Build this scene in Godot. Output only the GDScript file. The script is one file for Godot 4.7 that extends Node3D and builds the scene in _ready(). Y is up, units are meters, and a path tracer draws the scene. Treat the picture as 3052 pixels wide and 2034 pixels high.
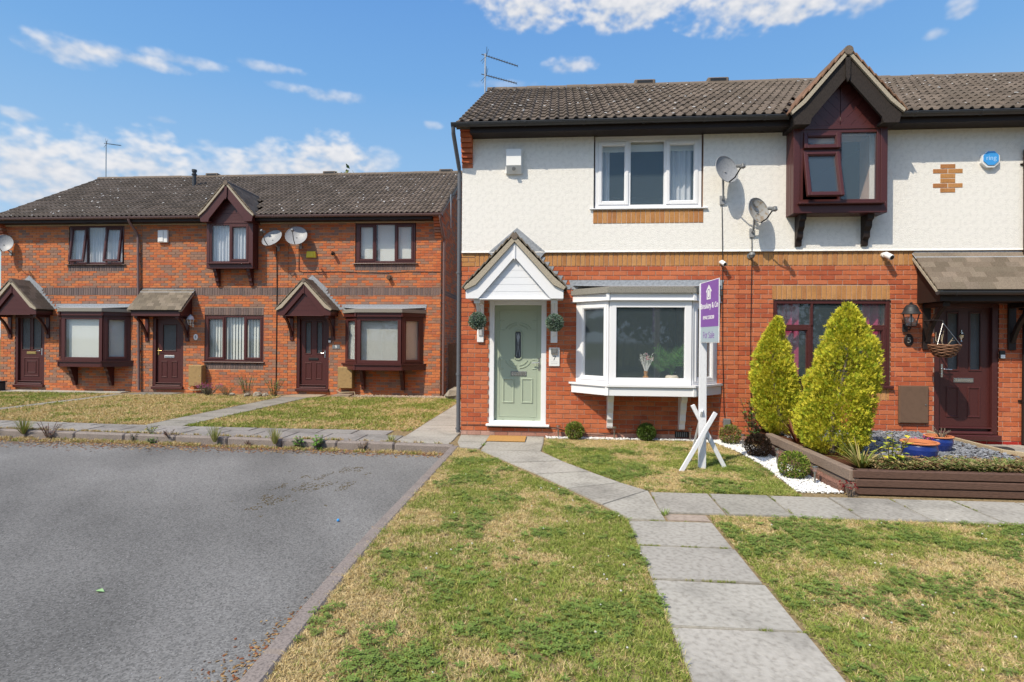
extends Node3D
# A close of brick terraces on a sunny day. x runs along the house fronts, z towards the viewer, metres.

class MB:
	var v := PackedVector3Array()
	var n := PackedVector3Array()
	var c := PackedColorArray()
	var xf := Transform3D()
	var col := Color(1, 1, 1)

	func trin(a: Vector3, b: Vector3, d: Vector3, na: Vector3, nb: Vector3, nd: Vector3) -> void:
		v.append(xf * a); v.append(xf * d); v.append(xf * b)
		n.append((xf.basis * na).normalized()); n.append((xf.basis * nd).normalized()); n.append((xf.basis * nb).normalized())
		c.append(col); c.append(col); c.append(col)

	func tri(a: Vector3, b: Vector3, d: Vector3) -> void:
		var nn := (b - a).cross(d - a).normalized()
		trin(a, b, d, nn, nn, nn)

	func quad(a: Vector3, b: Vector3, d: Vector3, e: Vector3) -> void:
		tri(a, b, d)
		tri(a, d, e)

	func quado(a: Vector3, b: Vector3, d: Vector3, e: Vector3, out: Vector3) -> void:
		if (b - a).cross(d - a).dot(out) < 0.0 or ((b - a).cross(d - a).length_squared() < 1e-14 and (d - a).cross(e - a).dot(out) < 0.0):
			quad(e, d, b, a)
		else:
			quad(a, b, d, e)

	func trio(a: Vector3, b: Vector3, d: Vector3, out: Vector3) -> void:
		if (b - a).cross(d - a).dot(out) < 0.0:
			tri(a, d, b)
		else:
			tri(a, b, d)

	# chamfered box between two corners
	func box(p: Vector3, q: Vector3, ch := 0.0) -> void:
		var lo := Vector3(minf(p.x, q.x), minf(p.y, q.y), minf(p.z, q.z))
		var hi := Vector3(maxf(p.x, q.x), maxf(p.y, q.y), maxf(p.z, q.z))
		var m := (lo + hi) * 0.5
		var h := (hi - lo) * 0.5
		ch = minf(ch, minf(h.x, minf(h.y, h.z)) * 0.6)
		var A := {}
		for i in 8:
			var s := Vector3(1 if i & 1 else -1, 1 if i & 2 else -1, 1 if i & 4 else -1)
			A[i] = [m + s * (h - Vector3(0, ch, ch)), m + s * (h - Vector3(ch, 0, ch)), m + s * (h - Vector3(ch, ch, 0))]
			if ch > 0.0:
				trio(A[i][0], A[i][1], A[i][2], s)
		var F := [[[1, 3, 7, 5], 0, Vector3(1, 0, 0)], [[0, 2, 6, 4], 0, Vector3(-1, 0, 0)], [[2, 3, 7, 6], 1, Vector3(0, 1, 0)], [[0, 1, 5, 4], 1, Vector3(0, -1, 0)], [[4, 5, 7, 6], 2, Vector3(0, 0, 1)], [[0, 1, 3, 2], 2, Vector3(0, 0, -1)]]
		for f in F:
			var ix: Array = f[0]
			var k: int = f[1]
			quado(A[ix[0]][k], A[ix[1]][k], A[ix[2]][k], A[ix[3]][k], f[2])
		if ch > 0.0:
			for e in [[0, 1, 1, 2], [2, 3, 1, 2], [4, 5, 1, 2], [6, 7, 1, 2], [0, 2, 0, 2], [1, 3, 0, 2], [4, 6, 0, 2], [5, 7, 0, 2], [0, 4, 0, 1], [1, 5, 0, 1], [2, 6, 0, 1], [3, 7, 0, 1]]:
				var a: Array = A[e[0]]
				var b: Array = A[e[1]]
				var out: Vector3 = a[e[2]] + a[e[3]] + b[e[2]] + b[e[3]] - m * 4.0
				quado(a[e[2]], a[e[3]], b[e[3]], b[e[2]], out)

	# box at centre m of size s turned by b
	func obox(m: Vector3, s: Vector3, b: Basis, ch := 0.0) -> void:
		var keep := xf
		xf = xf * Transform3D(b, m)
		box(-s * 0.5, s * 0.5, ch)
		xf = keep

	# square bar from a to b
	func bar(a: Vector3, b: Vector3, w: float, t: float, ch := 0.0, up := Vector3(0, 0, 1)) -> void:
		var y := (b - a).normalized()
		var x := y.cross(up).normalized()
		var z := x.cross(y).normalized()
		obox((a + b) * 0.5, Vector3(w, (b - a).length(), t), Basis(x, y, z), ch)

	func tube(pts: Array, r: float, k := 8, r2 := -1.0, capped := true) -> void:
		var rings := []
		for i in pts.size():
			var p: Vector3 = pts[i]
			var d: Vector3 = (pts[mini(i + 1, pts.size() - 1)] - pts[maxi(i - 1, 0)]).normalized()
			var s := d.cross(Vector3(0.13, 0.97, 0.21)).normalized()
			if absf(d.y) > 0.9:
				s = d.cross(Vector3(1, 0.05, 0.1)).normalized()
			var u := d.cross(s)
			var rr := r if r2 < 0.0 else lerpf(r, r2, float(i) / maxf(1, pts.size() - 1))
			var ring := []
			for j in k:
				var a := TAU * j / k
				var o := s * cos(a) + u * sin(a)
				ring.append([p + o * rr, o])
			rings.append(ring)
		for i in pts.size() - 1:
			for j in k:
				var a: Array = rings[i][j]
				var b: Array = rings[i][(j + 1) % k]
				var d: Array = rings[i + 1][(j + 1) % k]
				var e: Array = rings[i + 1][j]
				if (b[0] - a[0]).cross(d[0] - a[0]).dot(a[1] + b[1]) >= 0.0:
					trin(a[0], b[0], d[0], a[1], b[1], d[1]); trin(a[0], d[0], e[0], a[1], d[1], e[1])
				else:
					trin(a[0], d[0], b[0], a[1], d[1], b[1]); trin(a[0], e[0], d[0], a[1], e[1], d[1])
		if capped:
			for e in [0, pts.size() - 1]:
				var out: Vector3 = (pts[0] - pts[1]) if e == 0 else (pts[-1] - pts[-2])
				for j in k:
					trio(pts[e], rings[e][j][0], rings[e][(j + 1) % k][0], out)

	# profile of (radius, height) turned about y
	func lathe(prof: Array, at: Vector3, k := 24, sq := Vector2(1, 1)) -> void:
		for i in prof.size() - 1:
			var p: Vector2 = prof[i]
			var q: Vector2 = prof[i + 1]
			var t := q - p
			var nn := Vector2(t.y, -t.x).normalized()
			for j in k:
				var a := TAU * j / k
				var b := TAU * (j + 1) / k
				var A := at + Vector3(cos(a) * p.x * sq.x, p.y, sin(a) * p.x * sq.y)
				var B := at + Vector3(cos(b) * p.x * sq.x, p.y, sin(b) * p.x * sq.y)
				var D := at + Vector3(cos(b) * q.x * sq.x, q.y, sin(b) * q.x * sq.y)
				var E := at + Vector3(cos(a) * q.x * sq.x, q.y, sin(a) * q.x * sq.y)
				var na := Vector3(cos(a) * nn.x, nn.y, sin(a) * nn.x)
				var nb := Vector3(cos(b) * nn.x, nn.y, sin(b) * nn.x)
				for T in [[A, B, D, na, nb, nb], [A, D, E, na, nb, na]]:
					var g: Vector3 = (T[1] - T[0]).cross(T[2] - T[0])
					if g.length_squared() < 1e-16:
						continue
					if g.dot(T[3] + T[4]) >= 0.0:
						trin(T[0], T[1], T[2], T[3], T[4], T[5])
					else:
						trin(T[0], T[2], T[1], T[3], T[5], T[4])

	# polygon in x, y drawn out from z0 to z1
	func extrude(poly: PackedVector2Array, z0: float, z1: float) -> void:
		var P := poly
		if Geometry2D.is_polygon_clockwise(P):
			P.reverse()
		var ix := Geometry2D.triangulate_polygon(P)
		for i in range(0, ix.size(), 3):
			var a := P[ix[i]]; var b := P[ix[i + 1]]; var d := P[ix[i + 2]]
			trio(Vector3(a.x, a.y, z1), Vector3(b.x, b.y, z1), Vector3(d.x, d.y, z1), Vector3(0, 0, z1 - z0))
			trio(Vector3(a.x, a.y, z0), Vector3(b.x, b.y, z0), Vector3(d.x, d.y, z0), Vector3(0, 0, z0 - z1))
		for i in P.size():
			var a := P[i]; var b := P[(i + 1) % P.size()]
			var o := Vector3(b.y - a.y, a.x - b.x, 0)
			quado(Vector3(a.x, a.y, z0), Vector3(b.x, b.y, z0), Vector3(b.x, b.y, z1), Vector3(a.x, a.y, z1), o)

	# plan polygon (x, z) raised from y0 to y1
	func slab(poly: PackedVector2Array, y0: float, y1: float) -> void:
		var P := poly
		if Geometry2D.is_polygon_clockwise(P):
			P.reverse()
		var ix := Geometry2D.triangulate_polygon(P)
		for i in range(0, ix.size(), 3):
			var a := P[ix[i]]; var b := P[ix[i + 1]]; var d := P[ix[i + 2]]
			trio(Vector3(a.x, y1, a.y), Vector3(b.x, y1, b.y), Vector3(d.x, y1, d.y), Vector3(0, 1, 0))
			trio(Vector3(a.x, y0, a.y), Vector3(b.x, y0, b.y), Vector3(d.x, y0, d.y), Vector3(0, -1, 0))
		for i in P.size():
			var a := P[i]; var b := P[(i + 1) % P.size()]
			quado(Vector3(a.x, y0, a.y), Vector3(b.x, y0, b.y), Vector3(b.x, y1, b.y), Vector3(a.x, y1, a.y), Vector3(b.y - a.y, 0, a.x - b.x))

	# what was drawn with its depth along -x as x, y now lies along x
	func turn() -> MB:
		for i in v.size():
			v[i] = Vector3(-v[i].z, v[i].y, v[i].x)
			n[i] = Vector3(-n[i].z, n[i].y, n[i].x)
		return self

	func mirror() -> void:
		for i in v.size():
			v[i].x = -v[i].x
			n[i].x = -n[i].x
		for i in range(0, v.size(), 3):
			var t := v[i + 1]; v[i + 1] = v[i + 2]; v[i + 2] = t
			t = n[i + 1]; n[i + 1] = n[i + 2]; n[i + 2] = t
			var k := c[i + 1]; c[i + 1] = c[i + 2]; c[i + 2] = k

	func mesh() -> ArrayMesh:
		var a := []
		a.resize(Mesh.ARRAY_MAX)
		a[Mesh.ARRAY_VERTEX] = v
		a[Mesh.ARRAY_NORMAL] = n
		a[Mesh.ARRAY_COLOR] = c
		var m := ArrayMesh.new()
		m.add_surface_from_arrays(Mesh.PRIMITIVE_TRIANGLES, a)
		return m

var M := {}
var MIR := false
var R := RandomNumberGenerator.new()
var used := {}
const V0 := Vector3.ZERO

func lin(r: float, g: float, b: float) -> Color:
	return Color(r, g, b).linear_to_srgb()

func V(x: float, y: float, z: float) -> Vector3:
	return Vector3(x, y, z)

# one named mesh under a parent
func part(parent: Node, called: String, mb: MB, mat: Material) -> MeshInstance3D:
	if MIR:
		mb.mirror()
	var o := MeshInstance3D.new()
	o.name = called
	o.mesh = mb.mesh()
	o.material_override = mat
	parent.add_child(o, true)
	return o

func node(parent: Node, called: String) -> Node3D:
	var o := Node3D.new()
	o.name = called
	parent.add_child(o, true)
	return o

func inst(parent: Node, called: String, mesh: Mesh, mat: Material, t: Transform3D) -> MeshInstance3D:
	var o := MeshInstance3D.new()
	o.name = called
	o.mesh = mesh
	o.material_override = mat
	o.transform = t
	parent.add_child(o, true)
	return o

func numbered(called: String) -> String:
	used[called] = used.get(called, -1) + 1
	return called if used[called] == 0 else "%s_%03d" % [called, used[called]]

func tag(o: Node, label: String, category: String, group := "") -> Node:
	o.set_meta("label", label)
	o.set_meta("category", category)
	if group:
		o.set_meta("group", group)
	return o

func thing(called: String, label: String, category: String, at := V0, turn := 0.0, group := "") -> Node3D:
	var o := Node3D.new()
	o.name = numbered(called)
	add_child(o)
	o.position = at
	o.rotation.y = turn
	tag(o, label, category, group)
	return o

func struct(called: String, label: String) -> Node3D:
	var o := Node3D.new()
	o.name = numbered(called)
	add_child(o)
	o.set_meta("kind", "structure")
	o.set_meta("label", label)
	return o

func text(parent: Node, s: String, size: float, at: Vector3, mat: Material, b := Basis(), bold := true, wide := 1.0) -> MeshInstance3D:
	var t := TextMesh.new()
	var f := SystemFont.new()
	f.font_names = PackedStringArray(["Droid Sans"])
	if bold:
		f.font_weight = 700
	t.font = f
	t.text = s
	t.font_size = 64
	t.pixel_size = size / 64.0
	t.depth = 0.002
	var o := inst(parent, "lettering", t, mat, Transform3D(b * Basis.from_scale(Vector3(wide, 1, 1)), at))
	return o

# ------------------------------------------------------------------ materials
func noise(seed: int, freq: float, kind := FastNoiseLite.TYPE_SIMPLEX_SMOOTH, oct := 4) -> FastNoiseLite:
	var f := FastNoiseLite.new()
	f.seed = seed
	f.frequency = freq
	f.noise_type = kind
	f.fractal_octaves = oct
	if oct < 2:
		f.fractal_type = FastNoiseLite.FRACTAL_NONE
	return f

func ramp(stops: Array) -> Gradient:
	var g := Gradient.new()
	var o := PackedFloat32Array()
	var k := PackedColorArray()
	for s in stops:
		o.append(s[0])
		k.append((s[1] if s[1] is Color else Color(s[1], s[1], s[1])).linear_to_srgb())
	g.offsets = o
	g.colors = k
	return g

func ntex(f: FastNoiseLite, stops: Array, size := 512) -> NoiseTexture2D:
	var t := NoiseTexture2D.new()
	t.width = size
	t.height = size
	t.seamless = true
	t.noise = f
	t.color_ramp = ramp(stops)
	return t

func mat(color: Color, rough: float, opt := {}) -> StandardMaterial3D:
	var m := StandardMaterial3D.new()
	m.albedo_color = color
	m.roughness = rough
	m.metallic_specular = opt.get("spec", 0.5)
	m.metallic = opt.get("metal", 0.0)
	if opt.has("tex") or opt.has("bump"):
		m.uv1_triplanar = true
		m.uv1_world_triplanar = opt.get("world", true)
		m.uv1_triplanar_sharpness = 6.0
		m.uv1_scale = opt.get("scale3", Vector3.ONE * opt.get("scale", 1.0))
	if opt.has("tex"):
		m.albedo_texture = opt.tex
	if opt.has("bump"):
		m.heightmap_enabled = true
		m.heightmap_texture = opt.bump
		m.heightmap_scale = opt.get("depth", 0.3)
	if opt.get("vc", false):
		m.vertex_color_use_as_albedo = true
	if opt.has("detail"):
		m.detail_enabled = true
		m.detail_albedo = opt.detail
		m.detail_blend_mode = BaseMaterial3D.BLEND_MODE_MUL
		m.detail_uv_layer = BaseMaterial3D.DETAIL_UV_2
		if not opt.get("planar", false):
			m.uv2_triplanar = true
			m.uv2_world_triplanar = true
			m.uv2_scale = Vector3.ONE * opt.get("dscale", 0.2)
	if opt.has("back"):
		m.backlight_enabled = true
		m.backlight = opt.back
	return m

func make_materials() -> void:
	var fine := ntex(noise(3, 0.05), [[0.0, 0.72], [0.5, 0.9], [1.0, 1.0]], 512)
	var blotch := ntex(noise(5, 0.012), [[0.0, 0.78], [0.45, 0.96], [1.0, 1.0]], 512)
	var hfine := ntex(noise(7, 0.09), [[0.0, 0.0], [1.0, 1.0]], 512)
	var hcoarse := ntex(noise(9, 0.03, FastNoiseLite.TYPE_SIMPLEX_SMOOTH, 5), [[0.0, 0.0], [1.0, 1.0]], 512)
	var wood := ntex(noise(11, 0.02), [[0.0, 0.55], [0.5, 0.85], [1.0, 1.0]], 512)
	M.brick = mat(Color.WHITE, 0.9, {"tex": ntex(noise(21, 0.03), [[0.0, 0.7], [0.35, 0.9], [0.6, 1.0], [1.0, 1.0]], 512), "bump": hfine, "depth": 0.06, "scale": 2.2, "vc": true, "detail": blotch, "dscale": 0.7, "spec": 0.3})
	M.mortar = mat(lin(0.52, 0.37, 0.29), 0.95, {"tex": fine, "scale": 3.0, "bump": hfine, "depth": 0.08, "detail": blotch, "dscale": 0.5})
	M.mortar_b = mat(lin(0.5, 0.35, 0.25), 0.95, {"tex": fine, "scale": 3.0, "bump": hfine, "depth": 0.08, "detail": blotch, "dscale": 0.5})
	M.render = mat(lin(0.84, 0.815, 0.77), 0.92, {"tex": ntex(noise(23, 0.01), [[0.0, 0.86], [0.45, 0.96], [1.0, 1.0]]), "bump": ntex(noise(25, 0.035, FastNoiseLite.TYPE_SIMPLEX_SMOOTH, 3), [[0.0, 0.0], [0.42, 0.18], [0.6, 0.85], [1.0, 1.0]], 512), "depth": 0.24, "scale": 2.3, "spec": 0.25})
	var lichen := ntex(noise(31, 0.045, FastNoiseLite.TYPE_SIMPLEX_SMOOTH, 3), [[0.0, 0.62], [0.5, 0.9], [0.86, 1.0], [1.0, 1.0]], 512)
	M.tile = mat(Color.WHITE, 0.95, {"tex": lichen, "scale": 1.6, "bump": hfine, "depth": 0.08, "vc": true, "detail": blotch, "dscale": 0.35, "spec": 0.2})
	M.upvc = mat(lin(0.8, 0.8, 0.82), 0.32)
	M.cladding = mat(lin(0.78, 0.79, 0.82), 0.4)
	M.brown = mat(lin(0.085, 0.022, 0.02), 0.38, {"tex": wood, "scale3": Vector3(9, 2, 9), "spec": 0.5})
	M.darkwood = mat(lin(0.026, 0.016, 0.013), 0.55, {"tex": wood, "scale3": Vector3(3, 9, 9), "spec": 0.4})
	M.greywood = mat(lin(0.045, 0.036, 0.032), 0.7, {"tex": ntex(noise(33, 0.02), [[0.0, 0.35], [0.5, 0.85], [1.0, 1.0]]), "scale3": Vector3(6, 2, 6), "spec": 0.3})
	M.blackplastic = mat(lin(0.045, 0.046, 0.05), 0.42, {"tex": fine, "scale": 1.5})
	M.gutter_b = mat(lin(0.2, 0.13, 0.125), 0.38, {"tex": fine, "scale": 1.5})
	M.greypipe = mat(lin(0.12, 0.125, 0.14), 0.5, {"tex": fine, "scale": 2.0})
	M.palewood = mat(lin(0.5, 0.4, 0.26), 0.8, {"tex": wood, "scale3": Vector3(1, 6, 6)})
	M.sage = mat(lin(0.37, 0.43, 0.33), 0.42, {"tex": ntex(noise(35, 0.05), [[0.0, 0.96], [1.0, 1.0]]), "scale": 1.0})
	M.lead = mat(lin(0.36, 0.385, 0.42), 0.5, {"tex": ntex(noise(37, 0.02), [[0.0, 0.6], [0.5, 0.88], [1.0, 1.0]]), "bump": hcoarse, "depth": 0.25, "scale": 1.6, "spec": 0.5})
	M.mortarfillet = mat(lin(0.3, 0.285, 0.25), 0.95, {"tex": ntex(noise(39, 0.05), [[0.0, 0.35], [0.5, 0.8], [1.0, 1.0]]), "scale": 2.0, "bump": hcoarse, "depth": 0.15})
	M.ridge = mat(lin(0.19, 0.15, 0.118), 0.95, {"tex": lichen, "scale": 1.6, "bump": hfine, "depth": 0.1})
	M.undercloak = mat(lin(0.46, 0.4, 0.31), 0.95, {"tex": ntex(noise(41, 0.04), [[0.0, 0.5], [0.5, 0.85], [1.0, 1.0]]), "scale": 2.0, "bump": hfine, "depth": 0.12})
	var g := StandardMaterial3D.new()
	g.transparency = BaseMaterial3D.TRANSPARENCY_ALPHA
	g.albedo_color = Color(0.8, 0.9, 0.95, 0.04)
	g.roughness = 0.02
	g.metallic_specular = 0.62
	M.glass = g
	M.frosted = mat(lin(0.05, 0.055, 0.06), 0.12, {"spec": 0.6, "bump": ntex(noise(43, 0.06, FastNoiseLite.TYPE_CELLULAR, 1), [[0.0, 0.0], [1.0, 1.0]]), "depth": 0.3, "scale": 4.0})
	M.room = mat(lin(0.08, 0.07, 0.062), 0.95)
	M.roomdark = mat(lin(0.07, 0.065, 0.06), 0.95)
	M.blind = mat(lin(0.72, 0.74, 0.7), 0.8, {"back": lin(0.35, 0.36, 0.34)})
	M.net = mat(lin(0.66, 0.7, 0.76), 0.9, {"back": lin(0.5, 0.5, 0.52)})
	M.chrome = mat(lin(0.75, 0.75, 0.76), 0.22, {"metal": 1.0})
	M.brass = mat(lin(0.72, 0.52, 0.2), 0.28, {"metal": 1.0})
	M.steel = mat(lin(0.5, 0.49, 0.47), 0.35, {"metal": 1.0})
	M.black = mat(lin(0.012, 0.012, 0.013), 0.45)
	M.iron = mat(lin(0.02, 0.02, 0.022), 0.55)
	M.dish = mat(lin(0.3, 0.31, 0.33), 0.5, {"tex": ntex(noise(45, 0.02), [[0.0, 0.7], [0.5, 0.95], [1.0, 1.0]]), "scale": 2.0})
	M.dishrust = mat(lin(0.36, 0.35, 0.33), 0.55, {"tex": ntex(noise(47, 0.012), [[0.0, Color(0.62, 0.42, 0.25)], [0.36, Color(0.8, 0.7, 0.58)], [0.5, Color(0.97, 0.97, 0.96)], [1.0, Color(1, 1, 1)]]), "scale": 1.7})
	M.whiteplastic = mat(lin(0.78, 0.78, 0.77), 0.4)
	M.greyplastic = mat(lin(0.16, 0.165, 0.17), 0.5)
	M.blueplastic = mat(lin(0.05, 0.32, 0.75), 0.4)
	M.yellow = mat(lin(0.72, 0.6, 0.04), 0.5)
	M.tanbox = mat(lin(0.36, 0.235, 0.095), 0.6, {"tex": ntex(noise(49, 0.015), [[0.0, 0.7], [0.5, 0.95], [1.0, 1.0]]), "scale": 1.2})
	M.brownbox = mat(lin(0.15, 0.09, 0.058), 0.5, {"tex": ntex(noise(51, 0.015), [[0.0, 0.8], [0.5, 0.96], [1.0, 1.0]]), "scale": 1.2})
	var slabnoise := ntex(noise(53, 0.02, FastNoiseLite.TYPE_SIMPLEX_SMOOTH, 6), [[0.0, Color(0.62, 0.6, 0.58)], [0.4, Color(0.86, 0.85, 0.83)], [0.62, Color(0.95, 0.94, 0.92)], [1.0, Color(1, 1, 0.99)]], 1024)
	var riven := ntex(noise(55, 0.02, FastNoiseLite.TYPE_SIMPLEX_SMOOTH, 6), [[0.0, 0.0], [0.45, 0.55], [0.6, 0.7], [1.0, 1.0]], 1024)
	M.slab = mat(Color.WHITE, 0.92, {"tex": slabnoise, "scale": 0.9, "bump": riven, "depth": 0.22, "vc": true, "detail": ntex(noise(57, 0.008, FastNoiseLite.TYPE_SIMPLEX_SMOOTH, 5), [[0.0, 0.62], [0.42, 0.9], [1.0, 1.0]]), "dscale": 0.33, "spec": 0.25})
	M.kerb = mat(lin(0.29, 0.245, 0.22), 0.95, {"tex": ntex(noise(59, 0.06, FastNoiseLite.TYPE_SIMPLEX_SMOOTH, 5), [[0.0, 0.4], [0.5, 0.85], [1.0, 1.0]]), "scale": 1.5, "bump": hfine, "depth": 0.15, "detail": blotch, "dscale": 0.6})
	var stones := noise(61, 0.075, FastNoiseLite.TYPE_CELLULAR, 1)
	stones.cellular_return_type = FastNoiseLite.RETURN_CELL_VALUE
	var stonesd := noise(61, 0.075, FastNoiseLite.TYPE_CELLULAR, 1)
	stonesd.cellular_return_type = FastNoiseLite.RETURN_DISTANCE2_SUB
	M.asphalt = mat(lin(0.26, 0.256, 0.248), 0.9, {"tex": ntex(stones, [[0.0, 0.5], [0.5, 0.78], [0.8, 0.9], [0.94, 0.97], [1.0, 1.0]], 1024), "bump": ntex(stonesd, [[0.0, 0.0], [0.3, 0.8], [1.0, 1.0]], 1024), "depth": 0.08, "scale": 1.25, "detail": asphalt_patches(), "planar": true, "spec": 0.3})
	M.soil = mat(lin(0.3, 0.225, 0.125), 1.0, {"tex": ntex(noise(63, 0.03, FastNoiseLite.TYPE_SIMPLEX_SMOOTH, 5), [[0.0, 0.35], [0.5, 0.8], [1.0, 1.0]]), "scale": 1.3, "bump": hcoarse, "depth": 0.7, "spec": 0.1})
	M.ground = mat(lin(0.13, 0.14, 0.06), 1.0, {"tex": fine, "scale": 0.1, "spec": 0.1})
	M.bark = mat(lin(0.1, 0.045, 0.025), 1.0, {"tex": fine, "scale": 3.0, "bump": hcoarse, "depth": 0.8, "spec": 0.1})
	M.sleeper = mat(lin(0.125, 0.066, 0.045), 0.75, {"tex": ntex(noise(65, 0.02, FastNoiseLite.TYPE_SIMPLEX_SMOOTH, 5), [[0.0, 0.4], [0.45, 0.8], [1.0, 1.0]], 1024), "scale3": Vector3(0.7, 5, 3), "bump": hcoarse, "depth": 0.15})
	M.sleepergrey = mat(lin(0.27, 0.2, 0.155), 0.9, {"tex": ntex(noise(67, 0.02, FastNoiseLite.TYPE_SIMPLEX_SMOOTH, 5), [[0.0, 0.45], [0.45, 0.82], [1.0, 1.0]], 1024), "scale3": Vector3(4, 5, 0.7), "bump": hcoarse, "depth": 0.15})
	M.fence = mat(lin(0.2, 0.155, 0.12), 0.9, {"tex": ntex(noise(69, 0.02, FastNoiseLite.TYPE_SIMPLEX_SMOOTH, 5), [[0.0, 0.4], [0.45, 0.82], [1.0, 1.0]]), "scale3": Vector3(5, 0.7, 5)})
	M.whitepaint = mat(lin(0.74, 0.75, 0.78), 0.6, {"tex": ntex(noise(71, 0.03), [[0.0, 0.75], [0.4, 0.94], [1.0, 1.0]]), "scale3": Vector3(4, 1, 4)})
	M.leaf = mat(Color.WHITE, 0.6, {"vc": true, "back": Color(0.5, 0.55, 0.3), "spec": 0.3})
	M.grass = mat(Color.WHITE, 0.7, {"vc": true, "back": Color(0.45, 0.45, 0.3), "spec": 0.25})
	M.stone = mat(Color.WHITE, 0.85, {"vc": true, "spec": 0.3})
	M.rock = mat(lin(0.33, 0.29, 0.23), 0.95, {"tex": fine, "scale": 2.0, "bump": hcoarse, "depth": 0.7})
	M.glaze = mat(lin(0.012, 0.035, 0.22), 0.3, {"tex": ntex(noise(73, 0.01), [[0.0, 0.75], [1.0, 1.0]]), "scale": 2.0, "spec": 0.6})
	M.terracotta = mat(lin(0.6, 0.21, 0.085), 0.8)
	M.wicker = mat(lin(0.2, 0.095, 0.05), 0.7)
	M.purple = mat(lin(0.225, 0.085, 0.36), 0.45)
	M.palesign = mat(lin(0.4, 0.48, 0.53), 0.45)
	M.redpaint = mat(lin(0.36, 0.035, 0.025), 0.6, {"tex": fine, "scale": 2.0})
	M.mat = mat(lin(0.5, 0.27, 0.08), 0.95, {"tex": ntex(noise(75, 0.06), [[0.0, 0.45], [0.5, 0.85], [1.0, 1.0]]), "scale3": Vector3(2, 1, 8)})
	M.rubber = mat(lin(0.02, 0.022, 0.022), 0.8)
	M.pane_white = mat(lin(0.7, 0.7, 0.68), 0.5)
	M.amber = mat(lin(0.35, 0.16, 0.04), 0.1, {"spec": 0.6})
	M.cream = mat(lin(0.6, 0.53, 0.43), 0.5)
	M.pink = mat(lin(0.4, 0.03, 0.12), 0.8, {"back": lin(0.4, 0.05, 0.15)})

# broad worn and stained areas of the tarmac, about -16..2 m by 0..12 m
func asphalt_patches() -> ImageTexture:
	var im := Image.create(384, 256, false, Image.FORMAT_RGB8)
	var f := noise(81, 1.0, FastNoiseLite.TYPE_SIMPLEX_SMOOTH, 4)
	var f2 := noise(83, 1.0, FastNoiseLite.TYPE_SIMPLEX_SMOOTH, 3)
	for j in 256:
		for i in 384:
			var x := -16.0 + 18.0 * i / 384.0
			var z := 12.0 * j / 256.0
			var u := x * 0.8 - z * 0.6
			var w := x * 0.6 + z * 0.8
			var k := 0.5 + 0.5 * f.get_noise_2d(u * 0.55, w * 0.16)
			var d := 0.5 + 0.5 * f2.get_noise_2d(x * 0.35 + 40.0, z * 0.35)
			var t := clampf(0.36 + 0.95 * (k * 0.68 + d * 0.45 - 0.05), 0.45, 1.0)
			im.set_pixel(i, j, lin(t, t, t))
	return ImageTexture.create_from_image(im)

# ------------------------------------------------------------------ brickwork
var brick_tones := {
	"red": [Color(0.55, 0.16, 0.07), Color(0.5, 0.135, 0.058), Color(0.57, 0.18, 0.083), Color(0.47, 0.12, 0.055), Color(0.53, 0.165, 0.077), Color(0.45, 0.11, 0.052)],
	"buff": [Color(0.52, 0.255, 0.095), Color(0.48, 0.225, 0.085), Color(0.55, 0.285, 0.115), Color(0.45, 0.2, 0.08), Color(0.5, 0.24, 0.09), Color(0.53, 0.26, 0.1)],
	"multi": [Color(0.58, 0.185, 0.075), Color(0.53, 0.155, 0.065), Color(0.36, 0.2, 0.14), Color(0.3, 0.18, 0.135), Color(0.6, 0.21, 0.085), Color(0.45, 0.16, 0.09)],
	"slate": [Color(0.2, 0.15, 0.14), Color(0.17, 0.13, 0.125), Color(0.22, 0.16, 0.145), Color(0.16, 0.125, 0.12), Color(0.19, 0.145, 0.135), Color(0.21, 0.155, 0.14)],
	"plinth": [Color(0.42, 0.21, 0.16), Color(0.47, 0.26, 0.2), Color(0.38, 0.17, 0.125), Color(0.5, 0.3, 0.24), Color(0.4, 0.19, 0.14), Color(0.44, 0.23, 0.17)],
	"painted": [Color(0.38, 0.03, 0.022), Color(0.36, 0.028, 0.02), Color(0.4, 0.035, 0.025), Color(0.37, 0.03, 0.022), Color(0.39, 0.032, 0.024), Color(0.36, 0.03, 0.02)],
}
var brick_meshes := {}

func brick_mesh(kind: String, tone: int, standing: bool) -> ArrayMesh:
	var key := [kind, tone, standing]
	if not brick_meshes.has(key):
		var mb := MB.new()
		mb.col = brick_tones[kind][tone]
		var s := Vector3(0.0325, 0.1075, 0.02) if standing else Vector3(0.1075, 0.0325, 0.02)
		mb.box(V(-s.x, -s.y, -0.03), V(s.x, s.y, 0.0), 0.003)
		brick_meshes[key] = mb.mesh()
	return brick_meshes[key]

# cut the rectangles of list away from r; what is left
func cut(r: Rect2, list: Array) -> Array:
	var left := [r]
	for e in list:
		var next := []
		for q in left:
			if not q.intersects(e):
				next.append(q)
				continue
			var a: Rect2 = q
			if e.position.y > a.position.y: next.append(Rect2(a.position.x, a.position.y, a.size.x, e.position.y - a.position.y))
			if e.end.y < a.end.y: next.append(Rect2(a.position.x, e.end.y, a.size.x, a.end.y - e.end.y))
			var y0 := maxf(a.position.y, e.position.y)
			var y1 := minf(a.end.y, e.end.y)
			if e.position.x > a.position.x: next.append(Rect2(a.position.x, y0, e.position.x - a.position.x, y1 - y0))
			if e.end.x < a.end.x: next.append(Rect2(e.end.x, y0, a.end.x - e.end.x, y1 - y0))
		left = next
	return left.filter(func(q): return q.size.x > 0.018 and q.size.y > 0.018)

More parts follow.
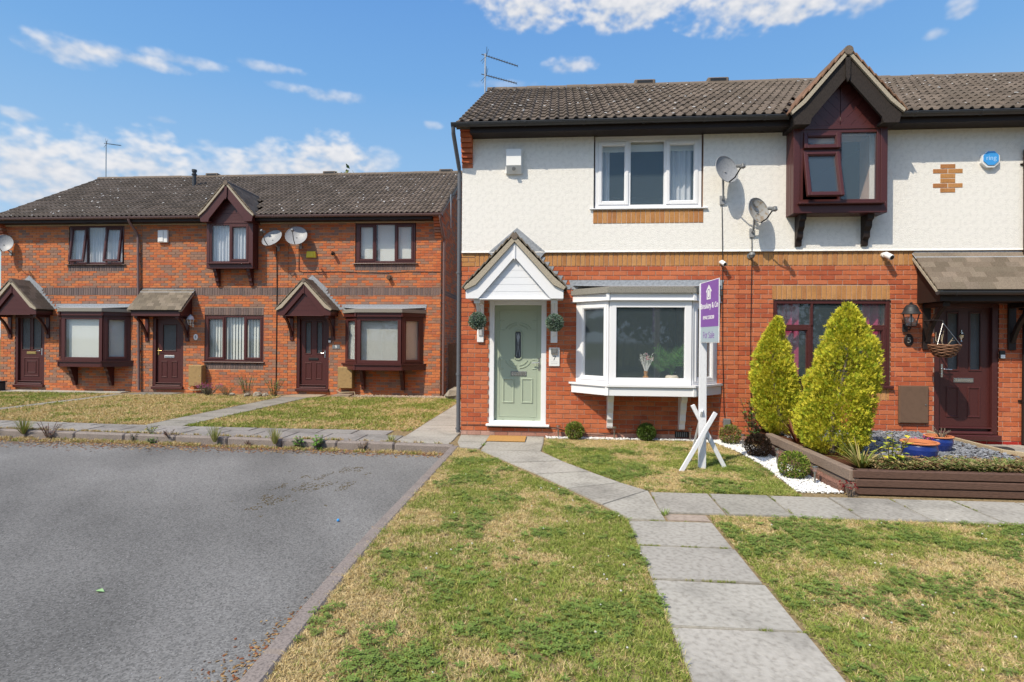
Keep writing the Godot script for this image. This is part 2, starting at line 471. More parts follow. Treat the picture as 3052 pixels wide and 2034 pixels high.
# bricks of zone r, less the rectangles in no; the first whole ones in view become parts of wall, the rest one joined mesh
func lay_bricks(wall: Node3D, zones: Array, budget: int, prefer: Callable) -> void:
	var whole := []
	var rest := MB.new()
	for zn in zones:
		var r: Rect2 = zn.r
		var standing: bool = zn.get("soldier", false)
		var bw := 0.065 if standing else 0.215
		var bh := 0.215 if standing else 0.065
		var row := 0
		var y := r.position.y
		while y < r.end.y - 0.02:
			var x := r.position.x - (0.1125 if (row % 2 == 1 and not standing) else 0.0)
			while x < r.end.x - 0.015:
				var b := Rect2(x + 0.005, y + 0.005, bw, bh)
				var inside := b.intersection(Rect2(r.position, r.size))
				if inside.size.x > 0.018 and inside.size.y > 0.018:
					var k := R.randi() % 6
					if zn.get("runs", false):
						k = [0, 0, 1, 4, 4, 5, 2, 2, 3][R.randi() % 9]
					var left := cut(inside, zn.get("no", []))
					var kind: String = zn.kind
					if left.size() == 1 and left[0].size.is_equal_approx(Vector2(bw, bh)):
						whole.append([prefer.call(b.get_center()), b, kind, k, standing])
					else:
						for q in left:
							rest.col = brick_tones[kind][k]
							rest.box(V(q.position.x, q.position.y, -0.03), V(q.end.x, q.end.y, R.randf_range(-0.0015, 0.001)), 0.003)
				x += bw + 0.01
			y += bh + 0.01
			row += 1
	whole.sort_custom(func(a, b): return a[0] > b[0])
	for i in whole.size():
		var w: Array = whole[i]
		var m: Vector2 = w[1].get_center()
		var z := R.randf_range(-0.002, 0.0012)
		if i < budget:
			inst(wall, "brick", brick_mesh(w[2], w[3], w[4]), M.brick, Transform3D(Basis(), V(-m.x if MIR else m.x, m.y, z)))
		else:
			rest.col = brick_tones[w[2]][w[3]]
			rest.box(V(w[1].position.x, w[1].position.y, -0.03), V(w[1].end.x, w[1].end.y, z), 0.003)
	if rest.v.size():
		part(wall, "brickwork", rest, M.brick).set_meta("kind", "stuff")

# a wall sheet with openings: front at zf, back at zb
func wall_sheet(mb: MB, r: Rect2, holes: Array, zf: float, zb: float) -> void:
	var xs := [r.position.x, r.end.x]
	var ys := [r.position.y, r.end.y]
	for h in holes:
		for x in [h.position.x, h.end.x]:
			if x > r.position.x and x < r.end.x and not xs.has(x): xs.append(x)
		for y in [h.position.y, h.end.y]:
			if y > r.position.y and y < r.end.y and not ys.has(y): ys.append(y)
	xs.sort(); ys.sort()
	for i in xs.size() - 1:
		for j in ys.size() - 1:
			var m := Vector2((xs[i] + xs[i + 1]) * 0.5, (ys[j] + ys[j + 1]) * 0.5)
			if holes.any(func(h): return h.has_point(m)):
				continue
			mb.quado(V(xs[i], ys[j], zf), V(xs[i + 1], ys[j], zf), V(xs[i + 1], ys[j + 1], zf), V(xs[i], ys[j + 1], zf), V(0, 0, 1))
			mb.quado(V(xs[i], ys[j], zb), V(xs[i + 1], ys[j], zb), V(xs[i + 1], ys[j + 1], zb), V(xs[i], ys[j + 1], zb), V(0, 0, -1))
	for h in holes:
		var e: Rect2 = h.intersection(r)
		if e.size.x <= 0.0 or e.size.y <= 0.0:
			continue
		for q in [[e.position.x, e.position.y, e.end.x, e.position.y, V(0, 1, 0)], [e.position.x, e.end.y, e.end.x, e.end.y, V(0, -1, 0)], [e.position.x, e.position.y, e.position.x, e.end.y, V(1, 0, 0)], [e.end.x, e.position.y, e.end.x, e.end.y, V(-1, 0, 0)]]:
			mb.quado(V(q[0], q[1], zf), V(q[2], q[3], zf), V(q[2], q[3], zb), V(q[0], q[1], zb), q[4])
	var c := [[r.position.x, r.position.y, r.end.x, r.position.y, V(0, -1, 0)], [r.position.x, r.end.y, r.end.x, r.end.y, V(0, 1, 0)], [r.position.x, r.position.y, r.position.x, r.end.y, V(-1, 0, 0)], [r.end.x, r.position.y, r.end.x, r.end.y, V(1, 0, 0)]]
	for q in c:
		mb.quado(V(q[0], q[1], zf), V(q[2], q[3], zf), V(q[2], q[3], zb), V(q[0], q[1], zb), q[4])

# ------------------------------------------------------------------ roofs
const EAVE := Vector2(0.33, 5.02)    # z, y of the lower tile edge
const RIDGE := Vector2(-3.6, 7.3)
var tile_meshes := {}

# a concrete tile with two rolls: x across, z down the slope, y out of it; origin at its lower middle
func tile_mesh(tone: int) -> ArrayMesh:
	if not tile_meshes.has(tone):
		var mb := MB.new()
		var g: float = [1.0, 0.88, 1.1, 0.8, 0.95, 1.16][tone]
		mb.col = Color(0.165 * g, 0.135 * g, 0.11 * g)
		var prof := []
		for k in 2:
			var o := -0.15 + 0.15 * k
			for q in [[0.0, 0.0], [0.055, 0.0], [0.066, 0.01], [0.08, 0.026], [0.1, 0.034], [0.12, 0.026], [0.134, 0.01], [0.143, 0.0]]:
				prof.append(Vector2(o + q[0], q[1]))
		prof.append(Vector2(0.15, 0.0))
		var L := 0.37
		for i in prof.size() - 1:
			var p: Vector2 = prof[i]
			var q: Vector2 = prof[i + 1]
			var np := Vector3(-(q.y - p.y), q.x - p.x, 0).normalized()
			mb.quado(V(p.x, p.y + 0.026, 0), V(q.x, q.y + 0.026, 0), V(q.x, q.y + 0.004, -L), V(p.x, p.y + 0.004, -L), np)
			mb.quado(V(p.x, p.y + 0.008, 0.0), V(q.x, q.y + 0.008, 0.0), V(q.x, q.y + 0.026, 0), V(p.x, p.y + 0.026, 0), V(0, 0, 1))
		for s in [-1, 1]:
			mb.quado(V(0.15 * s, 0.004, 0), V(0.15 * s, 0.026, 0), V(0.15 * s, 0.004, -L), V(0.15 * s, -0.016, -L), V(s, 0, 0))
		tile_meshes[tone] = mb.mesh()
	return tile_meshes[tone]

func small_tile(tone: int, w: float, l: float, warm: float) -> ArrayMesh:
	var key := [tone, w, l, warm]
	if not tile_meshes.has(key):
		var mb := MB.new()
		var g: float = [1.0, 0.88, 1.12, 0.8, 0.94, 1.2][tone]
		mb.col = Color(0.22 * g, 0.185 * g, 0.145 * g).lerp(Color(0.3 * g, 0.16 * g, 0.1 * g), warm)
		mb.xf = Transform3D(Basis(Vector3(1, 0, 0), 0.13), V0)
		mb.box(V(-w * 0.5 + 0.0005, 0.006, -l * 1.2), V(w * 0.5 - 0.0005, 0.026, 0.0), 0.003)
		tile_meshes[key] = mb.mesh()
	return tile_meshes[key]

# flat tiles on a slope: from p (lower left corner seen from outside) along a, up b
func tile_slope(parent: Node3D, p: Vector3, a: Vector3, b: Vector3, w: float, l: float, warm: float, keep = null) -> void:
	var nx := maxi(1, roundi(a.length() / w))
	var ny := maxi(1, roundi(b.length() / l))
	var X := a.normalized()
	var Z := -b.normalized()
	var Y := Z.cross(X)
	for j in ny:
		for i in nx + (j % 2):
			var u := (i + 0.5 - 0.5 * (j % 2)) / nx
			var sx := 1.0
			if j % 2 == 1 and i == 0:
				u = 0.25 / nx; sx = 0.5
			elif j % 2 == 1 and i == nx:
				u = 1.0 - 0.25 / nx; sx = 0.5
			var at := p + a * u + b * (float(j) / ny)
			if keep != null and not keep.call(at):
				continue
			var t := Transform3D(Basis(X * sx * (a.length() / nx / w), Y, Z), at)
			if MIR:
				t = Transform3D(Basis(V(X.x, -X.y, -X.z) * sx * (a.length() / nx / w), V(-Y.x, Y.y, Y.z), V(-Z.x, Z.y, Z.z)), V(-at.x, at.y, at.z))
			inst(parent, "tile", small_tile(R.randi() % 6, w, l, warm), M.tile, t)

func lower_roof(z: float) -> float:
	return EAVE.y + (EAVE.x - z) * (RIDGE.y - EAVE.y) / (EAVE.x - RIDGE.x)

# tiled roof over x0..x1; tiles of the front slope are parts
func main_roof(h: Node3D, x0: float, x1: float, lend: bool, rend: bool, gap: Array) -> Node3D:
	var roof := node(h, "roof")
	var deck := MB.new()
	var dy := 0.02
	deck.extrude(PackedVector2Array([Vector2(EAVE.x - 0.04, EAVE.y - 0.02 - dy), Vector2(RIDGE.x, RIDGE.y - dy), Vector2(2 * RIDGE.x - EAVE.x, EAVE.y - dy), Vector2(2 * RIDGE.x - EAVE.x, EAVE.y - 0.09), Vector2(RIDGE.x, RIDGE.y - 0.09), Vector2(EAVE.x - 0.04, EAVE.y - 0.09)]), -x1, -x0)
	# drawn with z along x: turn it so that x becomes z
	for i in deck.v.size():
		var p := deck.v[i]; deck.v[i] = V(-p.z, p.y, p.x)
		p = deck.n[i]; deck.n[i] = V(-p.z, p.y, p.x)
	part(roof, "roof_deck", deck, M.ridge)
	var L := Vector2(EAVE.x - RIDGE.x, RIDGE.y - EAVE.y)
	var rows := 14
	var cols := ceili((x1 - x0) / 0.3)
	var w := (x1 - x0) / cols
	var pitch := atan2(L.y, L.x)
	var B := Basis(Vector3(1, 0, 0), pitch)
	for j in rows:
		var t := float(j) / rows
		for i in cols:
			var x := x0 + (i + 0.5) * w
			var at := V(x, lerpf(EAVE.y, RIDGE.y, t), lerpf(EAVE.x, RIDGE.x, t))
			if gap.size() and absf(x - gap[0]) < gap[1] - 0.12 - maxf(0.0, (EAVE.x - at.z) * gap[2]):
				continue
			if MIR:
				at.x = -at.x
			var bb := B * Basis(Vector3(0, 1, 0), R.randf_range(-0.006, 0.006)) * Basis.from_scale(V(w / 0.3, 1, 1))
			inst(roof, "tile", tile_mesh(R.randi() % 6), M.tile, Transform3D(bb, at + V(0, R.randf_range(-0.002, 0.003), 0)))
	# pale lichen and droppings on the tiles
	var sp := MB.new()
	for i in 70:
		var t := R.randf()
		var x := R.randf_range(x0 + 0.05, x1 - 0.05)
		if gap.size() and absf(x - gap[0]) < gap[1] + 0.05:
			continue
		var at := V(x, lerpf(EAVE.y, RIDGE.y, t) + 0.052, lerpf(EAVE.x, RIDGE.x, t) + 0.02)
		var s := R.randf_range(0.012, 0.035)
		sp.obox(at, V(s, 0.006, s * R.randf_range(0.6, 2.0)), B * Basis(Vector3.UP, R.randf() * TAU), 0.002)
	part(roof, "lichen", sp, M.pane_white).set_meta("kind", "stuff")
	var back := MB.new()
	back.col = Color(0.15, 0.125, 0.105)
	back.quado(V(x0, RIDGE.y, RIDGE.x), V(x1, RIDGE.y, RIDGE.x), V(x1, EAVE.y, 2 * RIDGE.x - EAVE.x), V(x0, EAVE.y, 2 * RIDGE.x - EAVE.x), V(0, 1, -1))
	part(roof, "rear_slope", back, M.tile)
	# half round ridge tiles
	var rm := MB.new()
	for k in 8:
		var a := PI * k / 8.0 * 1.1 - 0.16
		var b := PI * (k + 1) / 8.0 * 1.1 - 0.16
		rm.trin(V(0.003, sin(a) * 0.1, cos(a) * 0.13), V(0.447, sin(a) * 0.1, cos(a) * 0.13), V(0.447, sin(b) * 0.1, cos(b) * 0.13), V(0, sin(a), cos(a)), V(0, sin(a), cos(a)), V(0, sin(b), cos(b)))
		rm.trin(V(0.003, sin(a) * 0.1, cos(a) * 0.13), V(0.447, sin(b) * 0.1, cos(b) * 0.13), V(0.003, sin(b) * 0.1, cos(b) * 0.13), V(0, sin(a), cos(a)), V(0, sin(b), cos(b)), V(0, sin(b), cos(b)))
	var rmesh := rm.mesh()
	var nr := roundi((x1 - x0) / 0.45)
	var rw := (x1 - x0) / nr
	for i in nr:
		var x := x0 + i * rw
		inst(roof, "ridge_tile", rmesh, M.ridge, Transform3D(Basis(Vector3(0, 0, 1), R.randf_range(-0.008, 0.008)).scaled_local(V(rw / 0.45, 1, 1)), V(-x - rw if MIR else x, RIDGE.y - 0.035 + R.randf_range(-0.006, 0.006), RIDGE.x)))
	# mortar and boards at open gables
	var eb := MB.new()
	for s in [[lend, x0], [rend, x1]]:
		if s[0]:
			var x: float = s[1]
			var sg := -1.0 if x == x0 else 1.0
			eb.bar(V(x - sg * 0.03, EAVE.y - 0.05, EAVE.x), V(x - sg * 0.03, RIDGE.y - 0.05, RIDGE.x), 0.05, 0.07, 0.0, Vector3(1, 0, 0))
	if eb.v.size():
		part(roof, "verge_mortar", eb, M.undercloak)
	return roof

func gutter(h: Node3D, x0: float, x1: float, mat_: Material, y: float, z: float, r := 0.056, called := "gutter") -> void:
	var mb := MB.new()
	var k := 10
	for q in [[r, 1.0], [r - 0.005, -1.0]]:
		for i in k:
			var a := PI + PI * i / k
			var b := PI + PI * (i + 1) / k
			var rr: float = q[0]
			var P := [V(x0, y + sin(a) * rr, z + cos(a) * rr), V(x1, y + sin(a) * rr, z + cos(a) * rr), V(x1, y + sin(b) * rr, z + cos(b) * rr), V(x0, y + sin(b) * rr, z + cos(b) * rr)]
			var na: Vector3 = V(0, sin(a), cos(a)) * q[1]
			var nb: Vector3 = V(0, sin(b), cos(b)) * q[1]
			if q[1] > 0:
				mb.trin(P[0], P[1], P[2], na, na, nb); mb.trin(P[0], P[2], P[3], na, nb, nb)
			else:
				mb.trin(P[0], P[2], P[1], na, nb, na); mb.trin(P[0], P[3], P[2], na, nb, nb)
	mb.box(V(x0, y - 0.006, z + r - 0.006), V(x1, y + 0.006, z + r + 0.004), 0.002)
	for e in [x0, x1]:
		for i in k:
			mb.trio(V(e, y, z), V(e, y + sin(PI + PI * i / k) * r, z + cos(PI + PI * i / k) * r), V(e, y + sin(PI + PI * (i + 1) / k) * r, z + cos(PI + PI * (i + 1) / k) * r), V(1 if e == x1 else -1, 0, 0))
	var g := part(h, called, mb, mat_)
	var x := x0 + 0.25
	while x < x1:
		var cl := MB.new()
		for i in k:
			var a := PI + PI * i / k * 1.0
			var b := PI + PI * (i + 1) / k
			cl.bar(V(x, y + sin(a) * (r + 0.004), z + cos(a) * (r + 0.004)), V(x, y + sin(b) * (r + 0.004), z + cos(b) * (r + 0.004)), 0.006, 0.03, 0.0, Vector3(1, 0, 0))
		part(g, "clip", cl, mat_)
		x += 0.92

func downpipe(h: Node3D, pts: Array, r: float, mat_: Material, clips: Array) -> void:
	var mb := MB.new()
	mb.tube(pts, r, 10)
	var p := part(h, "downpipe", mb, mat_)
	for c in clips:
		var cb := MB.new()
		var q: Vector3 = pts[-1]
		for i in range(1, pts.size()):
			if pts[i].y <= c and pts[i - 1].y >= c:
				q = pts[i - 1].lerp(pts[i], (pts[i - 1].y - c) / maxf(0.001, pts[i - 1].y - pts[i].y))
		cb.tube([V(q.x, c - 0.02, q.z), V(q.x, c + 0.02, q.z)], r + 0.006, 10)
		cb.box(V(q.x - r - 0.02, c - 0.014, q.z - r - 0.02), V(q.x + r + 0.02, c + 0.014, q.z - r + 0.004))
		part(p, "clip", cb, mat_)

# ------------------------------------------------------------------ windows and doors
# a frame with lights, u 0..w, v 0..hh, outer face at z = 0 of xf. lights: [u0, u1, v0, v1, sash?, open angle]
func lights(p: Node3D, xf: Transform3D, w: float, hh: float, mt: Material, ls: Array, fw := 0.055) -> void:
	var f := MB.new()
	f.xf = xf
	f.box(V(0, 0, -0.07), V(fw, hh, 0), 0.004)
	f.box(V(w - fw, 0, -0.07), V(w, hh, 0), 0.004)
	f.box(V(fw - 0.002, 0, -0.068), V(w - fw + 0.002, fw, -0.002), 0.004)
	f.box(V(fw - 0.002, hh - fw, -0.068), V(w - fw + 0.002, hh, -0.002), 0.004)
	for l in ls:
		if l[1] < w - 0.08:
			f.box(V(l[1] - 0.002, l[2] - 0.03, -0.066), V(l[1] + 0.034, l[3] + 0.03, -0.004), 0.004)
		if l[3] < hh - 0.08:
			f.box(V(l[0] - 0.02, l[3] - 0.002, -0.064), V(l[1] + 0.02, l[3] + 0.034, -0.006), 0.004)
	part(p, "frame", f, mt)
	for l in ls:
		var keep: Transform3D = xf
		if l.size() > 5:
			# top hung, pushed out at the foot
			keep = xf * Transform3D(Basis(Vector3(1, 0, 0), -deg_to_rad(l[5])), V(0, l[3], 0)) * Transform3D(Basis(), V(0, -l[3], 0))
		if l[4]:
			var s := MB.new()
			s.xf = keep
			var t := 0.052
			for pass_ in [[0.0, t, 0.012, 0.005], [t - 0.002, t + 0.012, 0.002, 0.004]]:
				var a: float = pass_[0]
				var b: float = pass_[1]
				var z: float = pass_[2]
				var ch: float = pass_[3]
				s.box(V(l[0] + a, l[2] + a, -0.05), V(l[0] + b, l[3] - a, z), ch)
				s.box(V(l[1] - b, l[2] + a, -0.05), V(l[1] - a, l[3] - a, z), ch)
				s.box(V(l[0] + b - 0.001, l[2] + a, -0.049), V(l[1] - b + 0.001, l[2] + b, z - 0.001), ch)
				s.box(V(l[0] + b - 0.001, l[3] - b, -0.049), V(l[1] - b + 0.001, l[3] - a, z - 0.001), ch)
			part(p, "sash", s, mt)
		# a pane is one sheet of glass
		var sheet := MB.new()
		sheet.xf = keep
		var i := 0.058 if l[4] else -0.004
		for zz in [-0.022, -0.042]:
			sheet.quad(V(l[0] + i, l[2] + i, zz), V(l[1] - i, l[2] + i, zz), V(l[1] - i, l[3] - i, zz), V(l[0] + i, l[3] - i, zz))
		part(p, "pane", sheet, M.glass)

func sill(p: Node3D, x0: float, x1: float, y: float, z0: float, z1: float, mt: Material, t := 0.03) -> void:
	var s := MB.new()
	s.extrude(PackedVector2Array([Vector2(z0, y), Vector2(z1, y - 0.012), Vector2(z1 + 0.004, y - 0.02), Vector2(z1, y - t), Vector2(z1 - 0.012, y - t), Vector2(z1 - 0.014, y - t * 0.6), Vector2(z0, y - t * 0.6)]), x0, x1)
	for i in s.v.size():
		var q := s.v[i]; s.v[i] = V(q.z, q.y, q.x)
		q = s.n[i]; s.n[i] = V(q.z, q.y, q.x)
	for i in range(0, s.v.size(), 3):
		var t1 := s.v[i + 1]; s.v[i + 1] = s.v[i + 2]; s.v[i + 2] = t1
		t1 = s.n[i + 1]; s.n[i + 1] = s.n[i + 2]; s.n[i + 2] = t1
	part(p, "sill", s, mt)

# a three light casement in a wall opening
func casement(h: Node3D, r: Rect2, z: float, mt: Material, fr: Array, sashes: Array, opens := 0.0) -> Node3D:
	var p := node(h, "window")
	var ls := []
	var w := r.size.x
	var a := 0.055
	for i in fr.size():
		var b: float = w - 0.055 if i == fr.size() - 1 else fr[i] * w
		var l := [a, b, 0.055, r.size.y - 0.055, sashes[i]]
		if opens > 0.0 and sashes[i]:
			l.append(opens)
		ls.append(l)
		a = b + 0.032
	lights(p, Transform3D(Basis(), V(r.position.x, r.position.y, z)), w, r.size.y, mt, ls)
	return p

func pleats(p: Node3D, called: String, x0: float, x1: float, y0: float, y1: float, z: float, m: Material, wave := 0.09, amp := 0.018) -> void:
	var mb := MB.new()
	var k := maxi(6, int((x1 - x0) / wave * 8))
	var pr := Vector2.ZERO
	for i in k + 1:
		var x := lerpf(x0, x1, float(i) / k)
		var q := Vector2(x, z + sin(x / wave * TAU) * amp + sin(x * 23.0) * amp * 0.5)
		if i > 0:
			var t := q - pr
			mb.quado(V(pr.x, y0, pr.y), V(q.x, y0, q.y), V(q.x, y1, q.y), V(pr.x, y1, pr.y), V(-t.y, 0, t.x))
		pr = q
	part(p, called, mb, m)

func vertical_blind(p: Node3D, x0: float, x1: float, y0: float, y1: float, z: float, step := 0.089) -> void:
	var x := x0
	while x < x1:
		var mb := MB.new()
		mb.obox(V(x, (y0 + y1) * 0.5, z), V(0.087, y1 - y0, 0.002), Basis(Vector3(0, 1, 0), 0.35 + R.randf_range(-0.06, 0.06)))
		part(p, "blind_slat", mb, M.blind)
		x += step

func panel(mb: MB, x0: float, y0: float, x1: float, y1: float, z: float, t := 0.03) -> void:
	# raised field inside a sunk moulding
	mb.box(V(x0, y0, z - 0.02), V(x0 + t, y1, z + 0.012), 0.008)
	mb.box(V(x1 - t, y0, z - 0.02), V(x1, y1, z + 0.012), 0.008)
	mb.box(V(x0 + t * 0.5, y0 + 0.001, z - 0.02), V(x1 - t * 0.5, y0 + t, z + 0.011), 0.008)
	mb.box(V(x0 + t * 0.5, y1 - t, z - 0.02), V(x1 - t * 0.5, y1 - 0.001, z + 0.011), 0.008)

func door_frame(p: Node3D, x0: float, x1: float, y0: float, y1: float, z: float, mt: Material, fw := 0.075) -> void:
	var f := MB.new()
	f.box(V(x0, y0, z - 0.1), V(x0 + fw, y1, z), 0.005)
	f.box(V(x1 - fw, y0, z - 0.1), V(x1, y1, z), 0.005)
	f.box(V(x0 + fw - 0.002, y1 - fw, z - 0.098), V(x1 - fw + 0.002, y1, z - 0.002), 0.005)
	f.box(V(x0 + fw - 0.002, y0, z - 0.098), V(x1 - fw + 0.002, y0 + 0.045, z - 0.002), 0.005)
	part(p, "frame", f, mt)

func letter_plate(p: Node3D, x: float, y: float, z: float, w: float, hh: float, m: Material, m2: Material) -> void:
	var a := MB.new()
	a.box(V(x - w * 0.5, y - hh * 0.5, z), V(x + w * 0.5, y + hh * 0.5, z + 0.01), 0.004)
	var l := part(p, "letter_plate", a, m2)
	var b := MB.new()
	b.box(V(x - w * 0.5 + 0.012, y - hh * 0.5 + 0.012, z + 0.01), V(x + w * 0.5 - 0.012, y + hh * 0.5 - 0.012, z + 0.018), 0.004)
	part(l, "flap", b, m)

func lever(p: Node3D, x: float, y: float, z: float, dir: float, m: Material) -> void:
	var a := MB.new()
	a.box(V(x - 0.016, y - 0.13, z), V(x + 0.016, y + 0.08, z + 0.01), 0.004)
	a.tube([V(x, y, z), V(x, y, z + 0.05), V(x + dir * 0.02, y, z + 0.056), V(x + dir * 0.12, y - 0.004, z + 0.05)], 0.009, 8)
	a.tube([V(x, y - 0.08, z), V(x, y - 0.08, z + 0.02)], 0.012, 8)
	part(p, "handle", a, m)

# ------------------------------------------------------------------ porch, bay, oriel, canopy
func pv(a: Array) -> PackedVector2Array:
	var p := PackedVector2Array()
	for q in a:
		p.append(Vector2(q[0], q[1]))
	return p

# gabled porch over the door, centred on cx
func porch(h: Node3D, cx: float, trim: Material, clad: Material, white: bool) -> Node3D:
	var p := node(h, "porch")
	var zf := 0.55
	var deck := MB.new()
	deck.xf = Transform3D(Basis(), V(cx, 0, 0))
	deck.extrude(pv([[0, 3.17], [0.77, 2.36], [0.77, 2.32], [0, 3.1], [-0.77, 2.32], [-0.77, 2.36]]), 0.0, zf - 0.02)
	part(p, "roof_deck", deck, M.darkwood)
	tile_slope(p, V(cx - 0.8, 2.36, 0.0), V(0, 0, zf + 0.03), V(0.8, 0.83, 0), 0.19, 0.125, 0.0)
	tile_slope(p, V(cx + 0.8, 2.36, zf + 0.03), V(0, 0, -zf - 0.03), V(-0.8, 0.83, 0), 0.19, 0.125, 0.0)
	var rt := MB.new()
	rt.tube([V(cx, 3.165, 0.0), V(cx, 3.165, zf + 0.03)], 0.05, 12)
	part(p, "ridge_tile", rt, M.ridge)
	for s in [-1, 1]:
		var u := MB.new()
		u.xf = Transform3D(Basis(), V(cx, 0, 0))
		u.extrude(pv([[0, 3.18], [s * 0.62, 2.53], [s * 0.79, 2.385], [s * 0.76, 2.345], [s * 0.6, 2.42], [0, 3.085]]), zf - 0.04, zf + 0.02)
		part(p, "verge_mortar", u, M.undercloak)
		var b := MB.new()
		b.xf = Transform3D(Basis(), V(cx, 0, 0))
		b.extrude(pv([[s * 0.002, 3.08], [s * 0.6, 2.415], [s * 0.755, 2.345], [s * 0.755, 2.212], [s * 0.56, 2.212], [s * 0.002, 2.85]]), zf - 0.05, zf - 0.018)
		part(p, "bargeboard", b, trim)
		var e := MB.new()
		e.box(V(cx + s * 0.735, 2.212, 0.0), V(cx + s * 0.754, 2.36, zf - 0.052), 0.003)
		part(p, "side_board", e, trim)
	var n := 6 if white else 5
	for i in n:
		var y0 := 2.215 + 0.66 * i / n
		var y1 := 2.215 + 0.66 * (i + 1) / n - 0.004
		var a := 0.64 * (2.87 - y0) / 0.64 + 0.03
		var b := 0.64 * (2.87 - y1) / 0.64 + 0.03
		var m := MB.new()
		m.xf = Transform3D(Basis(), V(cx, 0, 0))
		m.extrude(pv([[-a, y0], [a, y0], [b, y1], [-b, y1]]), zf - 0.088, zf - 0.072)
		m.extrude(pv([[-a, y0 - 0.004], [a, y0 - 0.004], [a, y0 + 0.012], [-a, y0 + 0.012]]), zf - 0.088, zf - 0.08)
		part(p, "cladding_board", m, clad)
	var f := MB.new()
	f.extrude(pv([[cx - 0.014, 3.05], [cx + 0.014, 3.05], [cx + 0.014, 2.83], [cx, 2.805], [cx - 0.014, 2.83]]), zf - 0.018, zf - 0.004)
	part(p, "finial", f, trim)
	var c := MB.new()
	c.box(V(cx - 0.732, 2.214, 0.0), V(cx + 0.732, 2.228, zf - 0.09))
	c.box(V(cx - 0.56, 2.196, zf - 0.095), V(cx + 0.56, 2.213, zf - 0.03), 0.003)
	part(p, "soffit", c, trim)
	for bx in [-0.59, 0.615]:
		gallows(p, cx + bx, 1.53, 2.212, 0.44, trim)
	# lead against the wall
	var lead := MB.new()
	lead.xf = Transform3D(Basis(), V(cx, 0, 0))
	for s in [-1, 1]:
		var xs := func(y): return s * (3.2 - y) / 0.83 * 0.8
		var yt := 2.925
		while yt > 2.4:
			lead.extrude(pv([[xs.call(yt), yt], [xs.call(yt) + s * 0.2, yt], [xs.call(yt - 0.072) + s * 0.1, yt - 0.072], [xs.call(yt - 0.072), yt - 0.072]]), 0.002, 0.007)
			yt -= 0.075
		var z0 := 0.022 if white else 0.003
		lead.extrude(pv([[0, 3.38], [s * 0.45, 2.99], [s * 0.36, 2.88], [0, 3.2]]), z0, z0 + 0.005)
		if white:
			lead.col = Color(0.35, 0.35, 0.35)
			lead.extrude(pv([[0, 3.405], [s * 0.475, 3.0], [s * 0.45, 2.985], [0, 3.375]]), z0, z0 + 0.008)
			lead.col = Color(1, 1, 1)
	part(p, "flashing", lead, M.lead)
	return p

# wall post, arm and curved strut
func gallows(p: Node3D, x: float, y0: float, y1: float, reach: float, m: Material) -> void:
	var b := MB.new()
	b.box(V(x - 0.055, y0, 0.0), V(x + 0.055, y1, 0.035), 0.006)
	b.box(V(x - 0.05, y1 - 0.07, 0.035), V(x + 0.05, y1 - 0.001, reach), 0.006)
	var prev := V0
	for i in 7:
		var t := i / 6.0
		var q := V(x, lerpf(y0 + 0.12, y1 - 0.03, t) + 0.05 * sin(t * PI), lerpf(0.025, reach - 0.02, t * t * 0.4 + t * 0.6))
		if i > 0:
			b.bar(prev, q + (q - prev) * 0.08, 0.06, 0.062, 0.005, Vector3(1, 0, 0))
		prev = q
	part(p, "bracket", b, m)

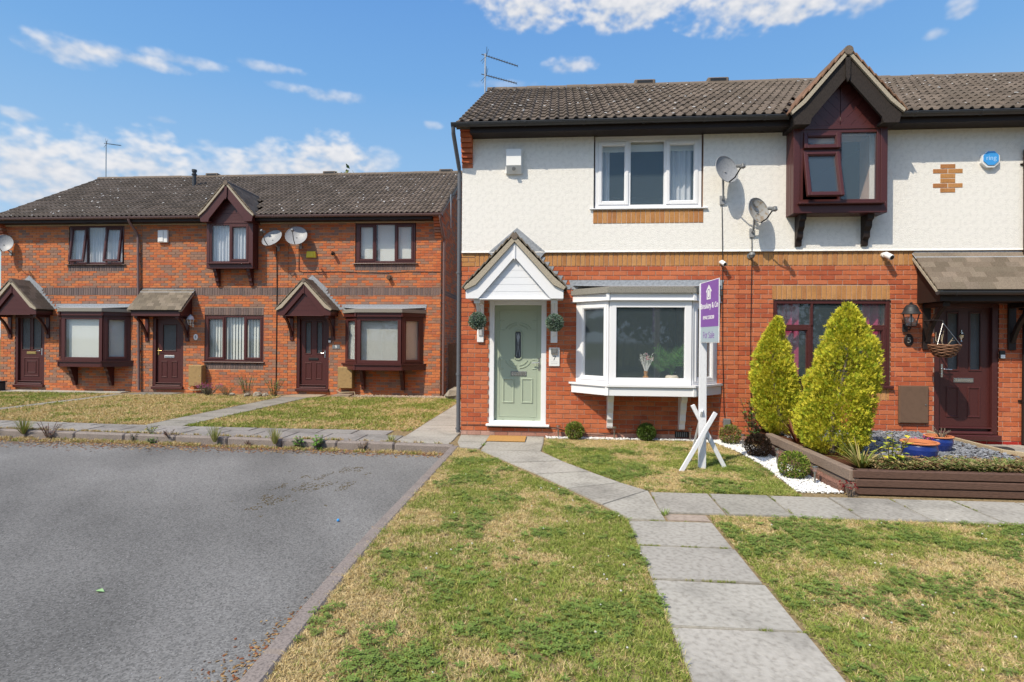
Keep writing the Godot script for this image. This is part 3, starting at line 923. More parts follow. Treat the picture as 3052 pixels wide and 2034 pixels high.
func bay(h: Node3D, trim: Material, white: bool, ox := 0.0) -> Node3D:
	var p := node(h, "bay_window")
	var pl := func(a): return pv(a.map(func(q): return [q[0] + ox, q[1]]))
	var m := MB.new()
	m.slab(pl.call([[1.83, 0.0], [2.37, 0.485], [3.63, 0.485], [4.17, 0.0]]), 2.185, 2.3)
	part(p, "fascia", m, trim)
	m = MB.new()
	m.slab(pl.call([[1.81, 0.0], [2.36, 0.505], [3.64, 0.505], [4.19, 0.0]]), 2.19, 2.202)
	for q in [[2.352, 0.492], [3.648, 0.492]]:
		m.obox(V(q[0] + ox, 2.247, q[1]), V(0.05, 0.125, 0.03), Basis(Vector3(0, 1, 0), -0.35 if q[0] < 3 else 0.35), 0.004)
	part(p, "fascia_trim", m, trim)
	m = MB.new()
	var edge := [[1.8, 0.0], [2.34, 0.53], [3.66, 0.53], [4.2, 0.0]]
	m.slab(pl.call(edge), 2.302, 2.375)
	m.slab(pl.call([[1.83, 0.0], [2.36, 0.5], [3.64, 0.5], [4.17, 0.0]]), 2.374, 2.4)
	part(p, "roof_edge", m, M.mortarfillet)
	m = MB.new()
	m.extrude(pv([[1.765 + ox, 2.55], [4.215 + ox, 2.55], [4.18 + ox, 2.4], [1.81 + ox, 2.4]]), 0.003, 0.012)
	m.quado(V(1.82 + ox, 2.46, 0.012), V(4.18 + ox, 2.46, 0.012), V(3.63 + ox, 2.402, 0.49), V(2.37 + ox, 2.402, 0.49), V(0, 1, 0.2))
	part(p, "flashing", m, M.lead)
	m = MB.new()
	m.slab(pl.call([[1.772, 0.0], [2.345, 0.55], [3.655, 0.55], [4.212, 0.0]]), 0.872, 0.902)
	m.slab(pl.call([[1.8, 0.0], [2.355, 0.525], [3.645, 0.525], [4.19, 0.0]]), 0.86, 0.873)
	part(p, "sill", m, trim)
	m = MB.new()
	m.slab(pl.call([[1.815, 0.0], [2.35, 0.518], [3.64, 0.518], [4.185, 0.0]]), 0.735, 0.859)
	for q in [[2.342, 0.512], [3.648, 0.512]]:
		m.obox(V(q[0] + ox, 0.797, q[1]), V(0.055, 0.13, 0.03), Basis(Vector3(0, 1, 0), -0.35 if q[0] < 3 else 0.35), 0.004)
	part(p, "apron_board", m, trim)
	var y0 := 0.904
	var hh := 2.184 - y0
	var P := [V(1.885 + ox, y0, 0.01), V(2.385 + ox, y0, 0.455), V(3.615 + ox, y0, 0.455), V(4.115 + ox, y0, 0.01)]
	for i in 3:
		var u: Vector3 = P[i + 1] - P[i]
		var w := u.length()
		u = u.normalized()
		var xf := Transform3D(Basis(u, Vector3(0, 1, 0), u.cross(Vector3(0, 1, 0))), P[i])
		if i == 1:
			lights(p, xf, w, hh, trim, [[0.1, w - 0.1, 0.075, hh - 0.06, false]], 0.1)
		elif i == 0:
			lights(p, xf, w - 0.03, hh, trim, [[0.09, w - 0.055, 0.05, hh - 0.05, true]], 0.09)
		else:
			lights(p, xf * Transform3D(Basis(), V(0.03, 0, 0)), w - 0.03, hh, trim, [[0.055, w - 0.12, 0.05, hh - 0.05, true]], 0.09)
	for x in [2.43, 3.56]:
		var b := MB.new()
		b.extrude(pv([[0.0, 0.735], [0.28, 0.735], [0.27, 0.66], [0.215, 0.6], [0.2, 0.5], [0.15, 0.42], [0.14, 0.32], [0.1, 0.26], [0.09, 0.2], [0.075, 0.17], [0.0, 0.17]]), -0.045, 0.045)
		for i in b.v.size():
			var q := b.v[i]; b.v[i] = V(-q.z + x + ox, q.y, q.x)
			q = b.n[i]; b.n[i] = V(-q.z, q.y, q.x)
		part(p, "bracket", b, trim)
	return p

func gable_roof(p: Node3D, cx: float, trim: Material, warm: float) -> void:
	var zf := 0.5
	var deck := MB.new()
	deck.xf = Transform3D(Basis(), V(cx, 0, 0))
	deck.extrude(pv([[0, 5.89], [0.79, 4.99], [0.79, 4.95], [0, 5.83], [-0.79, 4.95], [-0.79, 4.99]]), 0.25, zf - 0.02)
	part(p, "roof_deck", deck, M.darkwood)
	var inside := func(q: Vector3): return q.z > EAVE.x - (q.y - 5.0) / 0.58 - 0.06
	tile_slope(p, V(cx - 0.82, 4.97, -1.3), V(0, 0, zf + 1.32), V(0.82, 0.93, 0), 0.2, 0.135, warm, inside)
	tile_slope(p, V(cx + 0.82, 4.97, zf + 0.02), V(0, 0, -zf - 1.32), V(-0.82, 0.93, 0), 0.2, 0.135, warm, inside)
	var cl := MB.new()
	for s in [-1, 1]:
		cl.quado(V(cx + s * 0.8, 4.97, 0.3), V(cx + s * 0.8, 4.97, 0.33), V(cx, 5.885, -1.15), V(cx, 5.885, 0.3), V(s, 1, 0))
	part(p, "slope_underlay", cl, M.darkwood)
	var k := 4
	for i in k:
		var rt := MB.new()
		rt.tube([V(cx, 5.88, zf + 0.03 - i * 0.43), V(cx, 5.89, zf + 0.03 - i * 0.43 - 0.44)], 0.066, 12)
		part(p, "ridge_tile", rt, M.ridge)
	for s in [-1, 1]:
		var u := MB.new()
		u.xf = Transform3D(Basis(), V(cx, 0, 0))
		u.extrude(pv([[0, 5.9], [s * 0.64, 5.16], [s * 0.81, 5.0], [s * 0.79, 4.955], [s * 0.6, 5.12], [0, 5.83]]), zf - 0.03, zf + 0.015)
		part(p, "verge_mortar", u, M.undercloak)
		var b := MB.new()
		b.xf = Transform3D(Basis(), V(cx, 0, 0))
		b.extrude(pv([[s * 0.002, 5.83], [s * 0.62, 5.1], [s * 0.78, 4.99], [s * 0.74, 4.815], [s * 0.52, 4.815], [s * 0.5, 4.9], [s * 0.002, 5.5]]), zf - 0.06, zf - 0.02)
		part(p, "bargeboard", b, trim)
		var e := MB.new()
		e.box(V(cx + s * 0.52, 4.815, 0.0), V(cx + s * 0.74, 4.86, zf - 0.062), 0.004)
		e.box(V(cx + s * 0.71, 4.86, 0.0), V(cx + s * 0.74, 4.97, zf - 0.062))
		part(p, "side_board", e, trim)
	var f := MB.new()
	f.extrude(pv([[cx - 0.035, 5.78], [cx + 0.035, 5.78], [cx + 0.03, 5.5], [cx, 5.42], [cx - 0.03, 5.5]]), zf - 0.02, zf + 0.01)
	part(p, "finial", f, trim)

func oriel(h: Node3D, cx: float, trim: Material, gtrim: Material, warm: float, split: bool) -> Node3D:
	var p := node(h, "oriel_window")
	gable_roof(p, cx, gtrim, warm)
	# boarded gable
	var T := pv([[cx - 0.7, 4.84], [cx + 0.7, 4.84], [cx, 5.72]])
	if split:
		for s in [-1, 1]:
			for i in 12:
				var o := -0.6 + 0.17 * i
				var st := pv([[cx + s * 0.004, 4.3 + o], [cx + s * 0.9, 4.3 + o + 0.9], [cx + s * 0.9, 4.3 + o + 0.9 + 0.165], [cx + s * 0.004, 4.3 + o + 0.165]])
				for q in Geometry2D.intersect_polygons(st, T):
					var m := MB.new()
					m.extrude(q, 0.27, 0.292)
					part(p, "gable_board", m, trim)
	else:
		for i in 7:
			var y := 4.84 + 0.12 * i
			for q in Geometry2D.intersect_polygons(pv([[cx - 0.8, y], [cx + 0.8, y], [cx + 0.8, y + 0.115], [cx - 0.8, y + 0.115]]), T):
				var m := MB.new()
				m.extrude(q, 0.27, 0.292)
				part(p, "gable_board", m, trim)
	var bk := MB.new()
	bk.extrude(T, 0.262, 0.268)
	part(p, "gable_backing", bk, M.darkwood)
	for s in [-1, 1]:
		for i in 3:
			var m := MB.new()
			m.box(V(cx + s * 0.66, 3.53, 0.005 + i * 0.096), V(cx + s * 0.68, 4.86, 0.005 + i * 0.096 + 0.092), 0.004)
			part(p, "cheek_board", m, trim)
		var fr := MB.new()
		fr.box(V(cx + s * 0.585, 3.53, 0.24), V(cx + s * 0.682, 4.86, 0.302), 0.005)
		part(p, "corner_post", fr, trim)
	var b := MB.new()
	b.box(V(cx - 0.66, 3.532, 0.0), V(cx + 0.66, 3.55, 0.296))
	b.box(V(cx - 0.59, 3.532, 0.27), V(cx + 0.59, 3.655, 0.3), 0.004)
	b.box(V(cx - 0.59, 4.8, 0.2), V(cx + 0.59, 4.86, 0.299), 0.004)
	b.box(V(cx - 0.66, 4.845, 0.0), V(cx + 0.66, 4.858, 0.27))
	part(p, "apron_board", b, trim)
	var s := MB.new()
	s.box(V(cx - 0.62, 3.655, 0.18), V(cx + 0.62, 3.69, 0.37), 0.008)
	part(p, "sill", s, trim)
	var w := 1.17
	var hh := 1.11
	var xf := Transform3D(Basis(), V(cx - 0.585, 3.69, 0.29))
	if split:
		lights(p, xf, w, hh, trim, [[0.05, 0.575, 0.05, 0.78, true, 13.0], [0.05, 0.575, 0.815, hh - 0.05, true, 9.0], [0.61, w - 0.05, 0.05, hh - 0.05, false]], 0.05)
	else:
		lights(p, xf, w, hh, trim, [[0.05, 0.57, 0.05, hh - 0.05, true], [0.605, w - 0.05, 0.05, hh - 0.05, false]], 0.05)
	for x in [-0.5, 0.49]:
		var m := MB.new()
		m.extrude(pv([[0.0, 3.53], [0.23, 3.53], [0.225, 3.46], [0.18, 3.43], [0.17, 3.35], [0.12, 3.29], [0.115, 3.2], [0.07, 3.16], [0.06, 3.08], [0.0, 3.06]]), -0.045, 0.045)
		for i in m.v.size():
			var q := m.v[i]; m.v[i] = V(-q.z + cx + x, q.y, q.x)
			q = m.n[i]; m.n[i] = V(-q.z, q.y, q.x)
		part(p, "bracket", m, M.darkwood if split else trim)
	return p

func canopy(h: Node3D, x0: float, x1: float, trim: Material, guttered: bool) -> void:
	var p := node(h, "canopy")
	var d := MB.new()
	d.extrude(pv([[0.0, 2.91], [0.55, 2.335], [0.55, 2.3], [0.0, 2.86]]), -x1 + 0.02, -x0 - 0.02)
	for i in d.v.size():
		var q := d.v[i]; d.v[i] = V(-q.z, q.y, q.x)
		q = d.n[i]; d.n[i] = V(-q.z, q.y, q.x)
	part(p, "roof_deck", d, M.darkwood)
	tile_slope(p, V(x0, 2.335, 0.575), V(x1 - x0, 0, 0), V(0, 0.59, -0.575), 0.2, 0.117, 0.08 if guttered else 0.0)
	var l := MB.new()
	l.extrude(pv([[x0 + 0.02, 2.985], [x1 - 0.02, 2.985], [x1 - 0.0, 2.93], [x0 + 0.0, 2.93]]), 0.003, 0.014)
	l.quado(V(x0 - 0.01, 2.955, 0.014), V(x1 + 0.01, 2.955, 0.014), V(x1 + 0.01, 2.86, 0.11), V(x0 - 0.01, 2.86, 0.11), V(0, 1, 1))
	part(p, "flashing", l, M.lead)
	for x in [x0 + 0.09, x1 - 0.09]:
		var c := MB.new()
		c.extrude(pv([[0.0, 2.18], [0.52, 2.18], [0.52, 2.33], [0.0, 2.86]]), -x - 0.012, -x + 0.012)
		for i in c.v.size():
			var q := c.v[i]; c.v[i] = V(-q.z, q.y, q.x)
			q = c.n[i]; c.n[i] = V(-q.z, q.y, q.x)
		part(p, "cheek_board", c, trim)
		var u := MB.new()
		var xe: float = x0 if x < (x0 + x1) * 0.5 else x1
		u.bar(V(lerpf(x, xe, 0.5), 2.31, 0.565), V(lerpf(x, xe, 0.5), 2.88, 0.0), 0.035, 0.085, 0.0, Vector3(1, 0, 0))
		part(p, "verge_mortar", u, M.undercloak)
	var f := MB.new()
	f.box(V(x0 + 0.08, 2.18, 0.5), V(x1 - 0.08, 2.33, 0.525), 0.004)
	f.box(V(x0 + 0.1, 2.182, 0.0), V(x1 - 0.1, 2.195, 0.5))
	part(p, "fascia", f, trim)
	if guttered:
		gutter(h, x0 + 0.0, x1 + 0.0, M.blackplastic, 2.315, 0.585, 0.05, "porch_gutter")
	gallows(p, x0 + 0.21, 1.47, 2.18, 0.46, trim)
	gallows(p, x1 - 0.16, 1.47, 2.18, 0.46, trim)

# ------------------------------------------------------------------ doors
func sage_door(h: Node3D) -> void:
	var p := node(h, "door")
	door_frame(p, 0.465, 1.408, 0.2, 2.232, -0.015, M.upvc, 0.085)
	var s := MB.new()
	s.box(V(0.428, 0.163, -0.08), V(1.465, 0.199, 0.07), 0.006)
	s.box(V(0.55, 0.199, -0.08), V(1.325, 0.225, -0.02), 0.006)
	part(p, "sill", s, M.upvc)
	var z := -0.075
	var lf := MB.new()
	var X0 := 0.552
	var X1 := 1.322
	# leaf with an opening for the glass
	wall_sheet(lf, Rect2(X0, 0.23, X1 - X0, 1.915), [Rect2(0.89, 1.27, 0.1, 0.44)], z, z - 0.04)
	part(p, "leaf", lf, M.sage)
	var mo := MB.new()
	var c := 0.94
	# sunk border
	for q in [[0.622, 0.31, 0.632, 2.06], [1.242, 0.31, 1.252, 2.06]]:
		mo.box(V(q[0], q[1], z - 0.01), V(q[2], q[3], z + 0.006), 0.003)
	mo.box(V(0.622, 0.305, z - 0.01), V(1.252, 0.317, z + 0.006), 0.003)
	mo.box(V(0.622, 2.055, z - 0.01), V(1.252, 2.067, z + 0.006), 0.003)
	panel(mo, 0.685, 0.53, 0.88, 0.945, z, 0.028)
	panel(mo, 0.995, 0.53, 1.19, 0.945, z, 0.028)
	# arched mouldings round the glass
	for rr in [[0.155, 0.026], [0.215, 0.022]]:
		for s2 in [-1, 1]:
			var pv_ := V0
			for i in 13:
				var a := lerpf(0.25, PI * 0.5 - 0.12, i / 12.0)
				var q := V(c + s2 * cos(a) * rr[0] * 1.0, (1.72 + sin(a) * rr[0] * 0.6), z)
				var q2 := V(c + s2 * cos(a) * rr[0], 1.27 - sin(a) * rr[0] * 0.75, z)
				if i > 0:
					mo.bar(V(pv_.x, pv_.y, z), V(q.x, q.y, z), rr[1], 0.018, 0.004)
					var o := 2.99 - 0.0
					mo.bar(V(pv_.x, 1.27 - (pv_.y - 1.72) * 1.25, z), V(q2.x, q2.y, z), rr[1], 0.018, 0.004)
				pv_ = q
	for s2 in [-1, 1]:
		for yy in [[1.72, 1.88], [1.09, 1.24]]:
			var x_in: float = c + s2 * 0.235
			var x_out: float = c + s2 * 0.3
			mo.box(V(minf(x_in, x_out), yy[0], z - 0.01), V(maxf(x_in, x_out), yy[0] + 0.02, z + 0.008), 0.004)
			mo.box(V(minf(x_in, x_out), yy[1], z - 0.01), V(maxf(x_in, x_out), yy[1] + 0.02, z + 0.008), 0.004)
			mo.box(V(x_out - 0.012, yy[0], z - 0.01), V(x_out + 0.012, yy[1] + 0.02, z + 0.008), 0.004)
	part(p, "moulding", mo, M.sage)
	# glazed oval with its rim
	var rim := MB.new()
	var oval := []
	for i in 25:
		var a := TAU * i / 24.0
		oval.append(V(c + cos(a) * 0.062, 1.49 + sin(a) * 0.062 + (0.18 if sin(a) > 0.0001 else -0.18), z + 0.004))
	for i in 24:
		rim.bar(oval[i], oval[i + 1], 0.026, 0.024, 0.005)
	part(p, "glass_rim", rim, M.sage)
	var gl := MB.new()
	for i in 24:
		gl.trio(V(c, 1.49, z - 0.006), oval[i] - V(0, 0, 0.01), oval[i + 1] - V(0, 0, 0.01), V(0, 0, 1))
	var g := part(p, "pane", gl, M.frosted)
	var cm := MB.new()
	for i in 2:
		cm.bar(V(c - 0.03 + i * 0.06, 1.3, z - 0.003), V(c + 0.03 - i * 0.06, 1.68, z - 0.003), 0.007, 0.006)
	cm.extrude(pv([[c, 1.69], [c + 0.028, 1.61], [c, 1.54], [c - 0.028, 1.61]]), z - 0.004, z - 0.001)
	part(g, "leading", cm, M.lead)
	letter_plate(p, 0.95, 1.018, z, 0.262, 0.078, M.chrome, M.greyplastic)
	lever(p, 1.29, 1.2, z, -1.0, M.chrome)
	for x in [0.68, 1.19]:
		var k := MB.new()
		k.tube([V(x, 0.262, z), V(x, 0.262, z + 0.012)], 0.018, 10)
		part(p, "screw_cap", k, M.sage)

func brown_door(h: Node3D, x0: float, x1: float, kind: String) -> void:
	var p := node(h, "door")
	var B: Material = M.brown
	door_frame(p, x0, x1, 0.17, 2.21, -0.015, B, 0.085)
	var s := MB.new()
	s.box(V(x0 - 0.01, 0.09, -0.08), V(x1 + 0.01, 0.168, 0.06), 0.01)
	s.box(V(x0 + 0.08, 0.168, -0.08), V(x1 - 0.08, 0.21, 0.02), 0.012)
	s.box(V(x0 + 0.08, 0.255, -0.07), V(x1 - 0.08, 0.275, -0.02), 0.006)
	part(p, "sill", s, B)
	var a := x0 + 0.088
	var b := x1 - 0.088
	var c := (a + b) * 0.5
	var z := -0.07
	var holes := []
	if kind == "slots":
		holes = [Rect2(c - 0.235, 1.16, 0.15, 0.88), Rect2(c + 0.095, 1.16, 0.15, 0.88)]
	elif kind == "half":
		holes = [Rect2(c - 0.2, 1.2, 0.4, 0.75)]
	else:
		holes = [Rect2(c - 0.3, 1.2, 0.25, 0.92), Rect2(c + 0.05, 1.2, 0.25, 0.92)]
	var lf := MB.new()
	wall_sheet(lf, Rect2(a, 0.215, b - a, 1.91), holes, z, z - 0.04)
	part(p, "leaf", lf, B)
	var mo := MB.new()
	for q in holes:
		panel(mo, q.position.x - 0.022, q.position.y - 0.022, q.end.x + 0.022, q.end.y + 0.022, z, 0.026)
		var g := MB.new()
		g.quad(V(q.position.x, q.position.y, z - 0.015), V(q.end.x, q.position.y, z - 0.015), V(q.end.x, q.end.y, z - 0.015), V(q.position.x, q.end.y, z - 0.015))
		part(p, "pane", g, M.frosted)
	if kind == "square":
		panel(mo, c - 0.24, 0.4, c + 0.24, 0.96, z, 0.03)
		panel(mo, c - 0.15, 0.5, c + 0.15, 0.86, z, 0.03)
	else:
		panel(mo, c - 0.25, 0.42, c - 0.06, 0.9, z, 0.03)
		panel(mo, c + 0.06, 0.42, c + 0.25, 0.9, z, 0.03)
	part(p, "moulding", mo, B)
	if kind == "square":
		letter_plate(p, c, 1.1, z, 0.3, 0.075, M.brass, M.brass)
		lever(p, b - 0.05, 1.16, z, -1.0, M.chrome)
	elif kind == "half":
		letter_plate(p, c, 1.03, z, 0.3, 0.075, M.chrome, M.whiteplastic)
		lever(p, b - 0.05, 1.2, z, -1.0, M.brass)
	else:
		letter_plate(p, c, 1.0, z, 0.29, 0.072, M.chrome if h.get_meta("style") == "m" else M.black, M.steel if h.get_meta("style") == "m" else M.black)
		lever(p, a + 0.06 if h.get_meta("style") == "m" else b - 0.05, 1.17, z, 1.0 if h.get_meta("style") == "m" else -1.0, M.chrome)

# ------------------------------------------------------------------ a house of the terrace
# kind "bay": porch left, bay right; kind "oriel": window left, canopied door right. style "m" rendered above, "l" brick all over
func house(label: String, ox: float, z0: float, kind: String, style: String, xa: float, xb: float, mir: bool, lend: bool, rend: bool, seen: Callable, grouped := "") -> Node3D:
	var h := thing("terraced_house", label, "house", V(ox, 0, z0), 0.0, grouped)
	h.set_meta("style", style)
	MIR = mir
	var white := style == "m" and kind == "bay"
	var trim: Material = M.upvc if white else M.brown
	var holes := []
	if kind == "bay":
		holes = [Rect2(0.465, 0.13, 0.943, 2.1), Rect2(1.96, 0.9, 2.08, 1.29), Rect2(2.15, 3.69, 1.735, 1.19)]
	elif kind == "oriel":
		holes = [Rect2(0.53, 0.905, 1.77, 1.33), Rect2(2.94, 0.09, 0.935, 2.12), Rect2(0.8, 3.7, 1.16, 1.1)]
	var top := 4.89
	# mortar core and bricks
	var wm := MB.new()
	wall_sheet(wm, Rect2(xa + 0.009, -0.1, xb - xa - 0.018, top + 0.1), holes, -0.009, -0.28)
	var wall := part(h, "wall", wm, M.mortar if style == "m" else M.mortar_b)
	var zones := []
	var no := holes.duplicate()
	if style == "m":
		if kind == "bay":
			zones.append({"r": Rect2(xa, -0.075, xb - xa, 0.15), "kind": "plinth", "no": no})
			zones.append({"r": Rect2(xa, 0.075, xb - xa, 2.7), "kind": "red", "no": no})
			zones.append({"r": Rect2(xa + 0.225, 2.775, xb - xa - 0.225, 0.225), "kind": "buff", "soldier": true, "no": no})
			zones.append({"r": Rect2(xa, 2.775, 0.225, 0.225), "kind": "buff", "no": no})
		elif kind == "plain":
			zones.append({"r": Rect2(xa, -0.075, xb - xa, 2.85), "kind": "red", "no": no})
		else:
			var head := Rect2(0.51, 2.24, 1.77, 0.222)
			var cill := Rect2(0.51, 0.675, 1.77, 0.225)
			no.append_array([head, cill])
			zones.append({"r": Rect2(xa, -0.075, xb - xa, 0.15), "kind": "painted", "no": no + [Rect2(xa, -0.075, 2.85 - xa, 0.15)]})
			zones.append({"r": Rect2(xa, -0.075, 2.85 - xa, 0.15), "kind": "plinth", "no": no})
			zones.append({"r": Rect2(xa, 0.075, xb - xa, 2.7), "kind": "red", "no": no})
			zones.append({"r": Rect2(xa, 2.775, xb - xa, 0.225), "kind": "buff", "soldier": true, "no": holes})
			zones.append({"r": head, "kind": "buff", "soldier": true, "no": holes})
			zones.append({"r": cill, "kind": "buff", "soldier": true, "no": holes})
	else:
		var soldiers := [Rect2(xa, 2.8, xb - xa, 0.225)]
		if kind == "bay":
			soldiers.append(Rect2(2.15, 3.5, 1.735, 0.19))
		else:
			soldiers.append(Rect2(0.53, 2.235, 1.77, 0.225))
			soldiers.append(Rect2(0.53, 0.69, 1.77, 0.215))
		no.append_array(soldiers)
		zones.append({"r": Rect2(xa, -0.075, xb - xa, top + 0.1), "kind": "multi", "no": no, "runs": true})
		for s in soldiers:
			zones.append({"r": s, "kind": "slate", "soldier": true, "no": holes})
	lay_bricks(wall, zones, 0 if kind == "plain" else 300, seen)
	if style == "m":
		var rm := MB.new()
		wall_sheet(rm, Rect2(xa + (0.004 if lend else 0.0), 3.03, xb - xa - 0.004, top - 3.03), holes, 0.02, -0.005)
		part(wall, "render", rm, M.render)
		var bc := MB.new()
		bc.extrude(pv([[-0.004, 3.03], [0.02, 3.031], [0.032, 3.0], [0.027, 2.996], [-0.004, 3.004]]), -xb, -xa - 0.002)
		part(wall, "bell_cast", bc.turn(), M.render)
	# side and back walls
	var sm := MB.new()
	for e in [[lend, xa], [rend, xb]]:
		var x: float = e[1]
		var s := -1.0 if x == xa else 1.0
		var xo := x - s * 0.009 if e[0] else x
		var xi := x - s * 0.12
		var P := [V(0, -0.1, -0.28), V(0, -0.1, -7.2), V(0, EAVE.y - 0.12, -7.2), V(0, RIDGE.y - 0.12, RIDGE.x), V(0, 5.2, -0.28)]
		for q in [[xo, s], [xi, -s]]:
			for t in [[0, 1, 2], [0, 2, 3], [0, 3, 4]]:
				sm.trio(P[t[0]] + V(q[0], 0, 0), P[t[1]] + V(q[0], 0, 0), P[t[2]] + V(q[0], 0, 0), V(q[1], 0, 0))
		for i in 5:
			sm.quado(P[i] + V(xo, 0, 0), P[(i + 1) % 5] + V(xo, 0, 0), P[(i + 1) % 5] + V(xi, 0, 0), P[i] + V(xi, 0, 0), (P[i] + P[(i + 1) % 5]) * 0.5 - V(0, 3, -3.6))
		if e[0]:
			var br := MB.new()
			var y := -0.075
			var row := 0
			while y < 7.1:
				var z := 0.0 - (0.1125 if row % 2 else 0.0)
				var zl := -4.4
				while z > zl:
					if y + 0.07 < lower_roof(z) - 0.14 and y + 0.07 < lower_roof(z - 0.215) - 0.14 + (0.0 if z < 0 else 0.0) and (y < 4.9 or z < -0.1):
						br.col = brick_tones["slate" if (style == "l" and y > 2.79 and y < 3.0) else ("multi" if style == "l" else "red")][R.randi() % 6]
						br.box(V(x - s * 0.03, y + 0.005, z - 0.215), V(x, y + 0.07, z), 0.003)
					z -= 0.225
				y += 0.075
				row += 1
			part(wall, "side_brickwork", br, M.brick).set_meta("kind", "stuff")
	sm.box(V(xa + 0.12, -0.1, -7.2), V(xb - 0.12, EAVE.y - 0.1, -6.95))
	part(h, "side_wall", sm, M.mortar_b)
	# rooms behind the windows
	var ro := MB.new()
	ro.box(V(xa + 0.125, -0.05, -6.9), V(xb - 0.125, 0.12, -0.285))
	ro.box(V(xa + 0.125, 2.45, -6.9), V(xb - 0.125, 2.68, -0.285))
	ro.box(V(xa + 0.125, 4.9, -6.9), V(xb - 0.125, 4.97, -0.285))
	ro.box(V(xa + 0.125, 0.12, -4.1), V(xb - 0.125, 4.9, -4.0))
	if kind == "bay":
		ro.box(V(1.55, 0.12, -4.0), V(1.65, 2.45, -0.285))
		ro.box(V(1.7, 2.68, -4.0), V(1.8, 4.9, -0.285))
	elif kind == "oriel":
		ro.box(V(2.6, 0.12, -4.0), V(2.7, 2.45, -0.285))
		ro.box(V(2.3, 2.68, -4.0), V(2.4, 4.9, -0.285))
	part(h, "inner_walls", ro, M.room)
	# eaves
	var gx: Array = [1.38, 0.8, 0.5] if kind == "oriel" else []
	var roof := main_roof(h, xa - (0.05 if lend else 0.0), xb + (0.05 if rend else 0.0), lend, rend, gx)
	var fa := MB.new()
	var ends := [[xa + (0.17 if lend else 0.0), xb - (0.2 if rend else 0.0)]]
	if kind == "oriel":
		ends = [[xa, 1.38 - 0.72], [1.38 + 0.72, xb]]
	for e in ends:
		fa = MB.new()
		fa.box(V(e[0], 4.865, 0.285), V(e[1], 5.0, 0.305), 0.002)
		fa.box(V(e[0], 4.868, 0.0), V(e[1], 4.882, 0.285))
		fa.box(V(e[0], 4.882, 0.06), V(e[1], 4.99, 0.28))
		part(h, "fascia", fa, M.darkwood)
	if style == "l":
		for e in ends:
			var be := MB.new()
			be.box(V(e[0], 4.83, 0.001), V(e[1], 4.867, 0.05), 0.003)
			part(h, "soffit_bead", be, M.palewood)
	var gm: Material = M.blackplastic if style == "m" else M.gutter_b
	if kind == "oriel":
		gutter(h, xa + 0.001, 1.38 - 0.78, gm, 4.995, 0.36)
		gutter(h, 1.38 + 0.78, xb - 0.001, gm, 4.995, 0.36)
	else:
		gutter(h, xa - (0.12 if lend else -0.001), xb + (0.1 if rend else -0.001), gm, 4.995, 0.36)
	# stepped brick corbels under the verges
	for e in [[lend, xa, 1.0], [rend, xb, -1.0]]:
		if e[0]:
			var k := 0
			for i in 9:
				var y := 4.39 + 0.075 * i
				var zz := 0.03 + 0.033 * i
				var mb := MB.new()
				mb.col = brick_tones["red" if style == "m" else "multi"][R.randi() % 6]
				mb.box(V(e[1], y + 0.004, -0.03), V(e[1] + e[2] * 0.178, y + 0.071, zz), 0.003)
				part(wall, "corbel_brick", mb, M.brick)
	# openings
	if kind == "bay":
		porch(h, 0.915, trim, M.cladding if white else M.brown, white)
		bay(h, trim, white)
		if white:
			sage_door(h)
		else:
			brown_door(h, 0.465, 1.408, "slots" if rend else "square")
		var w := casement(h, Rect2(2.172, 3.715, 1.69, 1.13), -0.02, trim, [0.318, 0.652, 1.0], [true, false, true], 0.0 if rend or white else 7.0)
		sill(w, 2.09, 3.945, 3.713, -0.1, 0.055, trim)
		if white:
			var hd := MB.new()
			hd.box(V(2.172, 4.846, -0.09), V(3.862, 4.879, -0.02), 0.003)
			part(w, "head_trim", hd, trim)
			pleats(w, "curtain", 2.24, 2.42, 3.76, 4.8, -0.16, M.net)
			pleats(w, "curtain", 3.36, 3.74, 3.76, 4.8, -0.16, M.net)
			var rb := MB.new()
			rb.box(V(2.24, 4.66, -0.14), V(3.8, 4.83, -0.136))
			part(w, "roller_blind", rb, M.blind)
		elif rend:
			for q in [[2.24, 2.72], [2.76, 3.28], [3.32, 3.8]]:
				var rb := MB.new()
				rb.box(V(q[0], 3.76, -0.13), V(q[1], 4.82, -0.126))
				part(w, "roller_blind", rb, M.blind)
		else:
			pleats(w, "net_curtain", 2.22, 3.82, 3.76, 4.82, -0.16, M.net)
	elif kind == "oriel":
		oriel(h, 1.38, M.brown, M.greywood if style == "m" else M.brown, 0.75 if style == "m" else 0.1, style == "m")
		canopy(h, 2.6, 4.2, M.darkwood if style == "m" else M.brown, style == "m")
		brown_door(h, 2.94, 3.875, "slots" if style == "m" else "half")
		var w: Node3D
		if style == "m":
			w = node(h, "window")
			var W := 1.755
			var H := 1.32
			lights(w, Transform3D(Basis(), V(0.537, 0.912, -0.02)), W, H, M.brown, [[0.055, 0.575, 0.055, 0.9, true], [0.055, 0.575, 0.93, H - 0.055, false], [0.61, 1.15, 0.055, H - 0.055, false], [1.185, W - 0.055, 0.055, 0.9, true], [1.185, W - 0.055, 0.93, H - 0.055, false]])
			sill(w, 0.5, 2.32, 0.912, -0.1, 0.05, M.brown, 0.05)
			pleats(w, "curtain", 0.62, 1.0, 0.95, 2.2, -0.2, M.pink, 0.12, 0.03)
			pleats(w, "curtain", 1.95, 2.25, 0.95, 2.2, -0.2, M.pink, 0.12, 0.03)
		else:
			w = casement(h, Rect2(0.535, 0.91, 1.76, 1.32), -0.02, M.brown, [0.32, 0.65, 1.0], [true, false, true])
			sill(w, 0.5, 2.33, 0.912, -0.1, 0.05, M.brown, 0.04)
			vertical_blind(w, 0.62, 2.26, 0.96, 2.19, -0.16)
			pleats(h.get_node("oriel_window"), "net_curtain", 0.82, 1.96, 3.74, 4.78, 0.16, M.net)
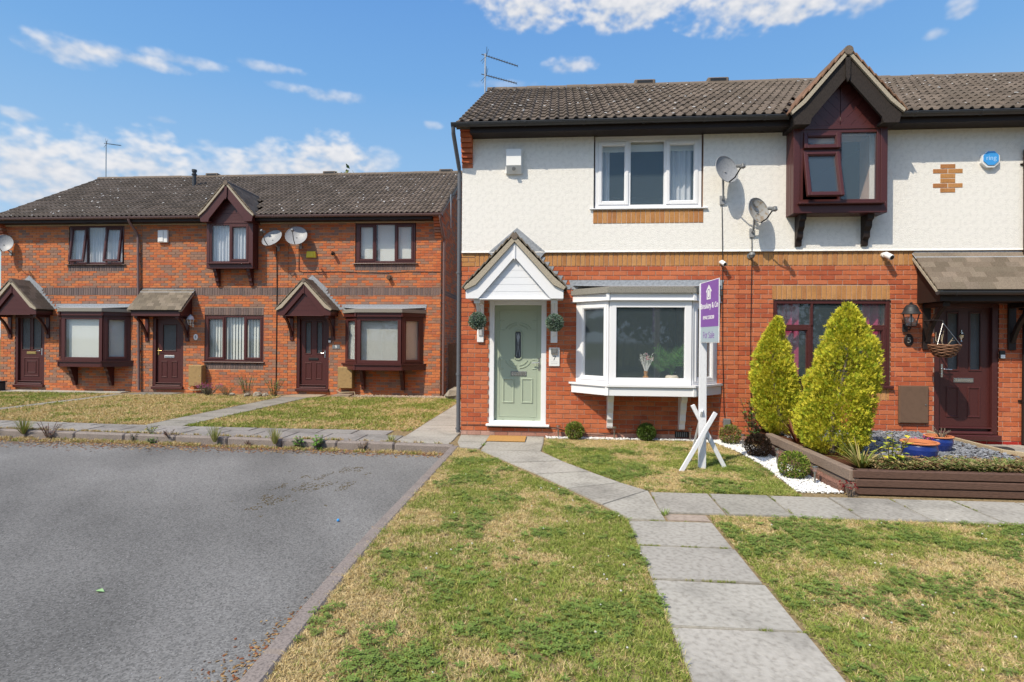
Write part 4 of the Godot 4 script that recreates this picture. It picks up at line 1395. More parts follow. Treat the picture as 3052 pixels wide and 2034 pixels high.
	MIR = false
	return h


# ------------------------------------------------------------------ things on the walls
func dish(label: String, at: Vector3, face: Vector3, wide: float, m: Material, mount: Vector3, roll := 0.0) -> void:
	var t := thing("satellite_dish", label, "satellite dish", at, 0.0, "satellite dishes on the walls")
	var f := face.normalized()
	var x := Vector3(0, 1, 0).cross(f).normalized()
	var y := f.cross(x)
	var B := Basis(x, y, f) * Basis(Vector3(0, 0, 1), roll)
	var d := MB.new()
	d.xf = Transform3D(B * Basis(Vector3(1, 0, 0), PI * 0.5), V0)
	var pr := []
	for i in 9:
		var r := wide * 0.5 * i / 8.0
		pr.append(Vector2(r, 0.5 * (r * r - wide * wide * 0.25) / wide))
	# y of the profile points away from the face
	d.lathe(pr, V0, 28, Vector2(1.0, 1.1))
	part(t, "reflector", d, m)
	var rim := MB.new()
	var pts := []
	for i in 29:
		var a := TAU * i / 28.0
		pts.append(B * V(cos(a) * wide * 0.5, sin(a) * wide * 0.55, 0.0))
	rim.tube(pts, 0.006, 6, -1.0, false)
	part(t, "rim", rim, M.dish)
	var arm := MB.new()
	var foot := B * V(0, -wide * 0.53, 0.0)
	var tip := B * V(0.0, -wide * 0.3, wide * 0.72)
	arm.tube([foot, B * V(0, -wide * 0.52, wide * 0.3), tip], 0.011, 6)
	part(t, "arm", arm, M.iron)
	var l := MB.new()
	l.tube([tip, tip + (B * V(0, 0.05, -0.08))], 0.028, 10)
	l.obox(tip + B * V(0, -0.01, 0.02), V(0.06, 0.07, 0.06), B, 0.01)
	part(t, "receiver", l, M.greyplastic)
	var mo := MB.new()
	var back := B * V(0, -0.02, -wide * 0.1)
	mo.tube([back, back + B * V(0, -0.04, -0.06), mount + V(0, 0.04, 0.06), mount], 0.017, 8)
	mo.box(mount - V(0.04, 0.07, 0.0), mount + V(0.04, 0.07, 0.012), 0.003)
	part(t, "mount", mo, M.dish)

func cable(label: String, pts: Array, r := 0.006) -> void:
	var mb := MB.new()
	mb.tube(pts, r, 5)
	var o := part(self, numbered("cable"), mb, M.black)
	tag(o, label, "cable")

func aerial(label: String, at: Vector3, mast: float, booms: Array) -> void:
	var t := thing("tv_aerial", label, "aerial", at, 0.0, "television aerials on the roofs")
	var m := MB.new()
	m.tube([V0, V(0, mast, 0)], 0.018, 7)
	part(t, "mast", m, M.steel)
	for b in booms:
		var bo := MB.new()
		var y: float = b[0]
		var d: Vector3 = b[1]
		var s := d.cross(Vector3(0.05, 1, 0)).normalized()
		var up := s.cross(d).normalized()
		bo.tube([V(0, y, 0) - d.normalized() * 0.1, V(0, y, 0) + d], 0.01, 5)
		for i in 12:
			var q := V(0, y, 0) + d * (0.12 + 0.88 * i / 11.0)
			bo.tube([q - s * 0.05, q + s * 0.05], 0.004, 4)
			bo.tube([q - up * 0.03, q + up * 0.03], 0.004, 4)
		for e in [-1, 1]:
			bo.tube([V(0, y, 0) + d * 0.04, V(0, y, 0) - d.normalized() * 0.02 + up * 0.17 * e + s * 0.05], 0.005, 4)
			bo.tube([V(0, y, 0) + d * 0.04, V(0, y, 0) - d.normalized() * 0.02 + up * 0.17 * e - s * 0.05], 0.005, 4)
		part(t, "yagi", bo, M.iron)

func wall_box(called: String, label: String, cat: String, lo: Vector3, hi: Vector3, m: Material, group := "", legs := false) -> Node3D:
	var t := thing(called, label, cat, V((lo.x + hi.x) * 0.5, lo.y, lo.z), 0.0, group)
	var w := hi.x - lo.x
	var hh := hi.y - lo.y
	var d := hi.z - lo.z
	var b := MB.new()
	b.box(V(-w * 0.5, 0, 0), V(w * 0.5, hh, d * 0.8), 0.006)
	part(t, "body", b, m)
	var l := MB.new()
	l.box(V(-w * 0.5 + 0.012, 0.012, d * 0.8), V(w * 0.5 - 0.012, hh - 0.012, d), 0.006)
	var lid := part(t, "lid", l, m)
	var k := MB.new()
	k.tube([V(w * 0.5 - 0.05, hh * 0.5, d), V(w * 0.5 - 0.05, hh * 0.5, d + 0.008)], 0.012, 8)
	part(lid, "lock", k, M.steel)
	if legs:
		var p := MB.new()
		p.tube([V(-w * 0.5 + 0.02, 0.01, d * 0.3), V(-w * 0.5 - 0.06, -0.06, d * 0.5), V(-w * 0.4, -0.12, d * 0.6), V(w * 0.5 + 0.03, -0.1, d * 0.6), V(w * 0.5 + 0.06, -lo.y, d * 0.7)], 0.014, 7)
		part(t, "pipe", p, M.palewood)
	return t

func lantern(label: String, at: Vector3, m: Material, s: float) -> void:
	var t := thing("wall_lantern", label, "wall lamp", at, 0.0, "wall lanterns beside the doors")
	var r := MB.new()
	r.lathe([Vector2(0.15, 0.1), Vector2(0.12, 0.14), Vector2(0.1, 0.2), Vector2(0.07, 0.235), Vector2(0.02, 0.25), Vector2(0.025, 0.27), Vector2(0.0, 0.285)].map(func(q): return q * s), V(0, 0, 0.0), 6)
	r.lathe([Vector2(0.0, 0.1), Vector2(0.15, 0.1)].map(func(q): return q * s), V0, 6)
	part(t, "cap", r, m)
	var c := MB.new()
	for i in 6:
		var a := TAU * i / 6.0
		c.tube([V(cos(a) * 0.115, 0.1, sin(a) * 0.115) * s, V(cos(a) * 0.07, -0.08, sin(a) * 0.07) * s], 0.008 * s, 5)
	c.lathe([Vector2(0.0, -0.1), Vector2(0.05, -0.095), Vector2(0.08, -0.08), Vector2(0.0, -0.075)].map(func(q): return q * s), V0, 6)
	part(t, "cage", c, m)
	var g := MB.new()
	for i in 6:
		var a := TAU * i / 6.0
		var b := TAU * (i + 1) / 6.0
		g.quado(V(cos(a) * 0.11, 0.1, sin(a) * 0.11) * s, V(cos(b) * 0.11, 0.1, sin(b) * 0.11) * s, V(cos(b) * 0.068, -0.08, sin(b) * 0.068) * s, V(cos(a) * 0.068, -0.08, sin(a) * 0.068) * s, V(cos(a + 0.5), 0, sin(a + 0.5)))
	part(t, "pane", g, M.glass)
	var u := MB.new()
	u.lathe([Vector2(0.0, -0.03), Vector2(0.025, -0.02), Vector2(0.034, 0.02), Vector2(0.02, 0.05), Vector2(0.015, 0.09)].map(func(q): return q * s), V0, 10)
	part(t, "bulb", u, M.whiteplastic)
	var k := MB.new()
	k.tube([V(0, -0.09, 0) * s, V(0, -0.14, -0.03) * s, V(0, -0.12 * s, -0.14 * s)], 0.011 * s, 6)
	k.box(V(-0.04, -0.17, -0.155) * s, V(0.04, -0.05, -0.135) * s, 0.006)
	part(t, "wall_arm", k, m)

# ------------------------------------------------------------------ plants
func leaf_quad(mb: MB, at: Vector3, dir: Vector3, side: Vector3, l: float, w: float, c0: Color, c1: Color) -> void:
	# a pointed leaf of four triangles, a little folded
	var up := side.cross(dir).normalized()
	var a := at + dir * l * 0.45 + side * w * 0.5 + up * w * 0.14
	var b := at + dir * l * 0.45 - side * w * 0.5 + up * w * 0.14
	var m := at + dir * l * 0.5
	var e := at + dir * l - up * l * 0.08
	mb.col = c0
	mb.tri(at, a, m); mb.tri(at, m, b)
	mb.col = c1
	mb.tri(a, e, m); mb.tri(m, e, b)

func rdir() -> Vector3:
	var z := R.randf_range(-1, 1)
	var a := R.randf() * TAU
	return V(sqrt(1 - z * z) * cos(a), z, sqrt(1 - z * z) * sin(a))

# clipped ball of small leaves
func leaf_ball(mb: MB, m: Vector3, r: float, n: int, l: float, tones: Array, squash := 1.0, bumpy := 0.08) -> void:
	var f := noise(R.randi() % 1000, 3.0 / r * 0.4, FastNoiseLite.TYPE_SIMPLEX_SMOOTH, 2)
	for i in n:
		var d := rdir()
		var rr := r * (1.0 + bumpy * f.get_noise_3dv(d * r * 4.0)) * (1.0 - 0.45 * pow(R.randf(), 2.2))
		var p := m + V(d.x * rr, d.y * rr * squash, d.z * rr)
		var o := (d + rdir() * 0.8 + V(0, 0.25, 0)).normalized()
		var s := o.cross(rdir()).normalized()
		var k: Color = tones[R.randi() % tones.size()]
		leaf_quad(mb, p, o, s, l * R.randf_range(0.7, 1.3), l * 0.55, k, k * 1.15)

func box_ball(label: String, at: Vector3, r: float, tones: Array, n: int) -> void:
	var t := thing("box_ball", label, "shrub", at, 0.0, "clipped box balls in the white pebbles")
	var s := MB.new()
	s.tube([V(0, -0.02, 0), V(0.01, r * 0.9, 0)], 0.015, 6)
	for i in 9:
		var d := rdir()
		s.tube([V(0, r * 0.35, 0), V(d.x, absf(d.y) * 0.6 + 0.3, d.z) * r * 0.85 + V(0, r * 0.3, 0)], 0.005, 4)
	part(t, "stem", s, M.fence)
	var c := MB.new()
	leaf_ball(c, V(0, r * 0.92, 0), r, n, 0.026, tones, 0.95)
	part(t, "crown", c, M.leaf)

# golden conifer: (height 0..1, radius, shift sideways) up the crown; sprays gather in clumps
func conifer(label: String, at: Vector3, hh: float, prof: Array, n: int, clumps: int) -> void:
	var t := thing("golden_conifer", label, "conifer", at, 0.0, "golden conifers in the raised bed")
	var spot := func(y: float) -> Vector2:
		for k in prof.size() - 1:
			if y >= prof[k].x and y <= prof[k + 1].x:
				var q: Vector3 = prof[k].lerp(prof[k + 1], (y - prof[k].x) / (prof[k + 1].x - prof[k].x))
				return Vector2(q.y, q.z)
		return Vector2(0.01, prof[-1].z)
	var s := MB.new()
	var pts := []
	for i in 7:
		pts.append(V(spot.call(i / 7.0).y, hh * i / 7.0 - 0.05, 0))
	s.tube(pts, 0.035, 8, 0.006)
	part(t, "trunk", s, M.fence)
	var mb := MB.new()
	var tones := [Color(0.62, 0.56, 0.05), Color(0.52, 0.51, 0.045), Color(0.68, 0.6, 0.07), Color(0.42, 0.46, 0.04), Color(0.34, 0.41, 0.04), Color(0.56, 0.5, 0.05)]
	var cl := []
	while cl.size() < clumps:
		var y := R.randf()
		if R.randf() < spot.call(y).x / 0.42 + 0.08:
			cl.append([y, R.randf() * TAU, R.randf_range(-0.06, 0.1), R.randi() % 6])
	for i in n:
		var c: Array = cl[R.randi() % clumps]
		var rad0: float = maxf(0.05, spot.call(c[0]).x)
		var dy := R.randfn(0, 0.045)
		var da := R.randfn(0, 0.065 / rad0)
		var y := clampf(c[0] + dy / hh, 0.0, 1.0)
		var q: Vector2 = spot.call(y)
		var a: float = c[1] + da
		var far := (dy * dy + da * da * rad0 * rad0) / 0.0065
		var d := V(cos(a), 0, sin(a))
		var depth: float = (1.0 + c[2] - 0.1 * far) * (1.0 - 0.35 * pow(R.randf(), 2.2))
		var p := V(q.y, y * hh, 0) + d * (q.x * depth + R.randf_range(-0.01, 0.015))
		var o := (d * 0.7 + V(0, 0.8, 0) + rdir() * 0.5).normalized()
		var sd := o.cross(rdir()).normalized()
		var l := R.randf_range(0.03, 0.07)
		var k: Color = tones[(c[3] + R.randi() % 3) % 6] * R.randf_range(0.85, 1.15)
		leaf_quad(mb, p, o, sd, l, l * 0.26, k, k)
		for e in [-1, 1]:
			leaf_quad(mb, p + o * l * 0.2, (o + sd * e * 0.9).normalized(), sd, l * 0.62, l * 0.2, k, k)
	part(t, "crown", mb, M.leaf)

# arching strap leaves from one point
func strap_plant(called: String, label: String, cat: String, at: Vector3, n: int, l: float, w: float, tones: Array, spread: float, droop: float, group := "") -> void:
	var t := thing(called, label, cat, at, 0.0, group)
	for i in n:
		var a := R.randf() * TAU
		var el := R.randf_range(0.15, 1.0)
		var d := V(cos(a) * spread * el, 1.0, sin(a) * spread * el).normalized()
		var L := l * R.randf_range(0.55, 1.1)
		var mb := MB.new()
		mb.col = tones[R.randi() % tones.size()]
		var p := V(cos(a), 0, sin(a)) * 0.02
		var prev := p
		var side := d.cross(V(0, 1, 0)).normalized()
		if side.length() < 0.5:
			side = V(1, 0, 0)
		var pw := w
		for k in range(1, 7):
			var s := k / 6.0
			var q := p + d * L * s - V(0, droop * L * s * s * (0.4 + el), 0)
			var ww := w * (1.0 - s * s)
			mb.quad(prev - side * pw * 0.5, prev + side * pw * 0.5, q + side * ww * 0.5, q - side * ww * 0.5)
			prev = q
			pw = ww
		part(t, "leaf", mb, M.leaf)

func leafy_plant(called: String, label: String, cat: String, at: Vector3, stems: int, hh: float, spread: float, leaf_l: float, leaf_w: float, per: int, tones: Array, group := "", flower := Color(0, 0, 0), nf := 0) -> void:
	var t := thing(called, label, cat, at, 0.0, group)
	var st := MB.new()
	var lv := MB.new()
	var fl := MB.new()
	for i in stems:
		var a := R.randf() * TAU
		var top := V(cos(a) * spread * R.randf_range(0.2, 1.0), hh * R.randf_range(0.6, 1.0), sin(a) * spread * R.randf_range(0.2, 1.0))
		var foot := V(cos(a), 0, sin(a)) * spread * 0.15
		st.tube([foot, (foot + top) * 0.5 + V(0, hh * 0.08, 0), top], 0.004, 4)
		for k in per:
			var s := (k + 0.5) / per
			var p := foot.lerp(top, s) + V(0, hh * 0.08 * sin(s * PI), 0)
			var aa := k * 2.4 + R.randf()
			var d := V(cos(aa), R.randf_range(-0.25, 0.5), sin(aa)).normalized()
			leaf_quad(lv, p, d, d.cross(V(0, 1, 0)).normalized(), leaf_l * R.randf_range(0.6, 1.15) * (1.0 - 0.35 * s), leaf_w, tones[R.randi() % tones.size()], tones[R.randi() % tones.size()])
		for k in nf:
			fl.col = flower * R.randf_range(0.7, 1.2)
			var p := top + rdir() * 0.03
			for e in 4:
				var d := rdir()
				fl.col = flower * R.randf_range(0.75, 1.15)
				leaf_quad(fl, p, d, d.cross(rdir()).normalized(), 0.02, 0.014, fl.col, fl.col)
	part(t, "stem", st, M.fence)
	part(t, "foliage", lv, M.leaf)
	if nf > 0:
		part(t, "flower", fl, M.leaf)

func tree(label: String, at: Vector3, trunk_h: float, crown_r: Vector3, n: int, leaf: float, tones: Array) -> void:
	var t := thing("tree", label, "tree", at)
	var tr := MB.new()
	tr.tube([V(0, -0.2, 0), V(0.1, trunk_h * 0.6, 0.05), V(0.05, trunk_h + crown_r.y, 0)], 0.22, 9, 0.05)
	var mid := V(0, trunk_h + crown_r.y * 0.9, 0)
	var clumps := []
	for i in 26:
		var d := rdir()
		var e := mid + d * crown_r * R.randf_range(0.45, 0.92)
		tr.tube([V(0.05, trunk_h * R.randf_range(0.7, 1.3), 0), (mid + e) * 0.5, e], 0.05, 5, 0.01)
		clumps.append(e)
	part(t, "trunk", tr, M.fence)
	var c := MB.new()
	for i in n:
		var e: Vector3 = clumps[R.randi() % clumps.size()]
		var p := e + rdir() * crown_r * 0.34 * pow(R.randf(), 0.5)
		var d := rdir()
		var k: Color = tones[R.randi() % tones.size()]
		leaf_quad(c, p, d, d.cross(rdir()).normalized(), leaf * R.randf_range(0.7, 1.3), leaf * 0.6, k, k * 1.1)
	part(t, "crown", c, M.leaf)

# ------------------------------------------------------------------ masses
func scatter(called: String, label: String, mesh: Mesh, m: Material, rows: PackedFloat32Array) -> void:
	var mm := MultiMesh.new()
	mm.transform_format = MultiMesh.TRANSFORM_3D
	mm.use_colors = true
	mm.mesh = mesh
	mm.instance_count = rows.size() / 16
	mm.buffer = rows
	var o := MultiMeshInstance3D.new()
	o.name = numbered(called)
	o.multimesh = mm
	o.material_override = m
	o.set_meta("kind", "stuff")
	o.set_meta("label", label)
	o.set_meta("category", called.replace("_", " "))
	add_child(o)

func put(at: Vector3, b: Basis, c: Color) -> PackedFloat32Array:
	return PackedFloat32Array([b.x.x, b.y.x, b.z.x, at.x, b.x.y, b.y.y, b.z.y, at.y, b.x.z, b.y.z, b.z.z, at.z, c.r, c.g, c.b, 1.0])

func tuft_mesh(seed: int, n: int, l: float, w: float, spread: float) -> ArrayMesh:
	R.seed = seed
	var mb := MB.new()
	for i in n:
		var a := R.randf() * TAU
		var foot := V(R.randf_range(-1, 1), 0, R.randf_range(-1, 1)) * 0.016
		var k := R.randf_range(0.25, 1.0)
		var d := V(cos(a) * spread * k, 1.0, sin(a) * spread * k).normalized()
		var L := l * R.randf_range(0.5, 1.15)
		var s := d.cross(rdir()).normalized() * w * 0.5
		var m := foot + d * L * 0.55
		var e := foot + d * L - V(0, L * 0.18 * k, 0) + V(cos(a), 0, sin(a)) * L * 0.2 * k
		mb.col = Color(1, 1, 1) * R.randf_range(0.8, 1.15)
		mb.quad(foot - s, foot + s, m + s * 0.8, m - s * 0.8)
		mb.tri(m - s * 0.8, m + s * 0.8, e)
	return mb.mesh()

func clover_mesh(seed: int) -> ArrayMesh:
	R.seed = seed
	var mb := MB.new()
	for i in 6:
		var p := V(R.randf_range(-1, 1) * 0.03, R.randf_range(0.01, 0.026), R.randf_range(-1, 1) * 0.03)
		var a0 := R.randf() * TAU
		for k in 3:
			var a := a0 + k * TAU / 3.0
			var d := V(cos(a), R.randf_range(-0.1, 0.35), sin(a)).normalized()
			mb.col = Color(1, 1, 1) * R.randf_range(0.85, 1.15)
			var s := d.cross(V(0, 1, 0)).normalized()
			mb.tri(p, p + d * 0.011 + s * 0.006, p + d * 0.011 - s * 0.006)
			mb.tri(p + d * 0.011 + s * 0.006, p + d * 0.015, p + d * 0.011 - s * 0.006)
	return mb.mesh()

func pebble_mesh(seed: int, flat: float) -> ArrayMesh:
	R.seed = seed
	var mb := MB.new()
	var P := []
	for i in 5:
		var ring := []
		for j in 7:
			var el := -PI * 0.5 + PI * i / 4.0
			var a := TAU * j / 7.0
			ring.append(V(cos(el) * cos(a), sin(el) * flat, cos(el) * sin(a) * 0.8) * 0.5 * R.randf_range(0.85, 1.1))
		P.append(ring)
	for i in 4:
		for j in 7:
			mb.quado(P[i][j], P[i][(j + 1) % 7], P[i + 1][(j + 1) % 7], P[i + 1][j], P[i][j] + P[i + 1][j] + P[i][(j + 1) % 7] + P[i + 1][(j + 1) % 7])
	return mb.mesh()

var dryf: FastNoiseLite
var dryf2: FastNoiseLite

# how parched the lawn is at a place: 0 green, 1 straw
func dry(x: float, z: float) -> float:
	var d := 0.56 + 0.75 * dryf.get_noise_2d(x, z) + 0.35 * dryf2.get_noise_2d(x, z)
	if z > 0.9 and x < 2.3:      # verge by the kerb: straw along the stones, greener by the path
		d += 0.62 * clampf(1.0 - (x - 0.1) / (0.35 + 0.12 * maxf(0.0, z - 2.0)), 0.0, 1.0) - 0.12
		d += 0.3 * clampf((z - 5.0) * 0.6, 0.0, 1.0) * clampf(1.3 - x, 0.0, 1.0)
		d -= 0.25 * clampf((x - 1.2) * 1.2, 0.0, 1.0)
	elif z > 3.5:
		d += 0.1 * clampf((x - 3.9) * 0.8, -0.8, 1.0) - 0.1
	elif z > 0.0:
		d += 0.42 * clampf(1.0 - z * 0.75, -0.4, 1.0)
	elif x < -5.5:
		d += 0.33 - 0.35 * clampf((x + 6.6) * 1.5, 0.0, 1.0) * clampf((z + 4.0), 0.0, 1.0) - 0.4 * clampf((-10.6 - x) * 2.0, 0.0, 1.0)
	else:
		d += 0.02 - 0.14 * clampf((x + 1.6) * -0.4 + 0.2, 0.0, 1.0)
	return clampf(d, 0.0, 1.0)

func lawn_grass(label: String, poly: PackedVector2Array, density: float, mesh: Array, size: float, seed: int, y := -0.012) -> void:
	R.seed = seed
	var lo := poly[0]
	var hi := poly[0]
	for p in poly:
		lo = lo.min(p)
		hi = hi.max(p)
	var n := int((hi.x - lo.x) * (hi.y - lo.y) * density)
	var ra := PackedFloat32Array()
	var rb := PackedFloat32Array()
	var greens := [Color(0.26, 0.32, 0.06), Color(0.32, 0.37, 0.085), Color(0.2, 0.27, 0.05), Color(0.4, 0.41, 0.12)]
	var straws := [Color(0.68, 0.52, 0.26), Color(0.76, 0.61, 0.34), Color(0.56, 0.41, 0.18), Color(0.64, 0.52, 0.26)]
	for i in n:
		var p := Vector2(R.randf_range(lo.x, hi.x), R.randf_range(lo.y, hi.y))
		if not Geometry2D.is_point_in_polygon(p, poly):
			continue
		var d := dry(p.x, p.y)
		var straw := R.randf() < clampf((d - 0.5) * 1.5 + 0.5, 0.1, 0.95)
		var c: Color = straws[R.randi() % 4] if straw else greens[R.randi() % 4]
		c = c * R.randf_range(0.8, 1.15)
		var s := size * R.randf_range(0.65, 1.25) * (0.85 if straw else 1.05)
		var b := Basis(Vector3(0, 1, 0), R.randf() * TAU) * Basis(Vector3(1, 0, 0), R.randf_range(-0.35, 0.35))
		var row := put(V(p.x, y, p.y), b * Basis.from_scale(V(s, s * R.randf_range(0.6, 1.1), s)), c)
		if i % 2:
			rb.append_array(row)
		else:
			ra.append_array(row)
	scatter("grass", label, mesh[0], M.grass, ra)
	scatter("grass", label.replace("grass", "grass blades"), mesh[1], M.grass, rb)

# a clipped hedge: leaves over a long block
func hedge(label: String, a: Vector3, b: Vector3, hh: float, w: float, n: int) -> void:
	var t := thing("hedge", label, "hedge", a)
	var st := MB.new()
	var L := (b - a).length()
	var x := 0.5
	while x < L:
		st.tube([(b - a).normalized() * x + V(0, -0.1, 0), (b - a).normalized() * x + V(R.randf_range(-0.2, 0.2), hh * 0.8, 0)], 0.03, 5)
		x += 0.8
	part(t, "stem", st, M.fence)
	var c := MB.new()
	for i in n:
		var p := (b - a) * R.randf() + V(0, R.randf() * hh, R.randf_range(-0.5, 0.5) * w)
		if R.randf() < 0.6:
			p.z = (-0.5 if R.randf() < 0.7 else 0.5) * w + R.randf_range(-0.1, 0.1)
		var d := rdir()
		var k: Color = [Color(0.07, 0.12, 0.03), Color(0.1, 0.16, 0.04), Color(0.05, 0.09, 0.02)][R.randi() % 3]
		leaf_quad(c, p, d, d.cross(rdir()).normalized(), R.randf_range(0.12, 0.25), 0.11, k, k)
	part(t, "foliage", c, M.leaf)

# ------------------------------------------------------------------ sky
var cam_basis: Basis
const FPX := 1655.0     # focal length in pixels of the 3052 x 2034 picture

func az_el(px: float, py: float) -> Vector2:
	var d := (cam_basis * V((px - 1526.0) / FPX, -(py - 1017.0) / FPX, -1.0)).normalized()
	return Vector2(rad_to_deg(atan2(d.x, -d.z)), rad_to_deg(asin(d.y)))

func make_sky() -> Sky:
	var W := 4096
	var H := 2048
	var im := Image.create(W, H, false, Image.FORMAT_RGBF)
	var stops := [[-90.0, Color(0.2, 0.22, 0.2)], [-2.0, Color(0.36, 0.46, 0.55)], [0.0, Color(0.56, 0.7, 0.86)], [7.0, Color(0.46, 0.65, 0.86)], [14.0, Color(0.315, 0.545, 0.83)], [24.0, Color(0.19, 0.42, 0.78)], [34.0, Color(0.13, 0.325, 0.72)], [60.0, Color(0.07, 0.21, 0.58)], [90.0, Color(0.05, 0.17, 0.5)]]
	for j in H:
		var el := 90.0 - 180.0 * (j + 0.5) / H
		var c := Color()
		for k in stops.size() - 1:
			if el >= stops[k][0] and el <= stops[k + 1][0]:
				c = stops[k][1].lerp(stops[k + 1][1], (el - stops[k][0]) / (stops[k + 1][0] - stops[k][0]))
		im.fill_rect(Rect2i(0, j, W, 1), c)
	# the bright air round the sun
	var sd := V(-0.87, 1.57, 1.0).normalized()
	for j in range(0, H / 2, 4):
		var el := PI * 0.5 - PI * (j + 2.0) / H
		for i in range(0, W, 4):
			var az := TAU * (i + 2.0) / W
			var cs := V(sin(az) * cos(el), sin(el), -cos(az) * cos(el)).dot(sd)
			if cs > 0.6:
				var k := pow((cs - 0.6) / 0.4, 2.0)
				var c := im.get_pixel(i, j)
				im.fill_rect(Rect2i(i, j, 4, 4), c + Color(1.0, 0.97, 0.9) * (0.6 * k + 4.0 * pow(k, 6.0)))
	# clouds: centre and half size in degrees, thickness, wispiness
	var blobs := []
	for q in [[60, 105, 330, 190, 0.75, 0.5], [180, 145, 560, 190, 0.8, 0.5], [400, 158, 670, 196, 0.6, 0.6], [685, 184, 905, 214, 0.5, 0.6], [800, 250, 960, 276, 0.28, 0.7], [870, 268, 1110, 306, 0.5, 0.6], [-20, 322, 135, 364, 0.6, 0.5], [440, 346, 525, 366, 0.3, 0.6],
			[-60, 372, 240, 640, 0.9, 0.2], [130, 400, 420, 640, 0.8, 0.2], [320, 395, 560, 640, 0.85, 0.2], [480, 440, 820, 640, 0.7, 0.3], [700, 430, 960, 600, 0.8, 0.2], [870, 402, 1110, 560, 0.9, 0.2], [1050, 440, 1190, 520, 0.5, 0.4],
			[1350, -60, 1560, 22, 0.7, 0.4], [1450, -60, 1700, 96, 0.95, 0.2], [1640, -130, 2120, 70, 0.95, 0.2], [1720, -60, 2020, 92, 0.95, 0.2], [2000, -160, 2560, 82, 0.95, 0.2], [2240, -50, 2480, 76, 0.95, 0.2], [2480, -60, 2690, 40, 0.8, 0.3], [2815, -12, 2915, 52, 0.6, 0.4], [2745, 84, 2825, 118, 0.45, 0.5],
			[1625, 168, 1775, 218, 0.75, 0.3], [1395, 238, 1590, 266, 0.25, 0.7], [1258, 362, 1318, 386, 0.4, 0.5]]:
		var m := az_el((q[0] + q[2]) * 0.5, (q[1] + q[3]) * 0.5)
		var s := Vector2(absf(az_el(q[2], (q[1] + q[3]) * 0.5).x - az_el(q[0], (q[1] + q[3]) * 0.5).x), absf(az_el((q[0] + q[2]) * 0.5, q[3]).y - az_el((q[0] + q[2]) * 0.5, q[1]).y)) * 0.5
		blobs.append([m, s, q[4], q[5]])
	R.seed = 404
	for i in 60:
		var m := Vector2(R.randf_range(48, 312), pow(R.randf(), 1.5) * 48.0 + 4.0)
		var big := R.randf() < 0.35
		blobs.append([m, Vector2(R.randf_range(4, 11) if big else R.randf_range(1.5, 6), R.randf_range(1.5, 4.0) if big else R.randf_range(0.4, 1.2)), R.randf_range(0.5, 0.95), 0.25 if big else 0.5])
	var f := noise(505, 0.33, FastNoiseLite.TYPE_SIMPLEX_SMOOTH, 5)
	var ppd := W / 360.0
	for b in blobs:
		var m: Vector2 = b[0]
		var s: Vector2 = b[1] * 1.25
		for j in range(int((90.0 - m.y - s.y) * ppd), int((90.0 - m.y + s.y) * ppd) + 1):
			if j < 0 or j >= H / 2 + 4:
				continue
			var el := 90.0 - (j + 0.5) / ppd
			for i in range(int((m.x - s.x) * ppd), int((m.x + s.x) * ppd) + 1):
				var az := (i + 0.5) / ppd
				var a := (az - m.x) / s.x
				var e := (el - m.y) / s.y
				var d := 1.0 - a * a - e * e
				if d < 0.0:
					continue
				var k := f.get_noise_2d(az * 1.0, el * 1.9)
				var k2 := f.get_noise_2d(az * 2.7 + 31.0, el * 4.6)
				var al: float = smoothstep(0.05, 1.0 + b[3] * 0.6, d * 1.0 + k * 0.7 + k2 * 0.25) * minf(1.0, b[2] * 1.05)
				if al < 0.004:
					continue
				var lit := clampf(0.62 + 0.36 * e + 0.5 * k + 0.3 * k2, 0.0, 1.0)
				var cc := Color(0.52, 0.58, 0.68).lerp(Color(0.86, 0.86, 0.88), lit)
				var ii := posmod(i, W)
				im.set_pixel(ii, j, im.get_pixel(ii, j).lerp(cc, al))
	var pm := PanoramaSkyMaterial.new()
	pm.panorama = ImageTexture.create_from_image(im)
	pm.energy_multiplier = 1.0
	var sky := Sky.new()
	sky.sky_material = pm
	return sky

# ------------------------------------------------------------------ ground
func flag(parent: Node3D, q: Array, y: float, col: Color, gap := 0.008) -> void:
	var m := Vector2.ZERO
	for p in q:
		m += Vector2(p[0], p[1]) / q.size()
	var poly := PackedVector2Array()
	var inn := PackedVector2Array()
	for p in q:
		var v := Vector2(p[0], p[1])
		poly.append(v + (m - v).normalized() * gap * 1.4)
		inn.append(v + (m - v).normalized() * (gap * 1.4 + 0.008))
	var mb := MB.new()
	mb.col = col
	mb.slab(poly, -0.06, y - 0.005)
	mb.slab(inn, y - 0.005, y)
	part(parent, "paving_slab", mb, M.slab)

func kerb_near(z: float) -> float:
	return 0.02 + 0.02 * clampf((z - 1.0) / 4.0, 0, 1) + 0.1 * clampf((z - 4.9) / 2.0, 0, 3)

func kerb_far(x: float) -> float:
	return 0.95 + x * 0.062

func slab_tone() -> Color:
	var g := R.randf_range(0.9, 1.08)
	return Color(0.44 * g, 0.42 * g, 0.378 * g)

